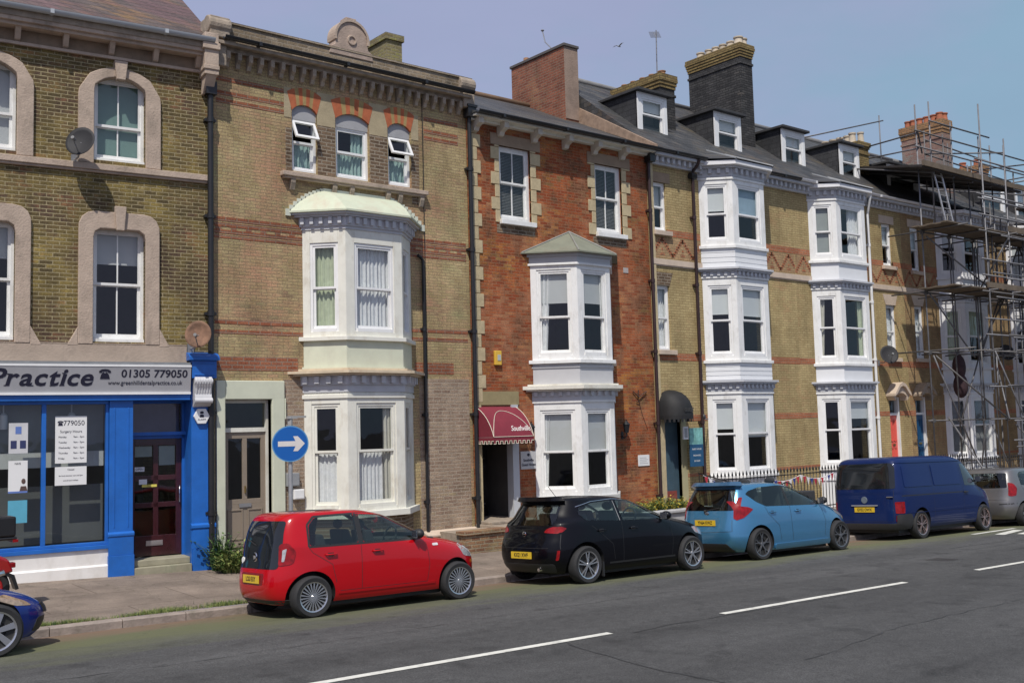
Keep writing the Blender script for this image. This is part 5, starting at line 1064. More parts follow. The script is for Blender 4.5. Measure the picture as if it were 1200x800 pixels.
# ================================================================ TERRACE OF YELLOW BRICK HOUSES WITH THREE STOREY WHITE BAYS
BK4 = brick('cream_yellow_brick', (.38, .285, .135), (.54, .43, .215), (.28, .205, .10), [((.44, .25, .13), .7, .54, .70, .6, 3), ((.25, .17, .075), .6, .55, .70, .6, 8)], contrast=.6, ms=.008, bump=.3, bh=.068)
RED4 = brick('orange_band_brick', (.36, .12, .06), (.46, .18, .09), (.33, .22, .14), [], contrast=.7, ms=.009)
BK4D = brick('soot_stained_brick', (.30, .20, .10), (.46, .33, .16), (.28, .2, .12), [((.30, .13, .06), .9, .5, .68, .7, 3), ((.12, .08, .05), .8, .56, .7, .7, 6)], contrast=.7, ms=.010)
WSH = mat('weathered_white_paint', (.74, .74, .75), .5, var=.06, dirt=(.45, .43, .4, .4), dscale=3)
CLAD = mat('white_cladding', (.74, .75, .76), .4, var=.03)
DORM = mat('dark_felt', (.04, .04, .042), .75, var=.25, vscale=3)
DORM_SL = brick('dormer_slate', (.045, .046, .05), (.08, .08, .082), (.02, .02, .02), [], bw=.3, bh=.15, ms=.006, contrast=.6, bump=.4, rough=.6)
def terrace_bay(h, xl, xr, p, blinds, clad=True, arched=False, top=True, levels=3, wood=WHITE):
    mb = MB(); frames = []
    lv = [(6.98, 8.88, 7.14, 8.68, 7.88), (3.92, 6.22, 4.08, 5.95, 5.02), (.90, 3.14, 1.02, 2.92, 2.02)][:levels] if levels == 3 else [(3.92, 6.22, 4.08, 5.95, 5.02), (.90, 3.14, 1.02, 2.92, 2.02)]
    for li, (zb, zt, z0, z1, zm) in enumerate(lv):
        for i, (X, L_) in enumerate(bay_faces(xl, xr, p)):
            mg = .14 if i != 1 else .19
            frame_face(mb, X, L_, mg, L_-mg, z0, z1, zb, zt, .12); frames.append((X, L_, mg, z0, z1, zm, i, li))
        layer(mb, xl, xr, p, .06, zb-.04, zb+.04); layer(mb, xl, xr, p, .03, zt-.08, zt-.02)
    bay = mb.build('bay_window', wood, h, bevel=.006)
    for zb, zt in ((6.42, 6.96), (3.42, 3.9)) if levels == 3 else ((3.42, 3.9),):
        mb = MB()
        layer(mb, xl, xr, p, -.01, zb, zt)
        if clad:
            n = 4
            for k in range(n): layer(mb, xl, xr, p, .004, zb+.02+(zt-zb-.02)*k/n, zb+(zt-zb-.02)*(k+1)/n-.0)
        mb.build('apron', CLAD, bay, bevel=.004)
    mb = MB(); layer(mb, xl, xr, p, -.01, -.9, .88); layer(mb, xl, xr, p, .02, .55, .6); mb.build('apron', CLAD, bay, bevel=.004)
    for zt in ((6.42, 3.42) if levels == 3 else (3.42,)):
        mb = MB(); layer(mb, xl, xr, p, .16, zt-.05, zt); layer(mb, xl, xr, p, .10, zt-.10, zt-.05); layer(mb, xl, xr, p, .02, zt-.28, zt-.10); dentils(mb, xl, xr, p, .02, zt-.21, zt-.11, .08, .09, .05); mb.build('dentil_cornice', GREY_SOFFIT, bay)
    if top:
        mb = MB()
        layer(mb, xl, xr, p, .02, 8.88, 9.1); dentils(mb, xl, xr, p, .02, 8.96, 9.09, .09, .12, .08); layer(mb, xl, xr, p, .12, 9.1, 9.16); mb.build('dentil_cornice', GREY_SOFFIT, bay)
    if top:
        mb = MB(); layer(mb, xl, xr, p, .24, 9.16, 9.27); mb.build('eaves_board', WSH, bay)
        mb = MB(); P = plan(xl, xr, p, .28); cx = (xl+xr)/2; vs = [(x, min(y, -.05), 9.29) for x, y in P]; vs[0] = (P[0][0], .0, 9.34); vs[3] = (P[3][0], 0, 9.34)
        vs = vs + [(cx-.35, .62, 9.93), (cx+.35, .62, 9.93)]
        mb.add(vs, [(0, 1, 4), (1, 2, 5, 4), (2, 3, 5)]); mb.build('bay_roof', SLATE, bay, fixn=False)
        q = MB(); q.tube([vs[1], vs[4]], .03, 6); q.tube([vs[2], vs[5]], .03, 6); q.build('lead_roll', LEAD, bay)
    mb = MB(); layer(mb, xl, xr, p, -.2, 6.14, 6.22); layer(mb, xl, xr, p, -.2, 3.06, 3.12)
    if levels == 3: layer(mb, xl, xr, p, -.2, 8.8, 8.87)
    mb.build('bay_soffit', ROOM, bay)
    for (X, L_, mg, z0, z1, zm, i, li) in frames:
        sash(h, mg, L_-mg, z0, z1, xf=X, d0=.02, fb=.05, curtain=blinds.get((li, i)), sub=True, wpar=bay, cseed=int(xl*3)+i+li*5, mid=zm, frame=WHITE2)
    return bay
PINK4 = brick('pinkish_panel_brick', (.38, .235, .125), (.50, .34, .18), (.30, .21, .12), [], contrast=.6, ms=.009, bh=.068)
def zigzag(h, x0, x1, zb=6.63, zt=7.10, per=.78, m=RED4, ph=0.):
    q = MB(); q.box(x0, x1, -.003, .01, 6.58, 7.14); q.build('zigzag_panel', PINK4, h)
    mb = MB(); x = x0+ph
    def seg(a, b):
        n = 7
        for k in range(n):
            t0, t1 = k/n, (k+1)/n; xa, xb = lerp(a[0], b[0], t0), lerp(a[0], b[0], t1); za, zb_ = lerp(a[1], b[1], t0), lerp(a[1], b[1], t1)
            lo, hi = max(min(xa, xb), x0), min(max(xa, xb), x1)
            if hi-lo > .02: mb.box(lo-.022, hi+.022, -.008, .01, min(za, zb_)-.012, max(za, zb_)+.02)
    while x < x1:
        seg((x, zb), (x+per/2, zt)); seg((x+per/2, zt), (x+per, zb))
        for (dx, dz) in ((.5, .18), (.43, .06), (.57, .06), (.5, .07)):
            cx = x+per*dx
            if x0+.05 < cx < x1-.05: mb.box(cx-.03, cx+.03, -.008, .01, zb+dz-.03, zb+dz+.03)
        x += per
    return mb.build('zigzag_brickwork', m, h)
def terrace_house(name, label, x0, x1, bay, nwins, door, brickm=BK4, blinds={}, clad=True, levels=3, wood=WHITE):
    xl, xr, p = bay
    h = house(name, label, x0, x1, 9.3, base_z((x0+x1)/2)+.02)
    holes = [(a, b, c, d) for a, b, c, d in nwins] + ([door[:4]] if door else [])
    for z0, z1 in ((7.14, 8.68), (4.08, 5.95), (1.02, 2.92)): holes.append((xl+.2, xr-.2, z0, z1))
    mb = MB(); wall(mb, x0, x1, -1.2, 9.3, holes, rev=.16)
    mb.quad((x1, 0, -1), (x1, 9, -1), (x1, 9, 9.3), (x1, 0, 9.3)); mb.quad((x0, 0, -1), (x0, 0, 9.3), (x0, 9, 9.3), (x0, 9, -1)); mb.quad((x0, 9, -1), (x1, 9, -1), (x1, 9, 9.3), (x0, 9, 9.3))
    mb.build('wall', brickm, h, fixn=False)
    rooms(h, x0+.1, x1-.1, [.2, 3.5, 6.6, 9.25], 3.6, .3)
    segs = [(x0, xl-.02), (xr+.02, x1)]
    for a, b in segs:
        if b-a < .05: continue
        mb = MB(); mb.box(a, b, -.05, .02, 6.40, 6.55); mb.box(a, b, -.03, .02, 6.37, 6.40); mb.build('string_course', STONE_P, h)
        # bands stop against openings
        for z0, z1 in ((7.16, 7.34), (3.94, 4.12), (2.38, 2.54), (.95, 1.03)):
            cuts = [a] + [v for hh in holes if hh[2] < z1 and hh[3] > z0 and hh[0] >= a-.1 and hh[1] <= b+.1 for v in (hh[0], hh[1])] + [b]
            cuts = sorted(cuts)
            for k in range(0, len(cuts)-1, 2):
                if cuts[k+1]-cuts[k] > .04: band(h, cuts[k], cuts[k+1], z0, z1, RED4, -.005)
        zigzag(h, a+.02, b-.02)
    for k, (a, b, c, d) in enumerate(nwins):
        mb = MB(); mb.box(a-.08, b+.12, -.10, .12, c-.12, c); mb.build('window_sill', STONE_P, h, bevel=.01)
        if c < 6: mb = MB(); mb.prism_xz([(a, d), (b, d), (b+.14, d+.34), (a-.14, d+.34)], -.012, .03); mb.build('lintel', STONE_P if x0 > 24 else BRN, h)
        else: mb = MB(); mb.box(a-.14, b+.16, -.012, .03, d, d+.26); mb.build('lintel', STONE_P if x0 > 24 else mat('brown_lintel_stone', (.30, .22, .15)), h)
        sash(h, a, b, c, d, d0=.06, fb=.045, mid=c+(d-c)*.5, curtain=('full', CURT_W) if (k % 2) else ('high', BLIND_L), cseed=k, frame=WHITE2)
    for a, b in segs:
        if b-a < .05: continue
        # eaves
        mb = MB(); mb.box(a, b, -.10, .02, 9.0, 9.2); mb.box(a, b, -.30, .02, 9.2, 9.27)
        x = a+.1
        while x < b-.05: mb.box(x, x+.09, -.2, -.1, 9.06, 9.19); x += .21
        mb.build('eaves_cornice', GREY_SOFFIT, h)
        gutter(h, a, b, -.34, 9.34, WSH if x0 > 24 else BLACK, .07)
    terrace_bay(h, xl, xr, p, blinds, clad, levels=levels, wood=wood)
    mb = MB(); mb.add([(x0, -.33, 9.29), (x1, -.33, 9.29), (x1, 3.7, 12.4), (x0, 3.7, 12.4), (x1, 9.2, 9.0), (x0, 9.2, 9.0)], [(0, 1, 2, 3), (3, 2, 4, 5), (0, 3, 5), (1, 4, 2)]); rf = mb.build('roof', SLATE, h, fixn=False)
    mb = MB(); mb.tube([(x0, 3.7, 12.42), (x1, 3.7, 12.42)], .09, 8); mb.build('ridge_tile', mat('grey_ridge', (.2, .2, .2), .8), rf, smooth=True)
    return h
def dormer(h, x0, x1, y0=.9, z0=10.08, z1=11.28, open_=False, w=None):
    """flat roofed dormer standing on the slope"""
    rz = lambda y: 9.29+(y+.33)*.772
    mb = MB(); yb = (z1-9.29)/.772-.33
    for x in (x0, x1): mb.prism_yz([(y0+.04, rz(y0+.04)-.05), (y0+.04, z1), (yb, z1)], x-.02 if x == x1 else x, x if x == x1 else x+.02)
    d = mb.build('dormer', DORM_SL, h)
    mb = MB(); mb.box(x0-.10, x1+.10, y0-.14, yb+.1, z1, z1+.075); mb.build('dormer_roof', DORM, d, bevel=.01)
    mb = MB(); X = lambda u, dd, z: (x0+u, y0+dd, z); L_ = x1-x0
    frame_face(mb, X, L_, .13, L_-.13, z0+.08, z1-.12, z0-.08, z1, .08)
    mb.box(x0-.02, x1+.02, y0-.06, y0+.02, z0-.12, z0-.04); mb.build('dormer_front', WHITE2, d, bevel=.006)
    sash(h, .13, L_-.13, z0+.08, z1-.12, xf=X, d0=.01, fb=.05, sub=True, wpar=d, mid=z0+.62, curtain=('blind', BLIND_L, .35), frame=WHITE2, cseed=3)
    mb = MB(); mb.box(x0+.03, x1-.03, y0+.5, y0+.52, z0, z1); mb.build('dormer_lining', ROOM, d)
# --- house A
bl = {(0, 0): ('blind', BLIND_L, .45), (0, 1): [('blind', mat('sky_reflection_blind', (.30, .40, .48), .8), .48), ('left', CURT_W, .2)], (0, 2): ('full', CURT_W),  # blue of the upper blind stands in for sky reflected in the pane
      (1, 0): ('blind', BLIND_L, .40), (1, 1): [('blind', BLIND_L, .42)], (2, 0): ('blind', BLIND_L, .40), (2, 1): ('blind', BLIND_L, .52)}
hA = terrace_house('terraced_house', 'cream yellow terraced house with black domed door awning, left white bay and tall dark chimney', 19.5, 25.55, (21.42, 24.03, .63),
    [(19.66, 20.12, 7.28, 8.56), (19.66, 20.12, 4.20, 5.87)], (19.72, 20.32, .2, 2.5), BK4, bl)
bl = {(0, 0): ('blind', mat('grey_blind', (.30, .32, .31)), .98), (0, 1): [('right', CURT_W, .45)], (0, 2): ('full', CURT_W), (1, 0): ('left', CURT_C, .5), (1, 1): [('right', CURT_Y, .25)], (2, 0): None, (2, 1): ('blind', BLIND_L, .3)}
hB = terrace_house('terraced_house', 'cream yellow terraced house with white three storey bay, coral front door and white drainpipe', 25.55, 31.35, (26.3, 28.95, .58),
    [(30.22, 30.78, 7.18, 8.56), (30.22, 30.78, 4.22, 5.92)], (30.12, 30.72, .6, 2.98), BK4, bl, clad=False)
bl = {(0, 0): ('blind', BLIND, .4), (1, 0): ('full', CURT_Y), (1, 1): [('high', CURT_Y)], (2, 0): ('venetian', mat('white_shutter', (.6, .6, .6))), (2, 1): ('venetian', mat('white_shutter', (.6, .6, .6)))}
hC = terrace_house('terraced_house', 'sooty yellow terraced house behind the scaffolding with a dark blue front door', 31.35, 37.3, (33.5, 36.25, .6),
    [(31.92, 32.46, 7.14, 8.6), (31.92, 32.46, 4.24, 5.98)], (31.66, 32.3, .6, 2.98), BK4D, bl, clad=False, wood=WSH)
hD = terrace_house('terraced_house', 'far right terraced house with white framed bay beyond the scaffolding', 37.3, 43.2, (38.5, 41.1, .6),
    [(42.0, 42.5, 7.14, 8.6), (42.0, 42.5, 4.24, 5.98)], (42.0, 42.6, .6, 2.98), BK4D, {(0, 0): ('blind', BLIND, .9), (1, 0): ('blind', BLIND, .3)}, clad=False, wood=WSH)
# pilaster strip and drainpipes
mb = MB(); mb.box(19.46, 19.62, -.04, .02, -.9, 9.2); mb.build('corner_strip', STONE_Y, hA)
pipe(hA, 21.10, -.4, 8.9, PIPE_BR, .045, -.09, bend=[(21.1, -.12, 9.0), (21.1, -.28, 9.12), (21.1, -.34, 9.25)])
q = MB(); q.tube([(21.0, -.09, 8.86), (21.2, -.09, 8.86)], .09, 8); q.build('rainwater_hopper', BLACK, hA)
pipe(hB, 29.30, -.4, 8.7, WHITE2, .045, -.10, bend=[(29.3, -.12, 8.8), (29.15, -.3, 9.1), (29.15, -.34, 9.3)])
for x0, x1, hh in ((20.15, 21.3, hA), (23.3, 24.5, hA), (26.45, 27.62, hB), (29.5, 30.62, hB)): dormer(hh, x0, x1)
# larger far dormers under and beyond the scaffold roof
dormer(hC, 32.3, 34.3, .9, 10.0, 11.0); dormer(hD, 38.6, 40.4, .8, 10.0, 11.3); dormer(hD, 41.3, 42.7, .8, 10.0, 11.3)
# ---- chimneys
SOOT = brick('tarred_chimney_brick', (.035, .035, .037), (.085, .083, .082), (.03, .03, .03), [((.14, .12, .10), 2.2, .58, .72, .6, 3)], contrast=.8, ms=.012, bump=.6)
SOOT_R = mat('sooty_render', (.055, .055, .058), .9, var=.3, vscale=3, bump=.4, bscale=12, dirt=(.12, .12, .11, .5), dscale=3)
MOSSB = brick('lichened_yellow_brick', (.19, .13, .055), (.33, .245, .10), (.13, .10, .05), [((.16, .13, .06), 2, .55, .7, .6, 2)], contrast=.7, ms=.014)
POT = mat('clay_pot', (.36, .19, .10)); POTW = mat('pale_pot', (.52, .45, .35), .8, var=.2, dirt=(.2, .16, .12, .6))
def chimney(h, x0, x1, y0, y1, zb, zt, body, cap, pots, potm, pr=.13, ph=.3, capd=.08, steps=4, caph=.35):
    mb = MB(); mb.box(x0, x1, y0, y1, zb, zt-caph); mb.box(x0-.03, x1+.03, y0-.03, y1+.03, zt-caph-.22, zt-caph-.15); c = mb.build('chimney', body, h)
    mb = MB()
    for k in range(steps):
        o = capd*(k+1)/steps if k < steps-1 else capd*.7; a = zt-caph+caph*k/steps; mb.box(x0-o, x1+o, y0-o, y1+o, a, a+caph/steps)
    mb.build('chimney_cap', cap, c)
    for (fx, fy, sc) in pots:
        x = lerp(x0, x1, fx); y = lerp(y0, y1, fy); r = pr*sc; q = MB()
        q.lathe([(0, zt), (r*1.05, zt), (r*.92, zt+ph*.15), (r*.82, zt+ph*.8), (r, zt+ph*.86), (r, zt+ph), (r*.78, zt+ph), (r*.7, zt+ph*.5), (0, zt+ph*.45)], 14, c=(x, y, 0)); q.build('chimney_pot', potm, c, smooth='auto')
    return c
chimney(hA, 25.42, 26.0, 1.55, 3.63, 9.8, 13.95, SOOT, MOSSB, [(.3, .08, 1.1), (.7, .1, 1.2), (.5, .27, 1), (.5, .42, .9), (.5, .56, .9), (.5, .70, .9), (.5, .86, 1)], POTW, .14, .26, .10, 5, .42)
chimney(hA, 21.6, 22.2, 1.4, 3.25, 9.9, 12.2, SOOT, MOSSB, [(.5, .1, 1), (.5, .3, .9), (.5, .5, .9), (.5, .7, .9), (.5, .9, .9)], POT, .12, .16, .10, 4, .40)
chimney(hB, 33.0-1.6, 33.6-1.6, 1.4, 3.0, 10.2, 11.75, MOSSB, MOSSB, [(.5, .05, .9), (.2, .18, 1), (.5, .38, 1), (.5, .56, 1), (.5, .74, 1), (.5, .93, 1)], POTW, .13, .36, .10, 3, .22)
chimney(hC, 37.45, 38.05, 1.6, 3.3, 9.8, 13.6, brick('pinkish_chimney_brick', (.24, .13, .11), (.38, .24, .18), (.26, .2, .17), [((.2, .22, .21), .7, .46, .6, .75, 3), ((.36, .25, .1), 1, .55, .7, .5, 5)], contrast=.9), brick('orange_cap_brick', (.34, .17, .08), (.42, .24, .11), (.14, .12, .09), [], contrast=.6),
    [(.3, .1, 1), (.7, .08, 1.15), (.5, .28, 1), (.5, .45, 1), (.5, .62, 1), (.5, .78, .9), (.5, .92, .9)], mat('terracotta_pot', (.36, .12, .06), .85, var=.35), .14, .30, .09, 4, .5)
chimney(hD, 43.0, 43.7, 3.0, 5.6, 10.5, 12.9, brick('pinkish_chimney_brick', (.24, .13, .11), (.38, .24, .18), (.26, .2, .17)), brick('orange_cap_brick', (.34, .17, .08), (.42, .24, .11), (.14, .12, .09)), [(.5, .1, 1.2), (.5, .35, 1), (.5, .6, 1), (.5, .85, 1)], mat('terracotta_pot', (.46, .15, .07)), .15, .3, .08, 3, .3)
# ---- doors of the terrace
def terr_door(h, x0, x1, z0, z1, zf, m, lab=None, hood=True):
    mb = MB(); mb.box(x0, x0+.07, .06, .16, z0, z1); mb.box(x1-.08, x1, .02, .16, z0, z1); mb.box(x0+.07, x1-.08, .06, .16, zf, zf+.07); mb.box(x0+.07, x1-.08, .06, .16, z1-.05, z1); mb.build('door_frame', WHITE2, h)
    mb = MB(); a, b = x0+.07, x1-.08; mb.box(a, b, .10, .14, z0, zf)
    w = (b-a-.24)/2
    for k in range(2):
        xa = a+.08+k*(w+.08)
        for (c, d) in ((z0+.15, z0+.75), (z0+.95, zf-.15)): mb.box(xa, xa+w, .085, .10, c, c+.025); mb.box(xa, xa+w, .085, .10, d-.025, d); mb.box(xa, xa+.02, .085, .1, c, d); mb.box(xa+w-.02, xa+w, .085, .1, c, d)
    d = mb.build('front_door', m, h)
    q = MB(); q.box(a+.15, b-.15, .075, .085, z0+.83, z0+.88); q.build('letter_box', mat('brass', (.5, .35, .12)), d)
    g = MB(); g.quad((a, .11, zf+.07), (b, .11, zf+.07), (b, .11, z1-.05), (a, .11, z1-.05)); g.build('fanlight', GLASS, h, fixn=False)
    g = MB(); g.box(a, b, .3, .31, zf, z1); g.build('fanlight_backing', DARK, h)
    if hood:
        c = (x0+x1)/2; w = .47; mb = MB()
        top = [(c-w, z1+.10), (c-.36, z1+.22), (c-.18, z1+.40), (c, z1+.46), (c+.18, z1+.40), (c+.36, z1+.22), (c+w, z1+.10)]
        inn = [(c-w, z1+.02), (c-.34, z1+.10), (c-.16, z1+.29), (c, z1+.34), (c+.16, z1+.29), (c+.34, z1+.10), (c+w, z1+.02)]
        ring_prism(mb, top, inn, -.34, .02)
        inn2 = [(c-.33, z1-.12), (c-.30, z1+.02), (c-.14, z1+.10), (c, z1+.12), (c+.14, z1+.10), (c+.30, z1+.02), (c+.33, z1-.12)]
        ring_prism(mb, inn, inn2, -.26, .02)
        mb.build('door_hood', STONE_P if h is hB else STONE_D, h, bevel=.008)
    mb = MB(); mb.box(x0-.15, x1+.15, -.3, .1, z0-.12, z0-.01); mb.box(x0-.3, x1+.3, -.7, .1, z0-.3, z0-.12); mb.box(x0-.4, x1+.4, -1.1, .1, z0-.9, z0-.3); mb.build('doorstep', STONE_P, h)
terr_door(hB, 30.12, 30.72, .62, 2.98, 2.40, mat('coral_door_paint', (.72, .12, .09), .35, var=.03))
terr_door(hC, 31.66, 32.3, .62, 2.98, 2.40, mat('dark_blue_door_paint', (.01, .07, .17), .35, var=.06))
terr_door(hD, 42.0, 42.6, .62, 2.98, 2.40, mat('grey_door_paint', (.2, .2, .2), .4))
# door of house A stands deep under its awning
mb = MB(); mb.box(19.72, 20.32, .1, .14, .2, 2.5); da = mb.build('front_door', mat('steel_blue_door', (.05, .09, .12), .5, var=.2), hA)
q = MB(); q.box(19.72, 20.2, .08, .1, .22, .62); q.build('kick_board', mat('red_brown_board', (.22, .05, .04), .6), da)
mb = MB(); mb.box(20.32, 20.52, -.03, .12, -.1, 2.5); mb.build('door_jamb', mat('olive_cream_paint', (.40, .37, .22), .7, var=.1), hA)
mb = MB(); mb.box(19.60, 19.72, -.03, .12, -.1, 2.5); mb.build('door_jamb', STONE_Y, hA)
mb = MB(); mb.box(19.6, 20.6, -.7, .1, -.9, .1); mb.box(19.7, 20.4, -.3, .1, .1, .2); mb.build('doorstep', STONE_P, hA)
t = thing('door_awning', 'black domed fabric awning with scalloped edge over the first terraced house door', 'awning', (19.95, FY, 2.4), org=(19.95, 0, 2.4))
mb = MB(); vs = []; n, k_ = 14, 6; cx, hw = 19.96, .48
for j in range(k_+1):
    ph = math.pi/2*j/k_
    for i in range(n+1):
        th = math.pi*i/n; vs.append((cx-hw*math.cos(th)*math.sin(ph)**.8, -.62*math.sin(th)**.7*math.sin(ph), 2.52+.66*math.cos(ph)**.85))
mb.add(vs, [(j*(n+1)+i, j*(n+1)+i+1, (j+1)*(n+1)+i+1, (j+1)*(n+1)+i) for j in range(k_) for i in range(n)])
b0 = k_*(n+1)
for i in range(n*2):
    def at(f): i0 = min(n-1, int(f)); g_ = f-i0; a, b = vs[b0+i0], vs[b0+i0+1]; return (lerp(a[0], b[0], g_), lerp(a[1], b[1], g_))
    a, b = at(i/2), at((i+1)/2); z = 2.36 if i % 2 == 0 else 2.43; mb.quad((*a, z), (*b, z), (*b, 2.52), (*a, 2.52))
mb.build('canopy', mat('black_canvas', (.012, .012, .013), .7, var=.3, vscale=6), t, smooth='auto', fixn=False)
mb = MB(); put_text(mb, 'GUEST', .13, lambda u, v, w: (cx+.03+u, -.63-w+.0*v, 2.66+v), bold=.003, sx=.9); mb.build('lettering', mat('grey_lettering', (.05, .05, .05), .7), t, fixn=False)
# hanging blue sign and its notice beside the first terrace door
t = thing('hanging_sign', 'blue and turquoise board sign hanging from an iron bracket by the first terrace door', 'sign', (20.9, FY-.3, 2.5), org=(20.9, -.3, 2.5))
mb = MB(); mb.tube([(20.62, -.04, 2.42), (20.62, -.04, 2.42), (21.05, -.30, 2.42)], .02, 6); mb.tube([(20.7, -.5, 2.42), (21.25, -.14, 2.42)], .018, 6); mb.lathe([(0, 2.42), (.05, 2.44), (.04, 2.52), (0, 2.56)], 8, c=(20.78, -.42, 0)); mb.build('bracket', BLACK, t, smooth='auto')
mb = MB(); mb.box(20.34, 20.84, -.30, -.27, 1.22, 1.78); mb.build('board', mat('deep_blue_board', (.018, .085, .18), .5, var=.12), t)
mb = MB(); mb.box(20.34, 20.84, -.298, -.272, 1.78, 2.2); mb.build('picture_panel', mat('turquoise_panel', (.20, .45, .42), .5, var=.4, vscale=7), t)
for z in (1.66, 1.5, 1.36): mb = MB(); put_text(mb, 'GUEST HOUSE' if z > 1.6 else 'VACANCIES' if z > 1.4 else 'EN SUITE', .055, lambda u, v, w, z=z: (20.59+u, -.301-w, z+v), ext=.001); mb.build('lettering', mat('white_lettering', (.8, .78, .74)), t, fixn=False)
t = thing('door_notice', 'small white framed notice beside the first terrace doorway', 'notice', (20.2, FY-.3, 1.9), org=(20.25, -.1, 1.9)); mb = MB(); mb.box(20.14, 20.32, -.12, -.08, 1.92, 2.24); mb.build('frame', WHITE2, t)
mb = MB(); mb.box(20.17, 20.29, -.123, -.12, 1.96, 2.2); mb.build('sheet', mat('faint_print', (.35, .35, .35)), t)
# dishes of the terrace
dish('black satellite dish on the yellow wall above the coral door', (29.62, FY, 4.05), 0, .28, DISHG, aim=(-.6, -.75, .35))
dish('black satellite dish behind the scaffolding at first floor height', (37.25, FY, 4.3), 0, .28, DISHG, aim=(-.6, -.75, .35))
# ================================================================ VEHICLES
def car_paint(name, col, rough=.28, metal=.0, coat=1., flake=0):
    m = mat(name, col, rough, metal, var=.015, vscale=2, coat=coat, spec=(.5 if metal else .12)); return m
def dark_glass(name, col=(.018, .022, .024), f0=.07, tint=(.30, .34, .33)):
    return glass_mat(name, tint=tint, rough=.015, f0=f0)
CARGLASS = dark_glass('car_glass', tint=(.66, .76, .72)); CARGLASS2 = dark_glass('tinted_car_glass', tint=(.35, .38, .38)); PRIVACY = mat('privacy_glass', (.012, .014, .016), .06, var=.3, coat=.5)
TYRE = mat('tyre_rubber', (.022, .022, .023), .8, var=.2, vscale=20); TRIMB = mat('black_plastic', (.02, .02, .021), .55, var=.1)
ALLOY = mat('alloy_silver', (.62, .62, .63), .25, .9, var=.03); ALLOYD = mat('brake_dark', (.03, .03, .03), .6, .3)
REDL = mat('red_lens', (.24, .004, .006), .3, coat=.6, var=.45, vscale=14, spec=.2); CLEARL = mat('clear_lens', (.50, .50, .50), .08, .3, coat=1., var=.3, vscale=25); AMBL = mat('amber_lens', (.6, .22, .03), .15, coat=.8)
YPL = mat('yellow_plate', (.70, .47, .03), .4, var=.03); WPL = mat('white_plate', (.75, .75, .74), .4, var=.03); PLINK = mat('plate_black', (.012, .012, .012), .5); CHROME = mat('chrome', (.7, .7, .7), .12, 1, var=.02)
SEATM = mat('seat_cloth', (.03, .032, .036), .9, var=.1); CABIN = mat('cabin_trim', (.035, .035, .037), .85)
def spline(P, n):
    """Catmull-Rom through rows of numbers, centripetal-free but clamped"""
    out = []
    for i in range(len(P)-1):
        p0, p1, p2, p3 = P[max(i-1, 0)], P[i], P[i+1], P[min(i+2, len(P)-1)]
        for k in range(n):
            t = k/n; out.append([.5*((2*b)+(-a+c)*t+(2*a-5*b+4*c-d)*t*t+(-a+3*b-3*c+d)*t**3) for a, b, c, d in zip(p0, p1, p2, p3)])
    out.append(list(P[-1])); return out
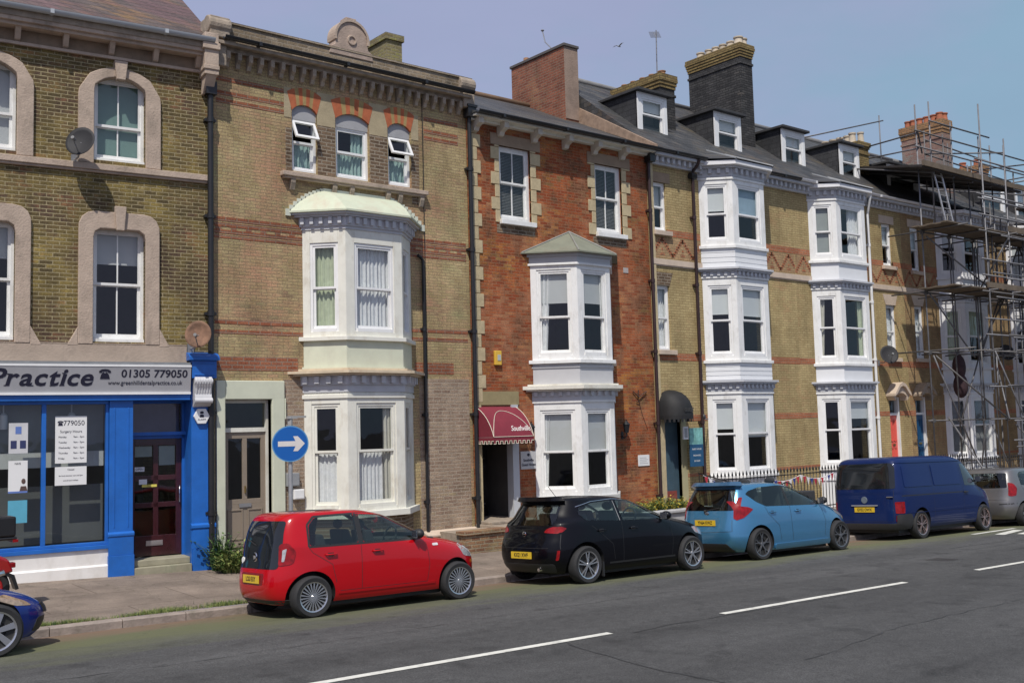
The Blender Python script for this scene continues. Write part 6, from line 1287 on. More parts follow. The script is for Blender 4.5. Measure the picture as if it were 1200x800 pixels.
class Car:
    """slices: rows (z, x_rear, x_front, half_width, exponent_rear, exponent_front) from sill to roof; x=0 at the rear axle, nose towards +x"""
    def __init__(s, slices, wb, wr, arch, track, paint):
        s.S = spline(slices, 5); s.wb, s.wr, s.arch, s.tr, s.paint = wb, wr, arch, track, paint; s.cab = None; s.wside = []; s.wrear = s.wfront = None
        for a, b in zip(s.S, s.S[1:]):
            if b[0] <= a[0]: b[0] = a[0]+1e-4
    def row(s, z):
        S = s.S
        if z <= S[0][0]: return S[0]
        for a, b in zip(S, S[1:]):
            if a[0] <= z <= b[0]: t = (z-a[0])/(b[0]-a[0]); return [lerp(p, q, t) for p, q in zip(a, b)]
        return S[-1]
    def side(s, x, z):
        _, xr, xf, w, nr, nf = s.row(z); xc = (xr+xf)/2; a = (xf-xr)/2; n = nf if x > xc else nr
        return w*max(0., 1-min(1, abs((x-xc)/a))**n)**(1/n)
    def end(s, y, z, front):
        _, xr, xf, w, nr, nf = s.row(z); xc = (xr+xf)/2; a = (xf-xr)/2; n = nf if front else nr
        q = a*max(0., 1-min(1, abs(y/w))**n)**(1/n); return xc+q if front else xc-q
    def body(s, root, cut=()):
        n = 96; vs = []; mb = MB()
        for (z, xr, xf, w, nr, nf) in s.S:
            xc = (xr+xf)/2; a = (xf-xr)/2
            for k in range(n):
                t = 2*math.pi*k/n; c, d = math.cos(t), math.sin(t); e = nf if c > 0 else nr
                vs.append((xc+a*math.copysign(abs(c)**(2/e), c), w*math.copysign(abs(d)**(2/e), d), z))
        m = len(s.S); fs = [(j*n+k, j*n+(k+1) % n, (j+1)*n+(k+1) % n, (j+1)*n+k) for j in range(m-1) for k in range(n)]
        fs.append(list(range(n-1, -1, -1))); c = len(vs); r = s.S[-1]; vs.append(((r[1]+r[2])/2, 0, r[0]+.012))
        fs += [((m-1)*n+k, (m-1)*n+(k+1) % n, c) for k in range(n)]
        mb.add(vs, fs); o = mb.build('body', [s.paint, TRIMB], root)
        # wheel arches
        cutters = []
        for x in (0, s.wb):
            for sd in (-1, 1):
                q = MB(); R = s.arch; pts = []; q.lathe([(0, -.20), (R, -.20), (R, .5), (0, .5)] if sd > 0 else [(0, -.5), (R, -.5), (R, .20), (0, .20)], 40, c=(x, sd*(s.tr/2), s.wr+.012), axis='y')
                co = q.build('cutter', TRIMB, None, weld=True); cutters.append(co)
                b = o.modifiers.new('b', 'BOOLEAN'); b.object = co; b.operation = 'DIFFERENCE'; b.solver = 'EXACT'
        if s.cab:
            zt = s.S[-1][0]-.035; zz = [s.cab+(zt-s.cab)*i/14 for i in range(15)]; vs = []
            for z in zz:
                _, xr, xf, w, nr, nf = s.row(z); xr += .05; xf -= .07; w -= .045; xf = min(xf, s.row(s.cab+.25)[2]-.05); xc = (xr+xf)/2; a = (xf-xr)/2
                for k in range(48):
                    t = 2*math.pi*k/48; c, d = math.cos(t), math.sin(t); e = nf if c > 0 else nr; vs.append((xc+a*math.copysign(abs(c)**(2/e), c), w*math.copysign(abs(d)**(2/e), d), z))
            q = MB(); q.add(vs, [(j*48+k, j*48+(k+1) % 48, (j+1)*48+(k+1) % 48, (j+1)*48+k) for j in range(14) for k in range(48)] + [list(range(47, -1, -1)), list(range(14*48, 15*48))])
            cutters.append(q.build('cutter', TRIMB, None, fixn=True))
            for P in s.wside: q = MB(); q.prism_xz(P, -1.2, 1.2); cutters.append(q.build('cutter', TRIMB, None))
            if s.wrear: q = MB(); q.prism_yz(s.wrear, -2, s.row(1.2)[1]+.35); cutters.append(q.build('cutter', TRIMB, None))
            if s.wfront: q = MB(); q.prism_yz(s.wfront, s.row(1.25)[2]-.55, 4); cutters.append(q.build('cutter', TRIMB, None))
            for co in cutters[4:]: b = o.modifiers.new('b', 'BOOLEAN'); b.object = co; b.operation = 'DIFFERENCE'; b.solver = 'EXACT'
        wm = o.matrix_world.copy(); o.parent = None
        dg = bpy.context.evaluated_depsgraph_get(); me = bpy.data.meshes.new_from_object(o.evaluated_get(dg)); o.modifiers.clear()
        old = o.data; o.data = me; bpy.data.meshes.remove(old); me.name = 'body'; o.parent = root
        me.materials.clear(); me.materials.append(s.paint); me.materials.append(TRIMB)
        for co in cutters: bpy.data.objects.remove(co)
        for p in me.polygons:
            p.use_smooth = True; p.material_index = 0
            c = p.center
            for x in (0, s.wb):
                d = math.hypot(c.x-x, c.z-(s.wr+.012))
                if d < s.arch*1.002 and (abs(p.normal.y) < .5 and d > s.arch*.93 or abs(abs(c.y)-(s.tr/2-.2)) < .02): p.material_index = 1; p.use_smooth = False
            if c.z < s.S[0][0]+.004: p.material_index = 1
            if s.cab and c.z > s.cab-.01:
                _, xr, xf, w, nr, nf = s.row(c.z); xc = (xr+xf)/2; a = (xf-xr)/2; e = nf if c.x > xc else nr
                if abs((c.x-xc)/a)**e+abs(c.y/w)**e < .93 or p.normal.z < -.9 and c.z > s.S[-1][0]-.06: p.material_index = 1
        try: me.set_sharp_from_angle(angle=math.radians(40))
        except Exception: pass
        s.o = o; return o
    def patch(s, name, poly, where, m, off=.004, parent=None, skirt=.012, grid=.05, smooth=True, label=None):
        """poly in (x,z) for 'L'/'R' sides, (y,z) for 'rear'/'front'"""
        bm = bmesh.new(); bm.faces.new([bm.verts.new((p[0], p[1], 0)) for p in poly])
        us = [p[0] for p in poly]; vs_ = [p[1] for p in poly]
        for ax, lo, hi in ((0, min(us), max(us)), (1, min(vs_), max(vs_))):
            k = max(1, int((hi-lo)/grid))
            for i in range(1, k):
                c = lo+(hi-lo)*i/k; co = (c, 0, 0) if ax == 0 else (0, c, 0); no = (1, 0, 0) if ax == 0 else (0, 1, 0)
                bmesh.ops.bisect_plane(bm, geom=bm.verts[:]+bm.edges[:]+bm.faces[:], plane_co=co, plane_no=no, dist=1e-5)
        def P(u, v):
            r_ = s.row(v)
            if where in 'LR': u = max(r_[1]+.012, min(r_[2]-.012, u)); return Vector((u, s.side(u, v)*(1 if where == 'L' else -1), v))
            u = max(-r_[3]+.01, min(r_[3]-.01, u)); return Vector((s.end(u, v, where == 'front'), u, v))
        bm.verts.ensure_lookup_table(); pos = {}; nor = {}
        for v in bm.verts:
            u, w = v.co.x, v.co.y; e = .012; p = P(u, w); n = (P(u+e, w)-P(u-e, w)).cross(P(u, w+e)-P(u, w-e))
            if n.length < 1e-9: n = Vector((0, 0, 1))
            n.normalize(); ref = Vector((0, 1 if where == 'L' else -1, .15)) if where in 'LR' else Vector((1 if where == 'front' else -1, 0, .15))
            if n.dot(ref) < 0: n = -n
            pos[v] = p; nor[v] = n
        for v in bm.verts: v.co = pos[v]+nor[v]*off
        if skirt:
            be = [e for e in bm.edges if e.is_boundary]; r = bmesh.ops.extrude_edge_only(bm, edges=be)
            nv = [g for g in r['geom'] if isinstance(g, bmesh.types.BMVert)]
            src = {tuple(round(c, 5) for c in v.co): nor[v] for v in pos}
            for v in nv:
                n = src.get(tuple(round(c, 5) for c in v.co)); 
                if n: v.co = v.co - n*(off+skirt)
        me = bpy.data.meshes.new(name); bmesh.ops.recalc_face_normals(bm, faces=bm.faces); bm.to_mesh(me); bm.free()
        me.materials.append(m); o = bpy.data.objects.new(name, me); COL.objects.link(o); o.parent = parent or s.root
        for p in me.polygons: p.use_smooth = smooth
        try: me.set_sharp_from_angle(angle=math.radians(50))
        except Exception: pass
        if label: o['label'] = label
        return o
    def seam(s, pts, where, w=.007, parent=None, m=None, name='panel_gap', off=.0015):
        for a, b in zip(pts, pts[1:]):
            d = Vector((b[0]-a[0], b[1]-a[1])); n = Vector((-d.y, d.x)).normalized()*w/2
            s.patch(name, [(a[0]-n.x, a[1]-n.y), (b[0]-n.x, b[1]-n.y), (b[0]+n.x, b[1]+n.y), (a[0]+n.x, a[1]+n.y)], where, m or TRIMB, off=off, skirt=0, parent=parent)
    def frame(s, root): s.root = root
def rnd(P, r=.04, n=4):
    out = []; N = len(P)
    for i in range(N):
        a, b, c = Vector(P[i-1]), Vector(P[i]), Vector(P[(i+1) % N]); u = (a-b); v = (c-b); rr = min(r, u.length*.45, v.length*.45); p = b+u.normalized()*rr; q = b+v.normalized()*rr
        for k in range(n+1): t = k/n; m_ = p.lerp(b, t).lerp(b.lerp(q, t), t); out.append((m_.x, m_.y))
    return out
def wheel(root, x, y, r, rimr, spokes, style, side, w=.19, rim=ALLOY, rim_b=None):
    hub = MB(); hub.lathe([(0, -.03), (rimr*.55, -.03), (rimr*.55, -.05), (rimr*.9, -.055), (rimr*.97, -.06), (rimr*.97, .05)], 28, axis='y'); hub.build
    h = hub.build('wheel', rim_b or ALLOYD, root, smooth='auto'); h.location = (x, y, r); ORG[h.name] = (0, 0, 0)
    # outward is -y in wheel space
    t = MB(); t.lathe([(rimr*1.0, -.07), (rimr*1.03, -.095), (r*.90, -w/2-.008), (r*.97, -w/2+.012), (r, -w/2+.035), (r, w/2-.035), (r*.97, w/2-.01), (r*.9, w/2), (rimr, w/2-.02), (rimr, -.07)], 40, axis='y')
    ty = t.build('tyre', TYRE, h, smooth='auto')
    m = MB(); m.lathe([(rimr*.93, -.05), (rimr*.94, -.088), (rimr*1.02, -.094), (rimr*1.02, -.07)], 40, axis='y')
    m.lathe([(0, -.085), (rimr*.12, -.085), (rimr*.17, -.075), (rimr*.17, -.05)], 20, axis='y')
    def spoke(a, w0, w1, r0=.1, r1=.95, y0=-.083, y1=-.082, th=.02, skew=0):
        c, d = math.cos(a), math.sin(a); c1, d1 = math.cos(a+skew), math.sin(a+skew)
        pts = []
        for (rr, ww, yy, cc, dd) in ((rimr*r0, w0, y0, c, d), (rimr*r1, w1, y1, c1, d1)):
            for sgn_ in (-1, 1): pts.append((rr*cc-sgn_*ww/2*dd, yy, rr*dd+sgn_*ww/2*cc))
        b = [(p[0], p[1]+th, p[2]) for p in pts]; v = pts+b; m.add(v, [(0, 1, 3, 2), (0, 4, 5, 1), (2, 3, 7, 6), (0, 2, 6, 4), (1, 5, 7, 3)])
    for i in range(spokes):
        a = 2*math.pi*(i+.25)/spokes
        if style == 'thin': spoke(a, .010, .020, .15)
        elif style == 'twin': spoke(a-.10, .020, .020, .1, skew=-.06); spoke(a+.10, .020, .020, .1, skew=.06)
        elif style == 'y': spoke(a, .035, .028, .1, .5); spoke(a, .022, .018, .48, .95, skew=-.2); spoke(a, .022, .018, .48, .95, skew=.2)
        elif style == 'five': spoke(a, .05, .075, .1)
        elif style == 'cross': spoke(a-.05, .022, .016, .1, skew=.16); spoke(a+.05, .022, .016, .1, skew=-.16)
    m.build('rim', rim, h)
    if side > 0: h.rotation_euler = (0, 0, math.pi)
    return h
def plate(c, txt, yc, z, where='rear', w=.52, h=.112, m=YPL, parent=None, dx=0):
    """flat registration plate fixed on the bodywork"""
    x = min(c.end(yc-w/2, z, False), c.end(yc+w/2, z, False), c.end(yc, z+h/2, False), c.end(yc, z-h/2, False)) if where == 'rear' else max(c.end(yc-w/2, z, True), c.end(yc, z, True))
    sg_ = -1 if where == 'rear' else 1; x += sg_*(.006-dx)
    mb = MB(); mb.box(x, x+sg_*.01, yc-w/2, yc+w/2, z-h/2, z+h/2); p = mb.build('number_plate', m, c.root)
    mb = MB(); put_text(mb, txt, .092, lambda u, v, ww: (x+sg_*(.0115+ww*.5), yc-sg_*-1*0+(u if sg_ > 0 else -u), z+v), bold=.002, ext=.001, sx=.80); mb.build('plate_characters', PLINK, p, fixn=False)
    return p
def mirror(c, x, z, side, m, w=.20):
    y = c.side(x, z)*side; q = MB(); q.ball((x+.02, y+side*.13, z+.03), (.075, .105, .075), 14, 10); q.tube([(x, y-side*.01, z-.02), (x+.01, y+side*.08, z)], .025, 8)
    o = q.build('wing_mirror', m, c.root, smooth=True); g = MB(); g.box(x-.058, x-.05, y+side*.06, y+side*.20, z-.03, z+.085); g.build('mirror_glass', CHROME, o)
    return o
def handle(c, x, z, side, m):
    y = c.side(x, z)*side; q = MB(); q.tube([(x-.085, y+side*.004, z), (x-.07, y+side*.03, z), (x+.07, y+side*.032, z), (x+.085, y+side*.004, z)], [.012, .013, .013, .012], 8)
    h = q.build('door_handle', m, c.root, smooth=True)
    c.patch('handle_recess', rnd([(x-.05, z-.028), (x+.05, z-.028), (x+.05, z+.026), (x-.05, z+.026)], .02), 'L' if side > 0 else 'R', TRIMB, off=.001, skirt=0, parent=h)
def inside(c, x0, x1, zf, zr, y=.55):
    """seats, dash and steering wheel seen through the side glass"""
    q = MB()
    for xs in (x0, x1):
        for sy in (-.33, .33):
            q.prism_xz([(xs-.1, zf), (xs+.08, zf), (xs-.06, zr), (xs-.18, zr)], sy-.22, sy+.22); q.ball((xs-.14, sy, zr+.09), (.055, .13, .09), 10, 8)
    q.build('seat', SEATM, c.root, smooth='auto')
# ---- placing: the car leans a little with the camber of the road
def place(root, X, Y, lean=math.radians(-2.6), pitch=None):
    root.location = (X, Y, road_z(X, Y)+.0); root.rotation_euler = (lean, math.atan(.0195) if pitch is None else pitch, 0)
def dead_cabin(c, z0, z1, x0, x1, m=None, zt=None): pass

def glasshouse(c, polys_side, rear=None, front=None, side_m=None, rear_m=None, front_m=None, trim=True, cab=.72, cutrear=True):
    """cuts the openings, builds the hollow body, seats and the glass"""
    if cab:
        c.cab = cab; c.wside = [rnd(P, .035) for _, P, _ in polys_side]; c.wrear = rnd(rear, .05) if rear and cutrear else None; c.wfront = rnd(front, .05) if front else None
        side_m = side_m or CARGLASS; front_m = front_m or CARGLASS; rear_m = rear_m or (CARGLASS2 if cutrear else PRIVACY)
    c.body(c.root)
    if cab:
        zb = polys_side[-1][1][0][1]; q = MB()
        for xs, zt in ((.34, zb+.14), (1.12, zb+.16)):
            for sy in (-.34, .34):
                q.prism_xz([(xs-.12, cab), (xs+.10, cab), (xs-.05, zt), (xs-.17, zt)], sy-.22, sy+.22)
        q.build('seat', SEATM, c.root, bevel=.03)
        for xs, zt in ((.34, zb+.14), (1.12, zb+.16)):
            for sy in (-.34, .34): q = MB(); q.ball((xs-.13, sy, zt+.08), (.05, .13, .075), 12, 8); q.build('headrest', SEATM, c.root, smooth=True)
        q = MB(); q.box(1.62, 2.1, -.64, .64, cab, zb-.01); q.build('dashboard', CABIN, c.root, bevel=.03)
        q = MB(); n = 20; q.tube([(1.50+.05*math.sin(2*math.pi*k/n), -.34+.17*math.cos(2*math.pi*k/n), zb+.02+.16*math.sin(2*math.pi*k/n)) for k in range(n+1)], .015, 6); q.build('steering_wheel', SEATM, c.root, smooth=True)
    for w in 'LR':
        for (nm, P, m) in polys_side: c.patch(nm, rnd(P, .035), w, m or side_m or PRIVACY, off=.003, skirt=.006)
    if rear: c.patch('rear_window', rnd(rear, .05), 'rear', rear_m or PRIVACY, off=.004)
    if front: c.patch('windscreen', rnd(front, .05), 'front', front_m or PRIVACY, off=.004)

# ================= red city car
RED_P = car_paint('red_car_paint', (.44, .003, .008), .25, coat=.8)
t = thing('parked_car', 'small bright red hatchback with black glass tailgate parked behind the black car', 'car', (0, 0, 0), org=(0, 0, 0), group='cars parked along the kerb')
c = Car([(.20, -.42, 2.86, .755, 5, 4), (.28, -.50, 2.95, .79, 5, 3.6), (.42, -.535, 2.985, .812, 5, 3.4), (.58, -.53, 2.98, .82, 5, 3.4), (.72, -.50, 2.93, .82, 5, 3.3), (.82, -.475, 2.80, .815, 5, 3.2), (.90, -.465, 2.58, .808, 5, 3.2), (.96, -.455, 2.32, .80, 5, 3.3), (1.00, -.45, 2.10, .79, 5, 3.6), (1.08, -.435, 1.93, .765, 5, 4), (1.22, -.405, 1.66, .715, 5, 4), (1.35, -.355, 1.38, .665, 5, 4.2), (1.42, -.30, 1.15, .63, 4.8, 4), (1.46, -.20, .95, .58, 4.5, 3.5), (1.478, -.02, .72, .44, 4, 3.2)],
        2.42, .292, .345, 1.43, RED_P); c.frame(t)
wz0, wz1 = 1.0, 1.385
glasshouse(c, [('side_window', [(-.02, 1.0), (.00, 1.28), (.10, 1.385), (.72, 1.40), (.72, 1.0)], None), ('side_window', [(.80, 1.0), (.80, 1.40), (1.18, 1.375), (1.42, 1.24), (1.78, 1.03), (1.75, 1.0)], None)],
    cutrear=False, rear=[(-.60, .70), (.60, .70), (.63, .98), (.56, 1.36), (-.56, 1.36), (-.63, .98)], front=[(-.66, 1.06), (.66, 1.06), (.56, 1.37), (-.56, 1.37)])
for w in 'LR': c.patch('door_pillar', [(.72, 1.0), (.72, 1.40), (.80, 1.40), (.80, 1.0)], w, TRIMB, off=.002, skirt=.004); c.seam([(-.035, .985), (-.02, 1.29), (.09, 1.40), (.75, 1.415), (1.20, 1.39), (1.43, 1.26), (1.82, 1.02), (1.78, .985), (-.035, .985)], w, w=.03, name='window_seal')
for w in 'LR':
    c.seam([(.36, .46), (.30, .72), (.02, .90), (-.03, .97)], w); c.seam([(.76, .34), (.76, 1.0)], w); c.seam([(.42, .34), (1.86, .34)], w, m=TRIMB); c.seam([(1.86, .34), (1.90, .60), (1.86, .97)], w)
    c.patch('sill_strip', [(.40, .30), (2.0, .30), (2.0, .335), (.40, .335)], w, RED_P, off=.008); c.patch('indicator', rnd([(1.98, .86), (2.09, .86), (2.09, .895), (1.98, .895)], .015), w, mat('white_lens', (.7, .68, .68), .2), off=.006)
    s_ = -1 if w == 'R' else 1
    c.patch('headlight', rnd([(2.60, .66), (2.86, .62), (2.86, .78), (2.66, .86), (2.50, .84)], .05), w, CLEARL, off=.004)
for y0, s_ in ((.60, 1), (-.60, -1)):
    L_ = c.patch('tail_light', rnd([(y0, .74), (y0+s_*.12, .76), (y0+s_*.13, .95), (y0+s_*.07, 1.06), (y0-s_*.02, 1.04)], .04), 'rear', REDL, off=.010)
    c.patch('lens', rnd([(y0+s_*.03, .80), (y0+s_*.055, .80), (y0+s_*.07, .98), (y0+s_*.03, .96)], .01), 'rear', CLEARL, off=.013, parent=L_)
c.patch('bumper_recess', rnd([(-.34, .48), (.34, .48), (.36, .64), (-.36, .64)], .04), 'rear', mat('dark_red_recess', (.18, .004, .008), .5), off=.003)
c.patch('lower_bumper', [(-.70, .215), (.70, .215), (.70, .27), (-.70, .27)], 'rear', TRIMB, off=.004)
plate(c, 'LC63 EUY', 0, .555)
q = MB(); q.lathe([(.055, -.004), (.07, -.012), (.055, -.02)], 24, c=(c.end(0, .86, False)-.0, 0, .86), axis='x'); put_text(q, 'W', .08, lambda u, v, w: (c.end(0, .86, False)-.02-w, -u, .85+v)); q.build('emblem', CHROME, t)
q = MB(); q.lathe([(0, -.012), (.05, -.012), (.052, -.004)], 20, c=(c.end(.42, .82, False)-.004, .42, .80), axis='x'); q.build('sticker', WHITE2, t)
q = MB(); q.tube([(c.end(.0, 1.05, False)-.015, .0, 1.02), (c.end(0, 1.05, False)-.02, .28, 1.10)], .008, 5); q.build('rear_wiper', TRIMB, t)
for sd in (-1, 1): mirror(c, 1.68, 1.03, sd, TRIMB); handle(c, .58, .865, sd, RED_P) if False else handle(c, .28, .86, sd, RED_P); handle(c, 1.02, .86, sd, RED_P)
for x in (0, c.wb):
    for sd in (-1, 1): wheel(t, x, sd*.735, .292, .205, 22, 'thin', sd)
q = MB(); q.box(.3, 2.2, -.6, .6, .13, .24); q.box(-.3, .2, -.3, .3, .2, .3); q.build('underbody', TRIMB, t)
place(t, 6.86, -1.15+.735); t.scale = (1, .93, .955); red_car = t

# ================= black hatchback
BLK_P = car_paint('black_car_paint', (.002, .002, .004), .4, coat=.38)
t = thing('parked_car', 'glossy black hatchback parked between the red car and the light blue car', 'car', (0, 0, 0), org=(0, 0, 0), group='cars parked along the kerb')
c = Car([(.19, -.52, 3.18, .80, 5, 4), (.28, -.64, 3.30, .845, 4.5, 3.4), (.42, -.68, 3.355, .865, 5.2, 3.0), (.56, -.69, 3.36, .872, 5.2, 2.9), (.68, -.67, 3.32, .872, 5.2, 2.9), (.78, -.63, 3.20, .868, 5.2, 2.8), (.86, -.60, 2.98, .86, 5.2, 2.8), (.92, -.57, 2.70, .852, 5.2, 3), (.97, -.55, 2.42, .84, 5.2, 3.3), (1.02, -.52, 2.22, .82, 5.2, 3.6), (1.10, -.47, 1.98, .78, 4, 3.8), (1.22, -.39, 1.68, .72, 4, 4), (1.33, -.31, 1.38, .665, 4, 4), (1.39, -.28, 1.12, .62, 4, 4), (1.42, -.18, .90, .56, 4, 3.5), (1.435, .02, .68, .42, 4, 3.2)],
        2.538, .312, .368, 1.50, BLK_P); c.frame(t)
glasshouse(c, [('side_window', [(.06, 1.04), (-.05, 1.16), (.0, 1.25), (.30, 1.32), (.78, 1.345), (.78, 1.0)], None), ('side_window', [(.86, 1.0), (.86, 1.345), (1.20, 1.315), (1.50, 1.18), (1.96, .99), (1.92, .97)], None)],
    rear=[(-.60, .98), (.60, .98), (.52, 1.31), (-.52, 1.31)], front=[(-.68, 1.06), (.68, 1.06), (.57, 1.34), (-.57, 1.34)])
for w in 'LR':
    c.seam([(.62, .36), (.58, .62), (.14, .95)], w); c.seam([(.82, .32), (.82, .98)], w); c.seam([(2.02, .34), (2.06, .62), (1.98, .93)], w); c.seam([(.5, .31), (2.1, .31)], w, w=.03)
    c.seam([(-.05, 1.27), (.30, 1.345), (.80, 1.37), (1.22, 1.34)], w, m=CHROME, w=.008); c.seam([(.80, 1.0), (.80, 1.34)], w, m=mat('grey_reflector', (.3, .3, .3), .3), w=.012)
    c.patch('headlight', rnd([(2.75, .68), (3.08, .60), (3.10, .68), (2.95, .78), (2.70, .78)], .03), w, CLEARL, off=.004)
    c.patch('tail_light', rnd([(-.50, .86), (-.42, .87), (-.34, .93), (-.42, .965), (-.50, .95)], .02), w, REDL, off=.006); c.patch('rear_reflector', rnd([(-.55, .42), (-.51, .42), (-.49, .58), (-.53, .58)], .01), w, REDL, off=.004)
for s_ in (1, -1): c.patch('tail_light', rnd([(s_*.46, .87), (s_*.70, .85), (s_*.71, .95), (s_*.62, .965), (s_*.5, .93)], .03), 'rear', REDL, off=.006)
c.patch('spoiler', rnd([(-.56, 1.345), (.56, 1.345), (.50, 1.385), (-.50, 1.385)], .02), 'rear', BLK_P, off=.09, skirt=.05)
c.seam([(-.60, .62), (.60, .62)], 'rear'); c.seam([(-.74, .60), (-.72, .84)], 'rear'); c.seam([(.74, .60), (.72, .84)], 'rear')
c.patch('lower_bumper', rnd([(-.62, .22), (.62, .22), (.66, .36), (-.66, .36)], .04), 'rear', TRIMB, off=.008); plate(c, 'KX21 XWF', 0, .50)
q = MB(); q.lathe([(.035, -.0), (.048, -.008), (.035, -.014)], 20, c=(c.end(0, .84, False)-.002, 0, .84), axis='x'); q.tube([(c.end(0, .84, False)-.01, .045, .845), (c.end(0, .84, False)-.01, -.045, .835)], .006, 5); q.build('emblem', CHROME, t)
q = MB(); put_text(q, 'CORSA', .045, lambda u, v, w: (c.end(.42, .76, False)-.004-w, .42-u, .76+v), ext=.002); q.build('badge', CHROME, t, fixn=False)
q = MB(); q.tube([(.12, 0, 1.43), (-.05, 0, 1.62)], .005, 5); q.build('aerial', TRIMB, t); q = MB(); q.tube([(-.5, -.38, .27), (-.66, -.38, .265)], .03, 10); q.build('exhaust_pipe', CHROME, t)
for sd in (-1, 1): mirror(c, 1.86, 1.0, sd, BLK_P); handle(c, .34, .86, sd, BLK_P); handle(c, 1.08, .86, sd, BLK_P)
for x in (0, c.wb):
    for sd in (-1, 1): wheel(t, x, sd*.775, .312, .222, 5, 'twin', sd)
for x in (-.42, 2.08):
    for sd in (-1, 1):
        if x > 0: continue
q = MB(); q.box(.33, .36, -.86, -.68, .10, .34); q.box(.33, .36, .68, .86, .10, .34); q.build('mudflap', TRIMB, t)
q = MB(); q.box(.3, 2.3, -.66, .66, .13, .24); q.box(-.4, .2, -.3, .3, .2, .3); q.build('underbody', TRIMB, t)
place(t, 11.78, -1.27+.83); t.scale = (1, 1, .98)

# ================= light blue hatchback
LB_P = car_paint('light_blue_metallic', (.065, .235, .42), .24, .5)
t = thing('parked_car', 'metallic light blue hatchback with red tail lights parked in front of the dark blue van', 'car', (0, 0, 0), org=(0, 0, 0), group='cars parked along the kerb')
c = Car([(.18, -.50, 3.22, .79, 5, 4), (.26, -.64, 3.34, .835, 4.5, 3.2), (.42, -.685, 3.40, .848, 5.5, 2.9), (.56, -.69, 3.40, .848, 5.5, 2.8), (.70, -.665, 3.34, .846, 5.5, 2.8), (.82, -.63, 3.18, .842, 5.5, 2.8), (.92, -.60, 2.90, .836, 5.5, 2.9), (1.00, -.58, 2.62, .825, 5.5, 3.1), (1.06, -.56, 2.42, .81, 5.5, 3.4), (1.14, -.53, 2.20, .78, 5.5, 3.6), (1.27, -.47, 1.85, .725, 5.5, 3.8), (1.39, -.40, 1.50, .67, 5.5, 4), (1.47, -.33, 1.18, .62, 5.5, 4), (1.51, -.22, .92, .56, 4, 3.5), (1.53, .0, .65, .42, 4, 3.2)],
        2.60, .318, .368, 1.47, LB_P); c.frame(t)
glasshouse(c, [('side_window', [(-.22, 1.31), (-.02, 1.15), (.22, 1.05), (2.22, 1.0), (2.24, 1.03), (1.72, 1.26), (1.30, 1.40), (.80, 1.45), (.20, 1.43), (-.12, 1.37)], None)],
    rear=[(-.62, 1.0), (.62, 1.0), (.60, 1.12), (.54, 1.42), (-.54, 1.42), (-.60, 1.12)], front=[(-.66, 1.12), (.66, 1.12), (.56, 1.42), (-.56, 1.42)])
for w in 'LR':
    c.seam([(.60, .36), (.56, .66), (.26, .90), (.18, 1.05)], w); c.seam([(.98, .34), (.95, 1.03)], w); c.seam([(2.06, .36), (2.12, .66), (2.02, 1.0)], w); c.seam([(.93, 1.04), (.93, 1.44)], w, w=.07, off=.005); c.seam([(1.92, 1.02), (1.80, 1.22)], w, w=.04, off=.005)
    c.patch('sill_skirt', rnd([(.40, .20), (2.2, .20), (2.2, .30), (.40, .30)], .03), w, LB_P, off=.03, skirt=.03)
    c.patch('headlight', rnd([(2.62, .80), (3.02, .66), (3.08, .74), (2.85, .90), (2.58, .96)], .03), w, CLEARL, off=.004)
    c.patch('tail_light', rnd([(-.53, .81), (-.40, .85), (-.16, 1.01), (-.26, 1.055), (-.42, 1.08), (-.47, 1.18), (-.51, 1.18)], .02), w, REDL, off=.010)
for s_ in (1, -1): c.patch('tail_light', rnd([(s_*.62, .84), (s_*.70, .81), (s_*.70, 1.05), (s_*.665, 1.25), (s_*.625, 1.25), (s_*.61, 1.0)], .03), 'rear', REDL, off=.010)
c.patch('spoiler', rnd([(-.60, 1.43), (.60, 1.43), (.56, 1.475), (-.56, 1.475)], .02), 'rear', mat('deep_blue_spoiler', (.03, .09, .17), .3, coat=1.), off=.10, skirt=.06)
c.patch('lower_bumper', rnd([(-.58, .20), (.58, .20), (.50, .36), (-.50, .36)], .04), 'rear', TRIMB, off=.012); c.seam([(-.62, .60), (.0, .575), (.62, .60)], 'rear'); c.seam([(-.62, .60), (-.60, .82)], 'rear'); c.seam([(.62, .60), (.60, .82)], 'rear')
c.patch('plate_recess', rnd([(-.30, .70), (.30, .70), (.34, .86), (-.34, .86)], .03), 'rear', mat('shadowed_blue_trim', (.04, .12, .2), .4), off=.002); plate(c, 'YN64 KWZ', 0, .765)
q = MB(); q.lathe([(.03, 0), (.042, -.008), (.03, -.014)], 20, c=(c.end(0, .95, False), 0, .945), axis='x'); q.box(c.end(0, .95, False)-.015, c.end(0, .95, False)-.004, -.055, .055, .937, .953); q.build('emblem', CHROME, t)
q = MB(); q.tube([(c.end(.0, 1.02, False)-.02, .05, 1.0), (c.end(0, 1.1, False)-.02, -.30, 1.05)], .01, 5); q.ball((c.end(.0, 1.02, False)-.02, .05, .99), .03, 8, 6); q.build('rear_wiper', TRIMB, t)
for sd in (-1, 1): mirror(c, 2.02, 1.06, sd, TRIMB if sd < 0 else LB_P); handle(c, .38, .93, sd, LB_P); handle(c, 1.18, .92, sd, LB_P)
for x in (0, c.wb):
    for sd in (-1, 1): wheel(t, x, sd*.755, .318, .235, 5, 'y', sd, rim=mat('dark_alloy', (.22, .22, .23), .3, .8, var=.3))
q = MB(); q.box(.3, 2.3, -.66, .66, .12, .24); q.box(-.4, .2, -.3, .3, .2, .3); q.build('underbody', TRIMB, t)
place(t, 16.52, -1.12+.82); t.scale = (1, .98, .97)

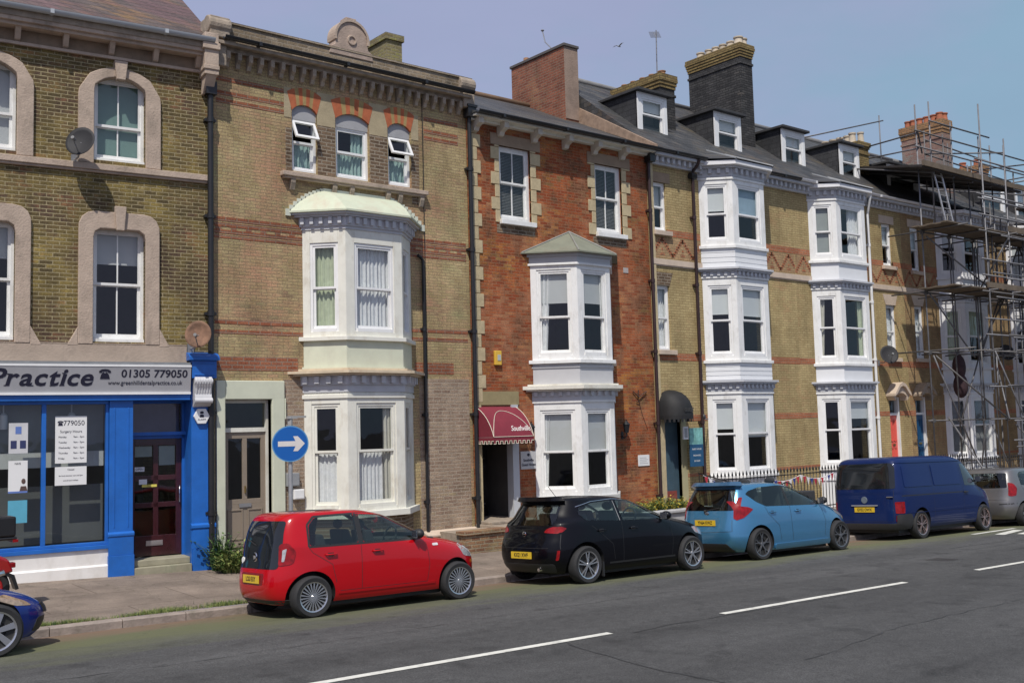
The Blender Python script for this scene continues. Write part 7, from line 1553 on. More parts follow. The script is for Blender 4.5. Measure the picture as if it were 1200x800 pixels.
# ================= dark blue van
VAN_P = car_paint('dark_blue_van_paint', (.006, .018, .085), .45, coat=.40)
t = thing('parked_van', 'dark blue panel van parked between the light blue hatchback and the silver car', 'van', (0, 0, 0), org=(0, 0, 0))
c = Car([(.26, -.86, 3.62, .84, 8, 5), (.34, -.90, 3.74, .875, 9, 4.4), (.48, -.905, 3.80, .90, 10, 4), (.66, -.90, 3.79, .915, 10, 3.8), (.84, -.89, 3.72, .92, 10, 3.8), (.96, -.885, 3.62, .92, 10, 3.8), (1.04, -.88, 3.46, .918, 10, 3.8), (1.10, -.88, 3.26, .915, 10, 4), (1.16, -.875, 3.10, .91, 10, 4.4), (1.28, -.865, 2.98, .895, 10, 5), (1.46, -.84, 2.80, .87, 10, 5), (1.64, -.81, 2.60, .845, 10, 5), (1.76, -.77, 2.42, .82, 9, 5), (1.84, -.72, 2.20, .78, 8, 4.6), (1.885, -.60, 1.9, .70, 6, 4), (1.90, -.40, 1.6, .55, 5, 3.6)],
        2.92, .33, .385, 1.56, VAN_P); c.frame(t)
glasshouse(c, cab=None, polys_side=[('side_window', [(2.02, 1.16), (2.00, 1.68), (2.30, 1.68), (2.66, 1.30), (2.86, 1.18), (2.80, 1.14)], None)], rear=[(-.78, 1.18), (.78, 1.18), (.75, 1.66), (.66, 1.76), (-.66, 1.76), (-.75, 1.66)], front=[(-.76, 1.20), (.76, 1.20), (.68, 1.70), (-.68, 1.70)])
VP2 = mat('pressed_panel_blue', (.006, .018, .09), .45, coat=.4, var=.02, spec=.12)
for w in 'LR':
    c.patch('pressed_panel', rnd([(-.62, 1.20), (-.60, 1.68), (.52, 1.68), (.52, 1.20)], .05), w, VP2, off=.012, skirt=.006); c.patch('pressed_panel', rnd([(.62, 1.20), (.62, 1.68), (1.84, 1.68), (1.84, 1.20)], .05), w, VP2, off=.012, skirt=.006)
    c.seam([(-.72, 1.01), (1.9, 1.01)], w, w=.022); c.seam([(.57, .40), (.57, 1.74)], w); c.seam([(1.93, .40), (1.93, 1.74)], w); c.seam([(2.92, .78), (2.94, 1.10)], w)
    c.patch('tail_light', rnd([(-.86, .62), (-.855, .88), (-.66, .88), (-.66, .64)], .02), w, REDL, off=.008); c.patch('lower_light', rnd([(-.86, .44), (-.86, .58), (-.80, .58), (-.80, .44)], .015), w, mat('dark_red_lens', (.10, .005, .01), .2), off=.006)
    c.patch('rear_bumper', rnd([(-.84, .27), (-.85, .60), (-.44, .60), (-.38, .46), (-.42, .27)], .05), w, mat('grey_bumper', (.03, .03, .032), .6, var=.12), off=.020, skirt=.02)
    c.patch('headlight', rnd([(3.50, .70), (3.70, .68), (3.66, .88), (3.44, .92)], .03), w, CLEARL, off=.006); c.seam([(-.6, .62), (3.2, .62)], w, w=.012, m=VAN_P, off=.008)
    c.seam([(-.7, 1.76), (2.2, 1.76)], w, w=.03, m=VAN_P, off=.014)
c.patch('rear_bumper', rnd([(-.83, .27), (.83, .27), (.83, .40), (-.83, .40)], .04), 'rear', mat('grey_bumper', (.03, .03, .032), .6, var=.12), off=.03, skirt=.03)
for s_ in (1, -1): c.patch('tail_light', rnd([(s_*.77, .62), (s_*.875, .62), (s_*.875, .88), (s_*.77, .88)], .015), 'rear', REDL, off=.010)
c.seam([(-.70, .44), (.70, .44)], 'rear'); c.seam([(-.72, .44), (-.74, 1.15)], 'rear'); c.seam([(.72, .44), (.74, 1.15)], 'rear'); c.patch('plate_light_bar', rnd([(-.34, .79), (.34, .79), (.34, .82), (-.34, .82)], .01), 'rear', mat('grey_trim', (.25, .25, .27), .4), off=.02)
plate(c, 'GV52 OWX', 0, .71)
q = MB(); q.lathe([(0, -.012), (.075, -.012), (.08, .0)], 24, c=(c.end(0, .92, False), 0, .93), axis='x'); q.build('emblem', mat('faded_emblem', (.14, .17, .2), .4), t)
q = MB(); q.box(c.end(-.35, 1.0, False)-.02, c.end(-.35, 1.0, False), -.74, -.58, .985, 1.005); q.build('tailgate_handle', CHROME, t)
for sd in (-1, 1): mirror(c, 2.66, 1.26, sd, TRIMB); handle(c, 2.02, 1.0, sd, TRIMB)
for x in (0, c.wb):
    for sd in (-1, 1): wheel(t, x, sd*.80, .33, .232, 5, 'twin', sd, rim=mat('coppery_alloy', (.52, .40, .38), .25, .9, var=.1))
q = MB(); q.box(-.7, 3.3, -.7, .7, .17, .30); q.build('underbody', TRIMB, t)
place(t, 22.62, -.92+.87)

# ================= silver car at the right edge
SIL_P = car_paint('silver_car_paint', (.17, .165, .165), .35, .5)
t = thing('parked_car', 'silver hatchback cut off by the right edge, parked beyond the dark blue van', 'car', (0, 0, 0), org=(0, 0, 0), group='cars parked along the kerb')
c = Car([(.20, -.50, 2.95, .78, 5, 4), (.30, -.60, 3.05, .82, 4.6, 3.4), (.46, -.63, 3.08, .83, 5.4, 3.1), (.62, -.62, 3.07, .832, 5.4, 3), (.76, -.58, 3.0, .83, 5.4, 3), (.88, -.55, 2.8, .825, 5.4, 3), (.98, -.53, 2.5, .815, 5.4, 3.2), (1.05, -.51, 2.28, .80, 5.4, 3.5), (1.15, -.48, 2.05, .765, 5.4, 3.8), (1.28, -.43, 1.72, .715, 5.4, 4), (1.40, -.36, 1.36, .66, 5.4, 4), (1.47, -.28, 1.1, .61, 5.4, 3.8), (1.51, -.15, .85, .52, 4, 3.4), (1.52, .05, .62, .4, 4, 3.2)],
        2.46, .30, .355, 1.45, SIL_P); c.frame(t)
glasshouse(c, [('side_window', [(-.08, 1.06), (-.02, 1.34), (.12, 1.40), (.74, 1.42), (.74, 1.03)], None), ('side_window', [(.82, 1.03), (.82, 1.42), (1.18, 1.39), (1.5, 1.25), (1.95, 1.04)], None)], rear=[(-.60, 1.0), (.60, 1.0), (.54, 1.38), (-.54, 1.38)], front=[(-.66, 1.1), (.66, 1.1), (.56, 1.4), (-.56, 1.4)])
for w in 'LR':
    c.seam([(.46, .36), (.40, .66), (.02, .92), (-.08, 1.05)], w); c.seam([(.78, .34), (.78, 1.02)], w); c.seam([(1.95, .36), (1.9, 1.0)], w)
    c.patch('tail_light', rnd([(-.26, .98), (-.32, .80), (-.46, .78), (-.46, .98), (-.42, 1.14), (-.32, 1.10)], .03), w, REDL, off=.008); c.patch('headlight', rnd([(2.55, .70), (2.85, .62), (2.85, .76), (2.6, .88)], .03), w, CLEARL, off=.004)
    c.seam([(-.56, .58), (-.42, .60)], w, w=.03)
for s_ in (1, -1): c.patch('tail_light', rnd([(s_*.62, .80), (s_*.69, .78), (s_*.69, 1.0), (s_*.665, 1.14), (s_*.625, 1.02)], .03), 'rear', REDL, off=.008); c.seam([(s_*.42, .585), (s_*.76, .60)], 'rear', w=.03)
c.seam([(-.60, .70), (.60, .70)], 'rear'); plate(c, 'YB07 HTK', .1, .60); q = MB(); q.lathe([(.04, 0), (.055, -.008), (.04, -.014)], 20, c=(c.end(0, .9, False), 0, .9), axis='x'); q.build('emblem', CHROME, t)
for sd in (-1, 1): mirror(c, 1.84, 1.08, sd, SIL_P); handle(c, .34, .95, sd, SIL_P); handle(c, 1.08, .95, sd, SIL_P)
for x in (0, c.wb):
    for sd in (-1, 1): wheel(t, x, sd*.74, .30, .21, 7, 'five', sd)
q = MB(); q.box(.3, 2.2, -.6, .6, .13, .25); q.build('underbody', TRIMB, t)
place(t, 27.55, -1.0+.80)

# ================= deep blue car whose nose enters at the left edge
NB_P = car_paint('deep_blue_car_paint', (.006, .022, .17), .3, .0, coat=.7)
t = thing('parked_car', 'deep blue car entering at the left edge with silver alloy wheel and slanted headlight', 'car', (0, 0, 0), org=(0, 0, 0), group='cars parked along the kerb')
c = Car([(.16, -.70, 3.02, .76, 4, 3), (.24, -.80, 3.12, .80, 4, 2.6), (.36, -.83, 3.17, .82, 4, 2.4), (.48, -.82, 3.15, .825, 4, 2.4), (.56, -.80, 3.08, .825, 4, 2.4), (.64, -.78, 2.94, .82, 4, 2.5), (.71, -.76, 2.74, .81, 4, 2.6), (.78, -.74, 2.50, .80, 4, 2.8), (.84, -.72, 2.28, .785, 4, 3), (.90, -.70, 2.10, .765, 4, 3.4), (1.02, -.62, 1.92, .72, 4, 3.6), (1.15, -.45, 1.58, .655, 4, 3.8), (1.26, -.25, 1.25, .59, 4, 3.8), (1.32, -.05, .98, .52, 4, 3.5), (1.34, .15, .75, .4, 4, 3.2)],
        2.46, .305, .35, 1.45, NB_P); c.frame(t)
glasshouse(c, cab=None, polys_side=[('side_window', [(.02, .94), (.30, 1.20), (.95, 1.24), (1.3, 1.14), (1.85, .94)], None)], rear=[(-.55, .95), (.55, .95), (.45, 1.2), (-.45, 1.2)], front=[(-.64, .97), (.64, .97), (.5, 1.23), (-.5, 1.23)])
for w in 'LR':
    c.patch('headlight', rnd([(2.46, .66), (2.62, .69), (2.86, .59), (2.94, .53), (2.74, .55)], .03), w, mat('amber_clear_lens', (.42, .30, .20), .12, .3, coat=1., var=.5, vscale=16), off=.004)
    c.seam([(2.08, .30), (2.12, .6), (2.05, .90)], w)
for s_ in (1, -1): c.patch('tail_light', rnd([(s_*.5, .66), (s_*.74, .66), (s_*.74, .78), (s_*.5, .78)], .02), 'rear', REDL, off=.006)
c.patch('air_intake', rnd([(-.45, .22), (.45, .22), (.40, .38), (-.40, .38)], .04), 'front', TRIMB, off=.004); c.patch('number_plate', rnd([(-.26, .42), (.26, .42), (.26, .53), (-.26, .53)], .008), 'front', TRIMB, off=.03, skirt=.03)
for sd in (-1, 1): mirror(c, 1.72, .95, sd, NB_P); handle(c, .85, .78, sd, NB_P)
for x in (0, c.wb):
    for sd in (-1, 1): wheel(t, x, sd*.745, .305, .225, 6, 'five', sd)
q = MB(); q.box(.3, 2.2, -.6, .6, .11, .22); q.build('underbody', TRIMB, t)
place(t, 2.93-2.46, -1.12+.80); t.scale = (1, 1, .96)
# ================================================================ SCAFFOLDING
GALV = mat('galvanised_tube', (.17, .17, .18), .55, .3, var=.25, vscale=4); GALVD = mat('dull_steel_tube', (.13, .125, .125), .6, .4, var=.3); BOARD = mat('scaffold_board', (.13, .10, .07), .85, var=.3, dirt=(.08, .07, .06, .6), dscale=4)
t = thing('scaffolding', 'steel tube scaffolding with board lifts standing before the far right terraced houses', 'scaffolding', (30.3, 2.9, base_z(33)), org=(30.3, 2.9, 0))
t.location = (30.3, 2.9, 0)
def pole(a, b, m=GALV, r=.026, nm='pole'):
    q = MB(); q.tube([a, b], r, 6); return q.build(nm, m, t, smooth=True)
XI = [30.3, 31.9, 33.4, 35.0, 36.6, 38.3, 40.0, 41.8]; YI, YO = 2.95, 1.75; LZ = [2.2, 4.3, 6.15, 8.05]
tops_o = [10.0, 12.1, 11.0, 10.9, 11.8, 11.4, 11.3, 11.2]; tops_i = [12.1, 11.4, 10.6, 11.5, 10.8, 11.6, 11.2, 10.9]
for i, x in enumerate(XI):
    if i > 0: pole((x, YO, pav_z(x, YO)), (x+.03, YO, tops_o[i]))
    pole((x, YI, pav_z(x, YI)), (x-.02, YI, tops_i[i]), GALVD if i % 3 == 1 else GALV)
for x, y, z0, z1 in ((31.1, 2.95, 8.1, 12.35), (32.4, 2.95, 8.1, 11.9), (33.0, 4.2, 9.9, 12.0), (34.2, 2.95, 8.1, 11.7), (34.9, 4.4, 9.9, 11.9), (35.8, 1.75, 6.2, 11.3), (36.0, 2.95, 8.0, 11.9), (37.3, 4.5, 9.9, 12.0), (37.4, 1.75, 4.3, 10.8), (39.0, 2.95, 8.0, 11.9), (39.3, 1.75, 4.3, 11.0), (36.9, 4.6, 9.9, 11.6)):
    pole((x, y, z0), (x+.02, y, z1), GALVD if y > 4 else GALV)
for (a, b) in (((33.0, 4.2, 11.2), (39.5, 4.4, 11.1)), ((33.0, 4.2, 11.7), (39.5, 4.4, 11.6)), ((33.4, 1.75, 10.75), (33.0, 4.2, 11.2)), ((36.6, 1.75, 10.9), (37.3, 4.5, 11.3)), ((31.0, 2.9, 11.7), (34.9, 2.9, 11.75)), ((30.3, 2.9, 11.2), (33.0, 4.3, 11.25))):
    pole(a, b, GALVD, nm='rail')
for z in LZ:
    pole((30.0, YI, z), (42.4, YI, z+.02), GALVD, nm='ledger')
    pole((31.5, YO, z), (42.4, YO, z-.02), GALVD, nm='ledger')
    if z > 4: pole((31.5, YO-.03, z+.5), (42.4, YO-.03, z+.5), nm='guard_rail')
    pole((31.5, YO-.03, z+1.0), (42.4, YO-.03, z+1.02), nm='guard_rail')
for z in (4.3, 6.15, 8.05):
    for x in XI[:7]: pole((x+.06, YO-.25, z+.05), (x+.06, YI+1.2, z+.05), GALVD, nm='transom')
for z, x0, x1 in ((6.15, 29.9, 37.2), (8.05, 29.7, 42.3), (4.3, 36.4, 42.3), (2.2, 36.4, 42.3)):
    for k in range(5): 
        y = YO+.05+k*.235; q = MB(); q.box(x0+.1*(k % 2), x1-.07*(k % 3), y, y+.22, z+.08, z+.12); q.build('scaffold_board', BOARD, t)
q = MB(); q.box(33.4, 42.3, YO-.04, YO, 8.17, 8.36); q.build('toe_board', BOARD, t)
q = MB(); q.box(31.8, 37.2, YO-.04, YO, 6.27, 6.44); q.build('toe_board', BOARD, t)
for a, b in (((30.35, YI-.1, 6.1), (32.9, YI-.1, 4.2)), ((30.35, YI-.1, 4.2), (32.6, YI-.1, 1.0)), ((30.35, YI-.1, 7.9), (34.8, YI-.1, 6.3)), ((38.3, YO-.06, 6.2), (35.0, YO-.06, 2.3)), ((31.9, YO-.06, 4.3), (34.9, YO-.06, .5)),
             ((33.4, YO-.06, 2.2), (36.6, YO-.06, 4.3)), ((40, YO-.06, 8.0), (36.8, YO-.06, 6.2)), ((35.0, YO-.06, 6.2), (38.3, YO-.06, 4.4)), ((33.4, YO, 8.0), (33.4, YI, 6.2)), ((38.3, YO, 4.2), (38.3, YI, 2.3)), ((30.3, 1.0, .0), (31.2, YI, 2.3)), ((36.6, YO-.06, 2.1), (38.4, YO-.06, -.3))):
    pole(a, b, nm='brace')
# props and loose standards between the two rows
rr_ = random.Random(5)
for k in range(38):
    x = rr_.uniform(32.2, 42); z0 = rr_.choice(LZ[:3]+[.0]); y = rr_.choice((YI-.5, YI+.15, YO+.4)); pole((x, y, z0), (x+rr_.uniform(-.05, .05), y, z0+rr_.choice((2.2, 4.2, 3.0))), rr_.choice((GALV, GALVD)), nm='prop')
for k in range(34):
    z = rr_.uniform(1.2, 8.8); x = rr_.uniform(31.9, 40); pole((x, YO-.06, z), (x+rr_.uniform(1.5, 3.4), YO-.05, z+rr_.uniform(-.03, .03)), rr_.choice((GALV, GALVD)), nm='rail')
for k in range(12): x = rr_.uniform(32, 40); z = rr_.choice((.0, 2.2, 4.3, 6.1)); pole((x, rr_.choice((YI-.1, YO-.08)), z), (x+rr_.choice((-1, 1))*rr_.uniform(1.2, 2.2), rr_.choice((YI-.1, YO-.08)), z+2.0), rr_.choice((GALV, GALVD)), nm='brace')
for i, x in enumerate(XI[1:7]): pole((x+.3, YI+.1, LZ[i % 3]), (x+1.7, YI+.1, LZ[(i % 3)+1]), GALVD, nm='brace')
# rails round the chimney and the top lift
for a, b in (((29.0, 6.4, 11.62), (34.2, 6.4, 13.1)), ((33.95, 6.4, 10.8), (33.95, 6.4, 13.25)), ((30.1, 2.9, 10.75), (42.4, 2.9, 10.8)), ((30.1, 2.9, 11.25), (37.4, 2.9, 11.3)), ((30.3, 2.9, 10.7), (32.4, 6.3, 11.35)), ((30.3, 2.9, 11.2), (32.4, 6.3, 11.75)),
             ((36.6, YO, 10.4), (36.6, 5.0, 10.45)), ((38.3, YO, 10.9), (38.3, 5.2, 10.95)), ((31.5, YO, 9.2), (42.4, YO, 9.2)), ((31.5, YO, 10.3), (42.4, YO, 10.3))):
    pole(a, b, GALVD if a[2] > 11 else GALV, nm='rail')
# boarded top lift: dark underside over the roof slope
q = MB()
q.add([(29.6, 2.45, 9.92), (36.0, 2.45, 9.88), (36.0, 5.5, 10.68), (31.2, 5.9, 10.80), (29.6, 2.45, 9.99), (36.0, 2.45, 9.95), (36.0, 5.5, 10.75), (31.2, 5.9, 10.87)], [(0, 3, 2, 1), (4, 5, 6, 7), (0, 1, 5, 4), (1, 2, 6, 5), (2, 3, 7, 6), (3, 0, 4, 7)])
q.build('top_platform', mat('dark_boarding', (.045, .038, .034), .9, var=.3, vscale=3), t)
q = MB(); q.box(29.6, 37.0, 2.38, 2.44, 9.96, 10.12); q.build('toe_board', BOARD, t)
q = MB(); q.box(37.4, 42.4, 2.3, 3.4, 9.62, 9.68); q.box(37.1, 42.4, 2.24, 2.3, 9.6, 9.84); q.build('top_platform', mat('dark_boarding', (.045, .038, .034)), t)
for k in range(6): x = 30.4+k*1.2; q = MB(); q.tube([(x, 2.5, 9.86), (x+.1, 5.8, 10.70)], .03, 6); q.build('transom', GALVD, t)
# couplers where the lines cross
for i, x in enumerate(XI[:7]):
    for z in LZ: q = MB(); q.box(x-.045, x+.045, YI-.05, YI+.05, z-.06, z+.06); q.build('coupler', GALVD, t)
t = thing('ladder', 'aluminium ladder leaning inside the top lift of the scaffolding', 'ladder', (31.4, 2.4, 8.2))
q = MB(); A0, A1_, B0, B1 = (31.0, 2.5, 8.18), (31.45, 2.5, 8.18), (30.8, 2.75, 10.1), (31.25, 2.75, 10.1)
q.tube([A0, B0], .03, 6); q.tube([A1_, B1], .03, 6)
for k in range(1, 9): f = k/9; q.tube([tuple(lerp(a, b, f) for a, b in zip(A0, B0)), tuple(lerp(a, b, f) for a, b in zip(A1_, B1))], .016, 5)
o = q.build('rails', mat('pale_aluminium', (.5, .5, .5), .4, .7), t)
t = thing('rubble_sack', 'dark bundled sack hung on the scaffolding beside the blue door', 'sack', (32.6, 3.4, 3.4)); q = MB(); q.ball((32.7, 3.3, 3.9), (.24, .2, .42), 14, 10); q.ball((32.74, 3.3, 3.3), (.26, .22, .40), 14, 10); q.ball((32.72, 3.3, 3.6), (.14, .14, .3), 10, 8); o = q.build('sack', mat('maroon_tarpaulin', (.045, .022, .026), .85, var=.4, vscale=5, bump=.6, bscale=8), t, smooth=True, bevel=0)
# ================================================================ RAILINGS
def railing(label, x0, x1, y, ztop, zlow, m, step=.135):
    t = thing('railing', label, 'railing', ((x0+x1)/2, y, zlow), org=(0, 0, 0)); t.location = (0, 0, 0)
    q = MB(); q.box(x0, x1, y-.16, y+.16, pav_z(x1, y)-.3, zlow); q.box(x0, x1, y-.19, y+.19, zlow, zlow+.05); q.build('dwarf_wall', mat('painted_dwarf_wall', (.36, .33, .29), .85, var=.15, dirt=(.16, .14, .1, .6)), t)
    for z in (zlow+.14, ztop-.16): q = MB(); q.box(x0, x1, y-.02, y+.02, z-.012, z+.012); q.build('rail', m, t)
    proto = None; x = x0+.05; n = 0
    while x < x1:
        if proto is None:
            q = MB(); q.tube([(0, 0, 0), (0, 0, ztop-zlow-.12)], .011, 6); q.lathe([(.011, ztop-zlow-.13), (.024, ztop-zlow-.10), (.018, ztop-zlow-.06), (0, ztop-zlow)], 6)
            proto = q.build('bar', m, t, smooth=True); proto.location = (x, y, zlow+.03)
        else: c_ = proto.copy(); COL.objects.link(c_); c_.parent = t; c_.location = (x, y, zlow+.03)
        x += step; n += 1
    return t
railing('black spiked iron railing before the first terraced house, hung with bunting', 19.0, 25.4, 2.4, 1.12, -.05, BLACK)
railing('black spiked iron railing before the coral door and behind the blue van', 25.8, 31.2, 2.4, 1.18, -.1, BLACK)
railing('black spiked iron railing at the foot of the scaffolding', 31.5, 37.2, 3.3, .95, -.2, BLACK)
railing('black spiked iron railing at the far right edge behind the silver car', 37.5, 43, 3.3, .85, -.3, BLACK)
t = thing('step_railing', 'black iron stair railing slanting down beside the first terrace door', 'railing', (20.4, 3.5, 0), org=(0, 0, 0)); t.location = (0, 0, 0)
q = MB()
for k in range(6): y = 4.1-.3*k; q.tube([(20.75, y, -.35), (20.75, y, 1.05-.06*k)], .012, 6)
q.tube([(20.75, 4.1, 1.03), (20.75, 2.6, .73)], .016, 6); q.tube([(20.75, 4.1, -.1), (20.75, 2.6, -.2)], .014, 6); q.build('rail', BLACK, t)
# bunting strung along the railing
BR, BWt, BB = mat('bunting_red', (.45, .03, .05), .8), mat('bunting_white', (.72, .70, .72), .8), mat('bunting_blue', (.03, .05, .25), .8)
for lab, x0, x1, y, zz in (('red white and blue bunting strung on the railing left of the van', 21.2, 25.3, 2.36, .93), ('red and white ribbon draped beside the first terrace door', 18.9, 20.6, 2.36, 1.1)):
    t = thing('bunting', lab, 'bunting', ((x0+x1)/2, y, zz), org=(0, 0, 0)); t.location = (0, 0, 0)
    q = MB(); n = 40; zf = lambda x: zz - .12*abs(math.sin((x-x0)*2.2)) - (.25*(x-x0)/(x1-x0) if x0 < 20 else 0); q.tube([(x, y, zf(x)) for x in [x0+(x1-x0)*k/n for k in range(n+1)]], .008, 4); q.build('string', BWt, t)
    x = x0+.03; k = 0
    while x < x1-.12:
        z = zf(x+.06); q = MB(); q.add([(x, y-.012, z), (x+.125, y-.012, z), (x+.062+.02*math.sin(k), y-.02, z-.19)], [(0, 1, 2)]); q.build('pennant', (BR, BWt, BB, BR, BWt)[k % 5], t, fixn=False); x += .15; k += 1
# ================================================================ STREET THINGS
# blue direction sign on its post
sx, sy = 8.56, 2.8
t = thing('road_sign', 'round blue road sign with a white right arrow on a grey post', 'road sign', (sx, sy, pav_z(sx, sy)))
t.rotation_euler = (0, 0, 0)
q = MB(); q.tube([(sx, sy, pav_z(sx, sy)), (sx, sy, 2.62)], .038, 14); q.build('post', mat('galvanised_post', (.40, .41, .42), .5, .5, var=.2, vscale=8), t, smooth='auto')
ang = math.radians(-27); cu_, su_ = math.cos(ang), math.sin(ang)
def sp(u, v, w, z0=2.15): # u right, v up, w towards the viewer
    return (sx+u*cu_+(w+.06)*su_, sy+u*su_-(w+.06)*cu_, z0+v)
def disc(r, w0, w1, m, nm, n=40): q = MB(); P = [(r*math.cos(2*math.pi*k/n), r*math.sin(2*math.pi*k/n)) for k in range(n)]; q.add([sp(a, b, w0) for a, b in P]+[sp(a, b, w1) for a, b in P], [list(range(n)), list(range(2*n-1, n-1, -1))]+[(i, i+n, (i+1) % n+n, (i+1) % n) for i in range(n)]); return q.build(nm, m, t)
disc(.315, 0, .004, mat('pale_blue_rim', (.10, .28, .50), .4), 'rim'); disc(.295, .004, .006, mat('sign_blue', (.006, .10, .38), .35, var=.05), 'face')
q = MB(); P = [(-.21, -.045), (.09, -.045), (.05, -.13), (.13, -.13), (.25, 0), (.13, .13), (.05, .13), (.09, .045), (-.21, .045)]; n = len(P); q.add([sp(a, b, .009) for a, b in P], [list(range(n))]); q.build('arrow', mat('sign_white', (.62, .60, .58), .4, var=.06), t, fixn=False)
q = MB(); q.box(sx-.05, sx+.30, sy-.03, sy+.03, 2.60, 2.635); q.box(sx-.06, sx+.12, sy-.05, sy+.05, 2.585, 2.60); q.tube([(sx, sy, 2.4), (sx, sy, 2.6)], .045, 8); q.build('top_lamp', mat('grey_lamp_housing', (.33, .33, .32), .5), t)
q = MB(); 
for z in (1.98, 2.3): q.lathe([(.042, z-.02), (.05, z-.02), (.05, z+.02), (.042, z+.02)], 12, c=(sx, sy, 0))
q.build('clamp', GALVD, t)
# raised white planter wall and its plants
t = thing('planter', 'low pale grey rendered planter wall in front of the first terraced house', 'planter', (18.6, 2.4, -.3), org=(0, 0, 0)); t.location = (0, 0, 0)
q = MB(); q.box(16.9, 18.98, 2.15, 2.35, -.7, .34); q.box(16.85, 18.98, 2.10, 2.40, .34, .40); q.box(16.9, 17.1, 2.35, 4.2, -.7, .36); q.build('wall', mat('pale_grey_render', (.46, .46, .46), .8, var=.1, dirt=(.2, .2, .17, .5)), t, bevel=.01)
q = MB(); q.box(17.1, 18.98, 2.35, 3.3, -.7, .33); q.build('soil', mat('soil', (.06, .045, .03), .95), t)
LEAFS = [mat('leaf_green', (.10, .17, .04), .6, var=.35, vscale=6), mat('leaf_yellow_green', (.24, .27, .08), .6, var=.3, vscale=6), mat('leaf_dark', (.03, .07, .02), .6, var=.3), mat('flower_yellow', (.55, .42, .05), .7)]
def tuft(name, label, cat, cx, cy, zfn, rx, ry, hmin, hmax, n, seed, leafw=.018, mats=(0, 1, 2), group=None, spread=.5, ll=.10, stems=True):
    """a clump of stems carrying small leaves"""
    r = random.Random(seed); q = MB()
    for i in range(n):
        a = r.uniform(0, 2*math.pi); d = math.sqrt(r.random()); x = cx+rx*d*math.cos(a); y = cy+ry*d*math.sin(a); z = zfn(x, y); h = r.uniform(hmin, hmax)*(1.1-.5*d)
        lx, ly = r.gauss(0, spread*h*.5)+(x-cx)*.4, r.gauss(0, spread*h*.5)+(y-cy)*.4-.1*h; q.m = r.choice(range(len(mats)))
        P = [(x+lx*f*f, y+ly*f*f, z+h*f*(1-.18*f)) for f in (0, .35, .7, 1)]
        if stems or r.random() < .5: w = leafw*.5; q.add([(P[0][0]-w, P[0][1], P[0][2]), (P[0][0]+w, P[0][1], P[0][2]), (P[1][0]+w, P[1][1], P[1][2]), (P[1][0]-w, P[1][1], P[1][2]), (P[2][0]+w*.6, P[2][1], P[2][2]), (P[2][0]-w*.6, P[2][1], P[2][2]), P[3]], [(0, 1, 2, 3), (3, 2, 4, 5), (5, 4, 6)])
        for f in (.35, .5, .65, .8, .95):
            if not stems and r.random() < .5: continue
            bx_, by_, bz_ = [lerp(P[0][k], P[3][k], f)+r.uniform(-.02, .02) for k in range(3)]; th = r.uniform(0, 6.28); L_ = ll*r.uniform(.5, 1.1); up = r.uniform(-.3, .6)*L_
            ex, ey = math.cos(th)*L_, math.sin(th)*L_; wx, wy = -math.sin(th)*leafw, math.cos(th)*leafw
            q.add([(bx_, by_, bz_), (bx_+ex*.5+wx, by_+ey*.5+wy, bz_+up*.6), (bx_+ex, by_+ey, bz_+up), (bx_+ex*.5-wx, by_+ey*.5-wy, bz_+up*.6)], [(0, 1, 2, 3)])
    o = q.build(name, [LEAFS[k] for k in mats], None, org=(cx, cy, zfn(cx, cy)), fixn=False); return tag(o, label, cat, group)
tuft('weed', 'leafy green weed growing against the blue pilaster base beside the cream doorway', 'weed', 7.80, 3.98, pav_z, .17, .12, .5, 1.1, 75, 3, leafw=.024, mats=(0, 2, 2), ll=.10)
tuft('weed', 'bushy yellow green weed clump on the pavement before the taupe door', 'weed', 8.15, 3.65, pav_z, .48, .26, .28, .68, 380, 5, mats=(0, 1, 1, 2), ll=.11)
tuft('weed', 'short spreading weed at the front edge of the weed clump', 'weed', 8.32, 3.45, pav_z, .30, .12, .08, .25, 90, 6, mats=(0, 1, 2))
tuft('planter_plants', 'green and yellow flowering plants on top of the pale planter wall', 'plants', 17.95, 2.75, lambda x, y: .33, .85, .3, .18, .46, 420, 8, mats=(0, 1, 2, 3), ll=.10)
# grass along the top of the kerb (nobody could count it)
r = random.Random(9); q = MB()
for i in range(9000):
    x = r.choice([r.gauss(3.6, .35), r.gauss(5.0, .5), r.gauss(5.9, .35), r.uniform(3.4, 6.8), r.gauss(6.2, .25)]); y = KY+.16+abs(r.gauss(0, .055)) if x < 5.2 else KY+.15+abs(r.gauss(0, .12))
    if r.random() > .55+.45*math.sin(x*5): continue
    z = pav_z(x, y)-.003; h = r.uniform(.015, .065); a = r.uniform(0, 6.28); w = .004; q.m = r.choice((0, 1, 1, 2)); q.add([(x-w*math.cos(a), y-w*math.sin(a), z), (x+w*math.cos(a), y+w*math.sin(a), z), (x+r.gauss(0, .02), y+r.gauss(0, .02), z+h)], [(0, 1, 2)])
o = q.build('grass', LEAFS[:3], None, fixn=False); o['kind'] = 'stuff'; o['label'] = 'short grass growing in the joint behind the kerb'; o['category'] = 'grass'
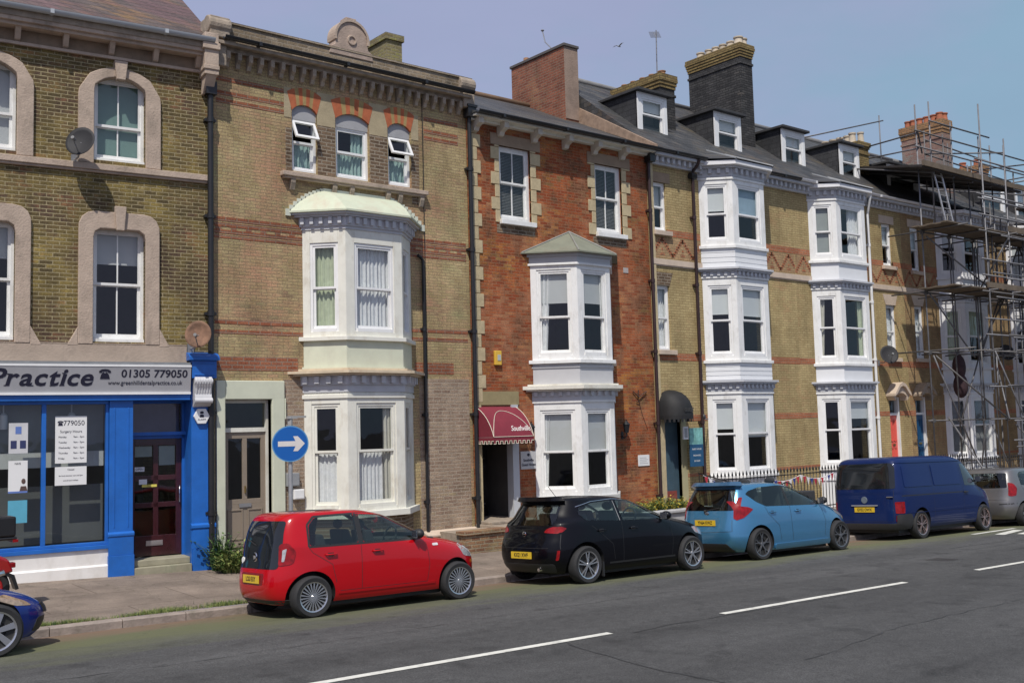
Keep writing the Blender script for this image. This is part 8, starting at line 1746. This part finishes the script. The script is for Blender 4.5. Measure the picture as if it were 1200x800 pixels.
# roof aerials
AER = mat('aerial_metal', (.28, .28, .29), .5, .6)
t = thing('television_aerial', 'thin television aerial on a tall mast behind the first dormer', 'aerial', (24.0, 8.0, 12.7)); q = MB(); q.tube([(24.05, 8.05, 12.5), (24.1, 8.05, 14.75)], .02, 6); q.build('mast', AER, t)
q = MB(); q.tube([(23.75, 7.75, 14.35), (24.15, 8.2, 14.75)], .014, 5)
for k in range(7): f = k/6; x, y, z = lerp(23.75, 24.15, f), lerp(7.75, 8.2, f), lerp(14.35, 14.75, f); q.tube([(x-.13, y+.1, z), (x+.13, y-.1, z)], .008, 4)
q.build('elements', AER, t)
t = thing('television_aerial', 'bent thin aerial on top of the red brick chimney', 'aerial', (19.14, 6.9, 12.8)); q = MB(); q.tube([(19.14, 7.3, 12.75), (19.14, 7.75, 13.2), (19.14, 7.85, 13.55)], .016, 6); q.ball((19.14, 7.85, 13.57), (.05, .05, .03), 8, 6); q.build('mast', AER, t)
# gull gliding above the roofs
t = thing('gull', 'grey and white gull gliding in the sky above the roofs', 'bird', (31.4, 16.9, 18.5)); 
q = MB(); cx, cy, cz = 31.4, 16.9, 18.5
K = .55; q.ball((cx, cy, cz), (.20*K, .06*K, .055*K), 12, 8); q.xf = lambda x, y, z: (cx+(x-cx)*K, cy+(y-cy)*K, cz+(z-cz)*K)
for s_ in (-1, 1): q.add([(cx-.06, cy, cz+.02), (cx+.08, cy, cz+.02), (cx+.04, cy+s_*.35, cz+.14), (cx-.10, cy+s_*.35, cz+.13), (cx-.06, cy+s_*.65, cz+.08)], [(0, 1, 2, 3), (3, 2, 4)])
q.add([(cx-.18, cy-.03, cz), (cx-.18, cy+.03, cz), (cx-.32, cy+.05, cz), (cx-.32, cy-.05, cz)], [(0, 1, 2, 3)]); q.build('body', mat('gull_grey', (.35, .36, .38), .7), t, fixn=False)
# ================================================================ MOTORCYCLE at the left edge (its tail reaches into the picture)
MR, MK = mat('motorcycle_red', (.36, .008, .012), .25, coat=1.), mat('motorcycle_black', (.015, .015, .016), .35, var=.2)
mx_, my_ = 3.58, 2.2
t = thing('motorcycle', 'red and black motorcycle parked on the pavement, only its tail showing at the left edge', 'motorcycle', (mx_, my_, pav_z(mx_, my_)), org=(0, 0, 0))
gz_ = 0; wr_ = .30
def mbuild(q, nm, m, par=t, **k): return q.build(nm, m, par, **k)
q = MB(); q.lathe([(.20, -.05), (.25, -.065), (.29, -.05), (.30, 0), (.29, .05), (.25, .065), (.20, .05)], 28, c=(0, 0, wr_), axis='y'); w1 = mbuild(q, 'wheel', TYRE, smooth=True)
q = MB(); q.lathe([(.20, -.03), (.20, .03), (.17, .03), (.17, -.03), (.20, -.03)], 28, c=(0, 0, wr_), axis='y'); q.lathe([(0, -.06), (.05, -.06), (.05, .06), (0, .06)], 12, c=(0, 0, wr_), axis='y')
for k in range(5): a = 2*math.pi*k/5; q.tube([(0, 0, wr_), (.18*math.cos(a), 0, wr_+.18*math.sin(a))], .016, 6)
q.build('rim', MR, w1)
q = MB(); q.lathe([(.20, -.05), (.25, -.065), (.29, -.05), (.30, 0), (.29, .05), (.25, .065), (.20, .05)], 28, c=(-1.38, 0, wr_), axis='y'); w2 = mbuild(q, 'wheel', TYRE, smooth=True)
q = MB(); q.lathe([(.20, -.03), (.20, .03), (.17, .03), (.17, -.03), (.20, -.03)], 28, c=(-1.38, 0, wr_), axis='y')
for k in range(5): a = 2*math.pi*k/5; q.tube([(-1.38, 0, wr_), (-1.38+.18*math.cos(a), 0, wr_+.18*math.sin(a))], .016, 6)
q.build('rim', MR, w2)
q = MB(); q.tube([(0, -.09, wr_), (-.5, -.12, .38)], .03, 8); q.tube([(0, .09, wr_), (-.5, .12, .38)], .03, 8); q.tube([(-.1, -.11, .42), (-.3, -.13, .75)], .03, 8); mbuild(q, 'swing_arm', MK, smooth=True)
q = MB(); q.ball((-.62, 0, .48), (.30, .17, .24), 14, 10); mbuild(q, 'engine', mat('engine_metal', (.12, .12, .12), .5, .6), smooth=True)
q = MB(); q.add([(.33, -.10, .50), (.33, .10, .50), (.26, .12, .68), (.26, -.12, .68), (-.1, -.13, .88), (-.1, .13, .88), (-.35, -.15, .84), (-.35, .15, .84), (-.35, -.15, .62), (-.35, .15, .62), (-.02, -.12, .62), (-.02, .12, .62), (.2, -.10, .48), (.2, .10, .48)],
    [(0, 1, 2, 3), (3, 2, 5, 4), (4, 5, 7, 6), (6, 7, 9, 8), (8, 9, 11, 10), (10, 11, 13, 12), (12, 13, 1, 0), (0, 3, 4, 6, 8, 10, 12), (1, 13, 11, 9, 7, 5, 2)]); mbuild(q, 'tail_fairing', MR, bevel=.03)
q = MB(); q.box(.28, .36, -.07, .07, .56, .63); mbuild(q, 'tail_light', REDL, bevel=.01)
q = MB(); q.ball((-.25, 0, .92), (.42, .14, .07), 14, 8); mbuild(q, 'seat', MK, smooth=True)
q = MB(); q.box(.10, .36, -.15, .15, .95, 1.0); q.box(.0, .34, -.16, .16, 1.0, 1.28); mbuild(q, 'top_box', MK, bevel=.03)
q = MB(); q.box(.30, .37, -.15, .15, .92, .96); mbuild(q, 'reflector', REDL)
q = MB(); q.ball((-.80, 0, .93), (.30, .15, .15), 14, 8); mbuild(q, 'fuel_tank', MR, smooth=True)
q = MB(); q.tube([(-1.38, -.09, wr_), (-1.12, -.09, 1.0)], .025, 8); q.tube([(-1.38, .09, wr_), (-1.12, .09, 1.0)], .025, 8); q.tube([(-1.08, -.36, 1.06), (-1.12, -.1, 1.02), (-1.12, .1, 1.02), (-1.08, .36, 1.06)], .017, 8); mbuild(q, 'fork', MK, smooth=True)
q = MB(); q.ball((-1.28, 0, .86), (.09, .10, .10), 12, 8); mbuild(q, 'headlight', CLEARL, smooth=True)
q = MB(); q.tube([(-.3, -.18, .40), (.18, -.2, .52)], .045, 10); mbuild(q, 'exhaust', CHROME, smooth=True)
q = MB(); q.prism_xz([(.02, .62), (.34, .46), (.40, .26), (.36, .25), (.30, .42), (0, .60)], -.09, .09); mbuild(q, 'mudguard', MK)
q = MB(); q.tube([(-.5, -.1, .3), (-.45, -.28, .01)], .014, 6); mbuild(q, 'stand', MK)
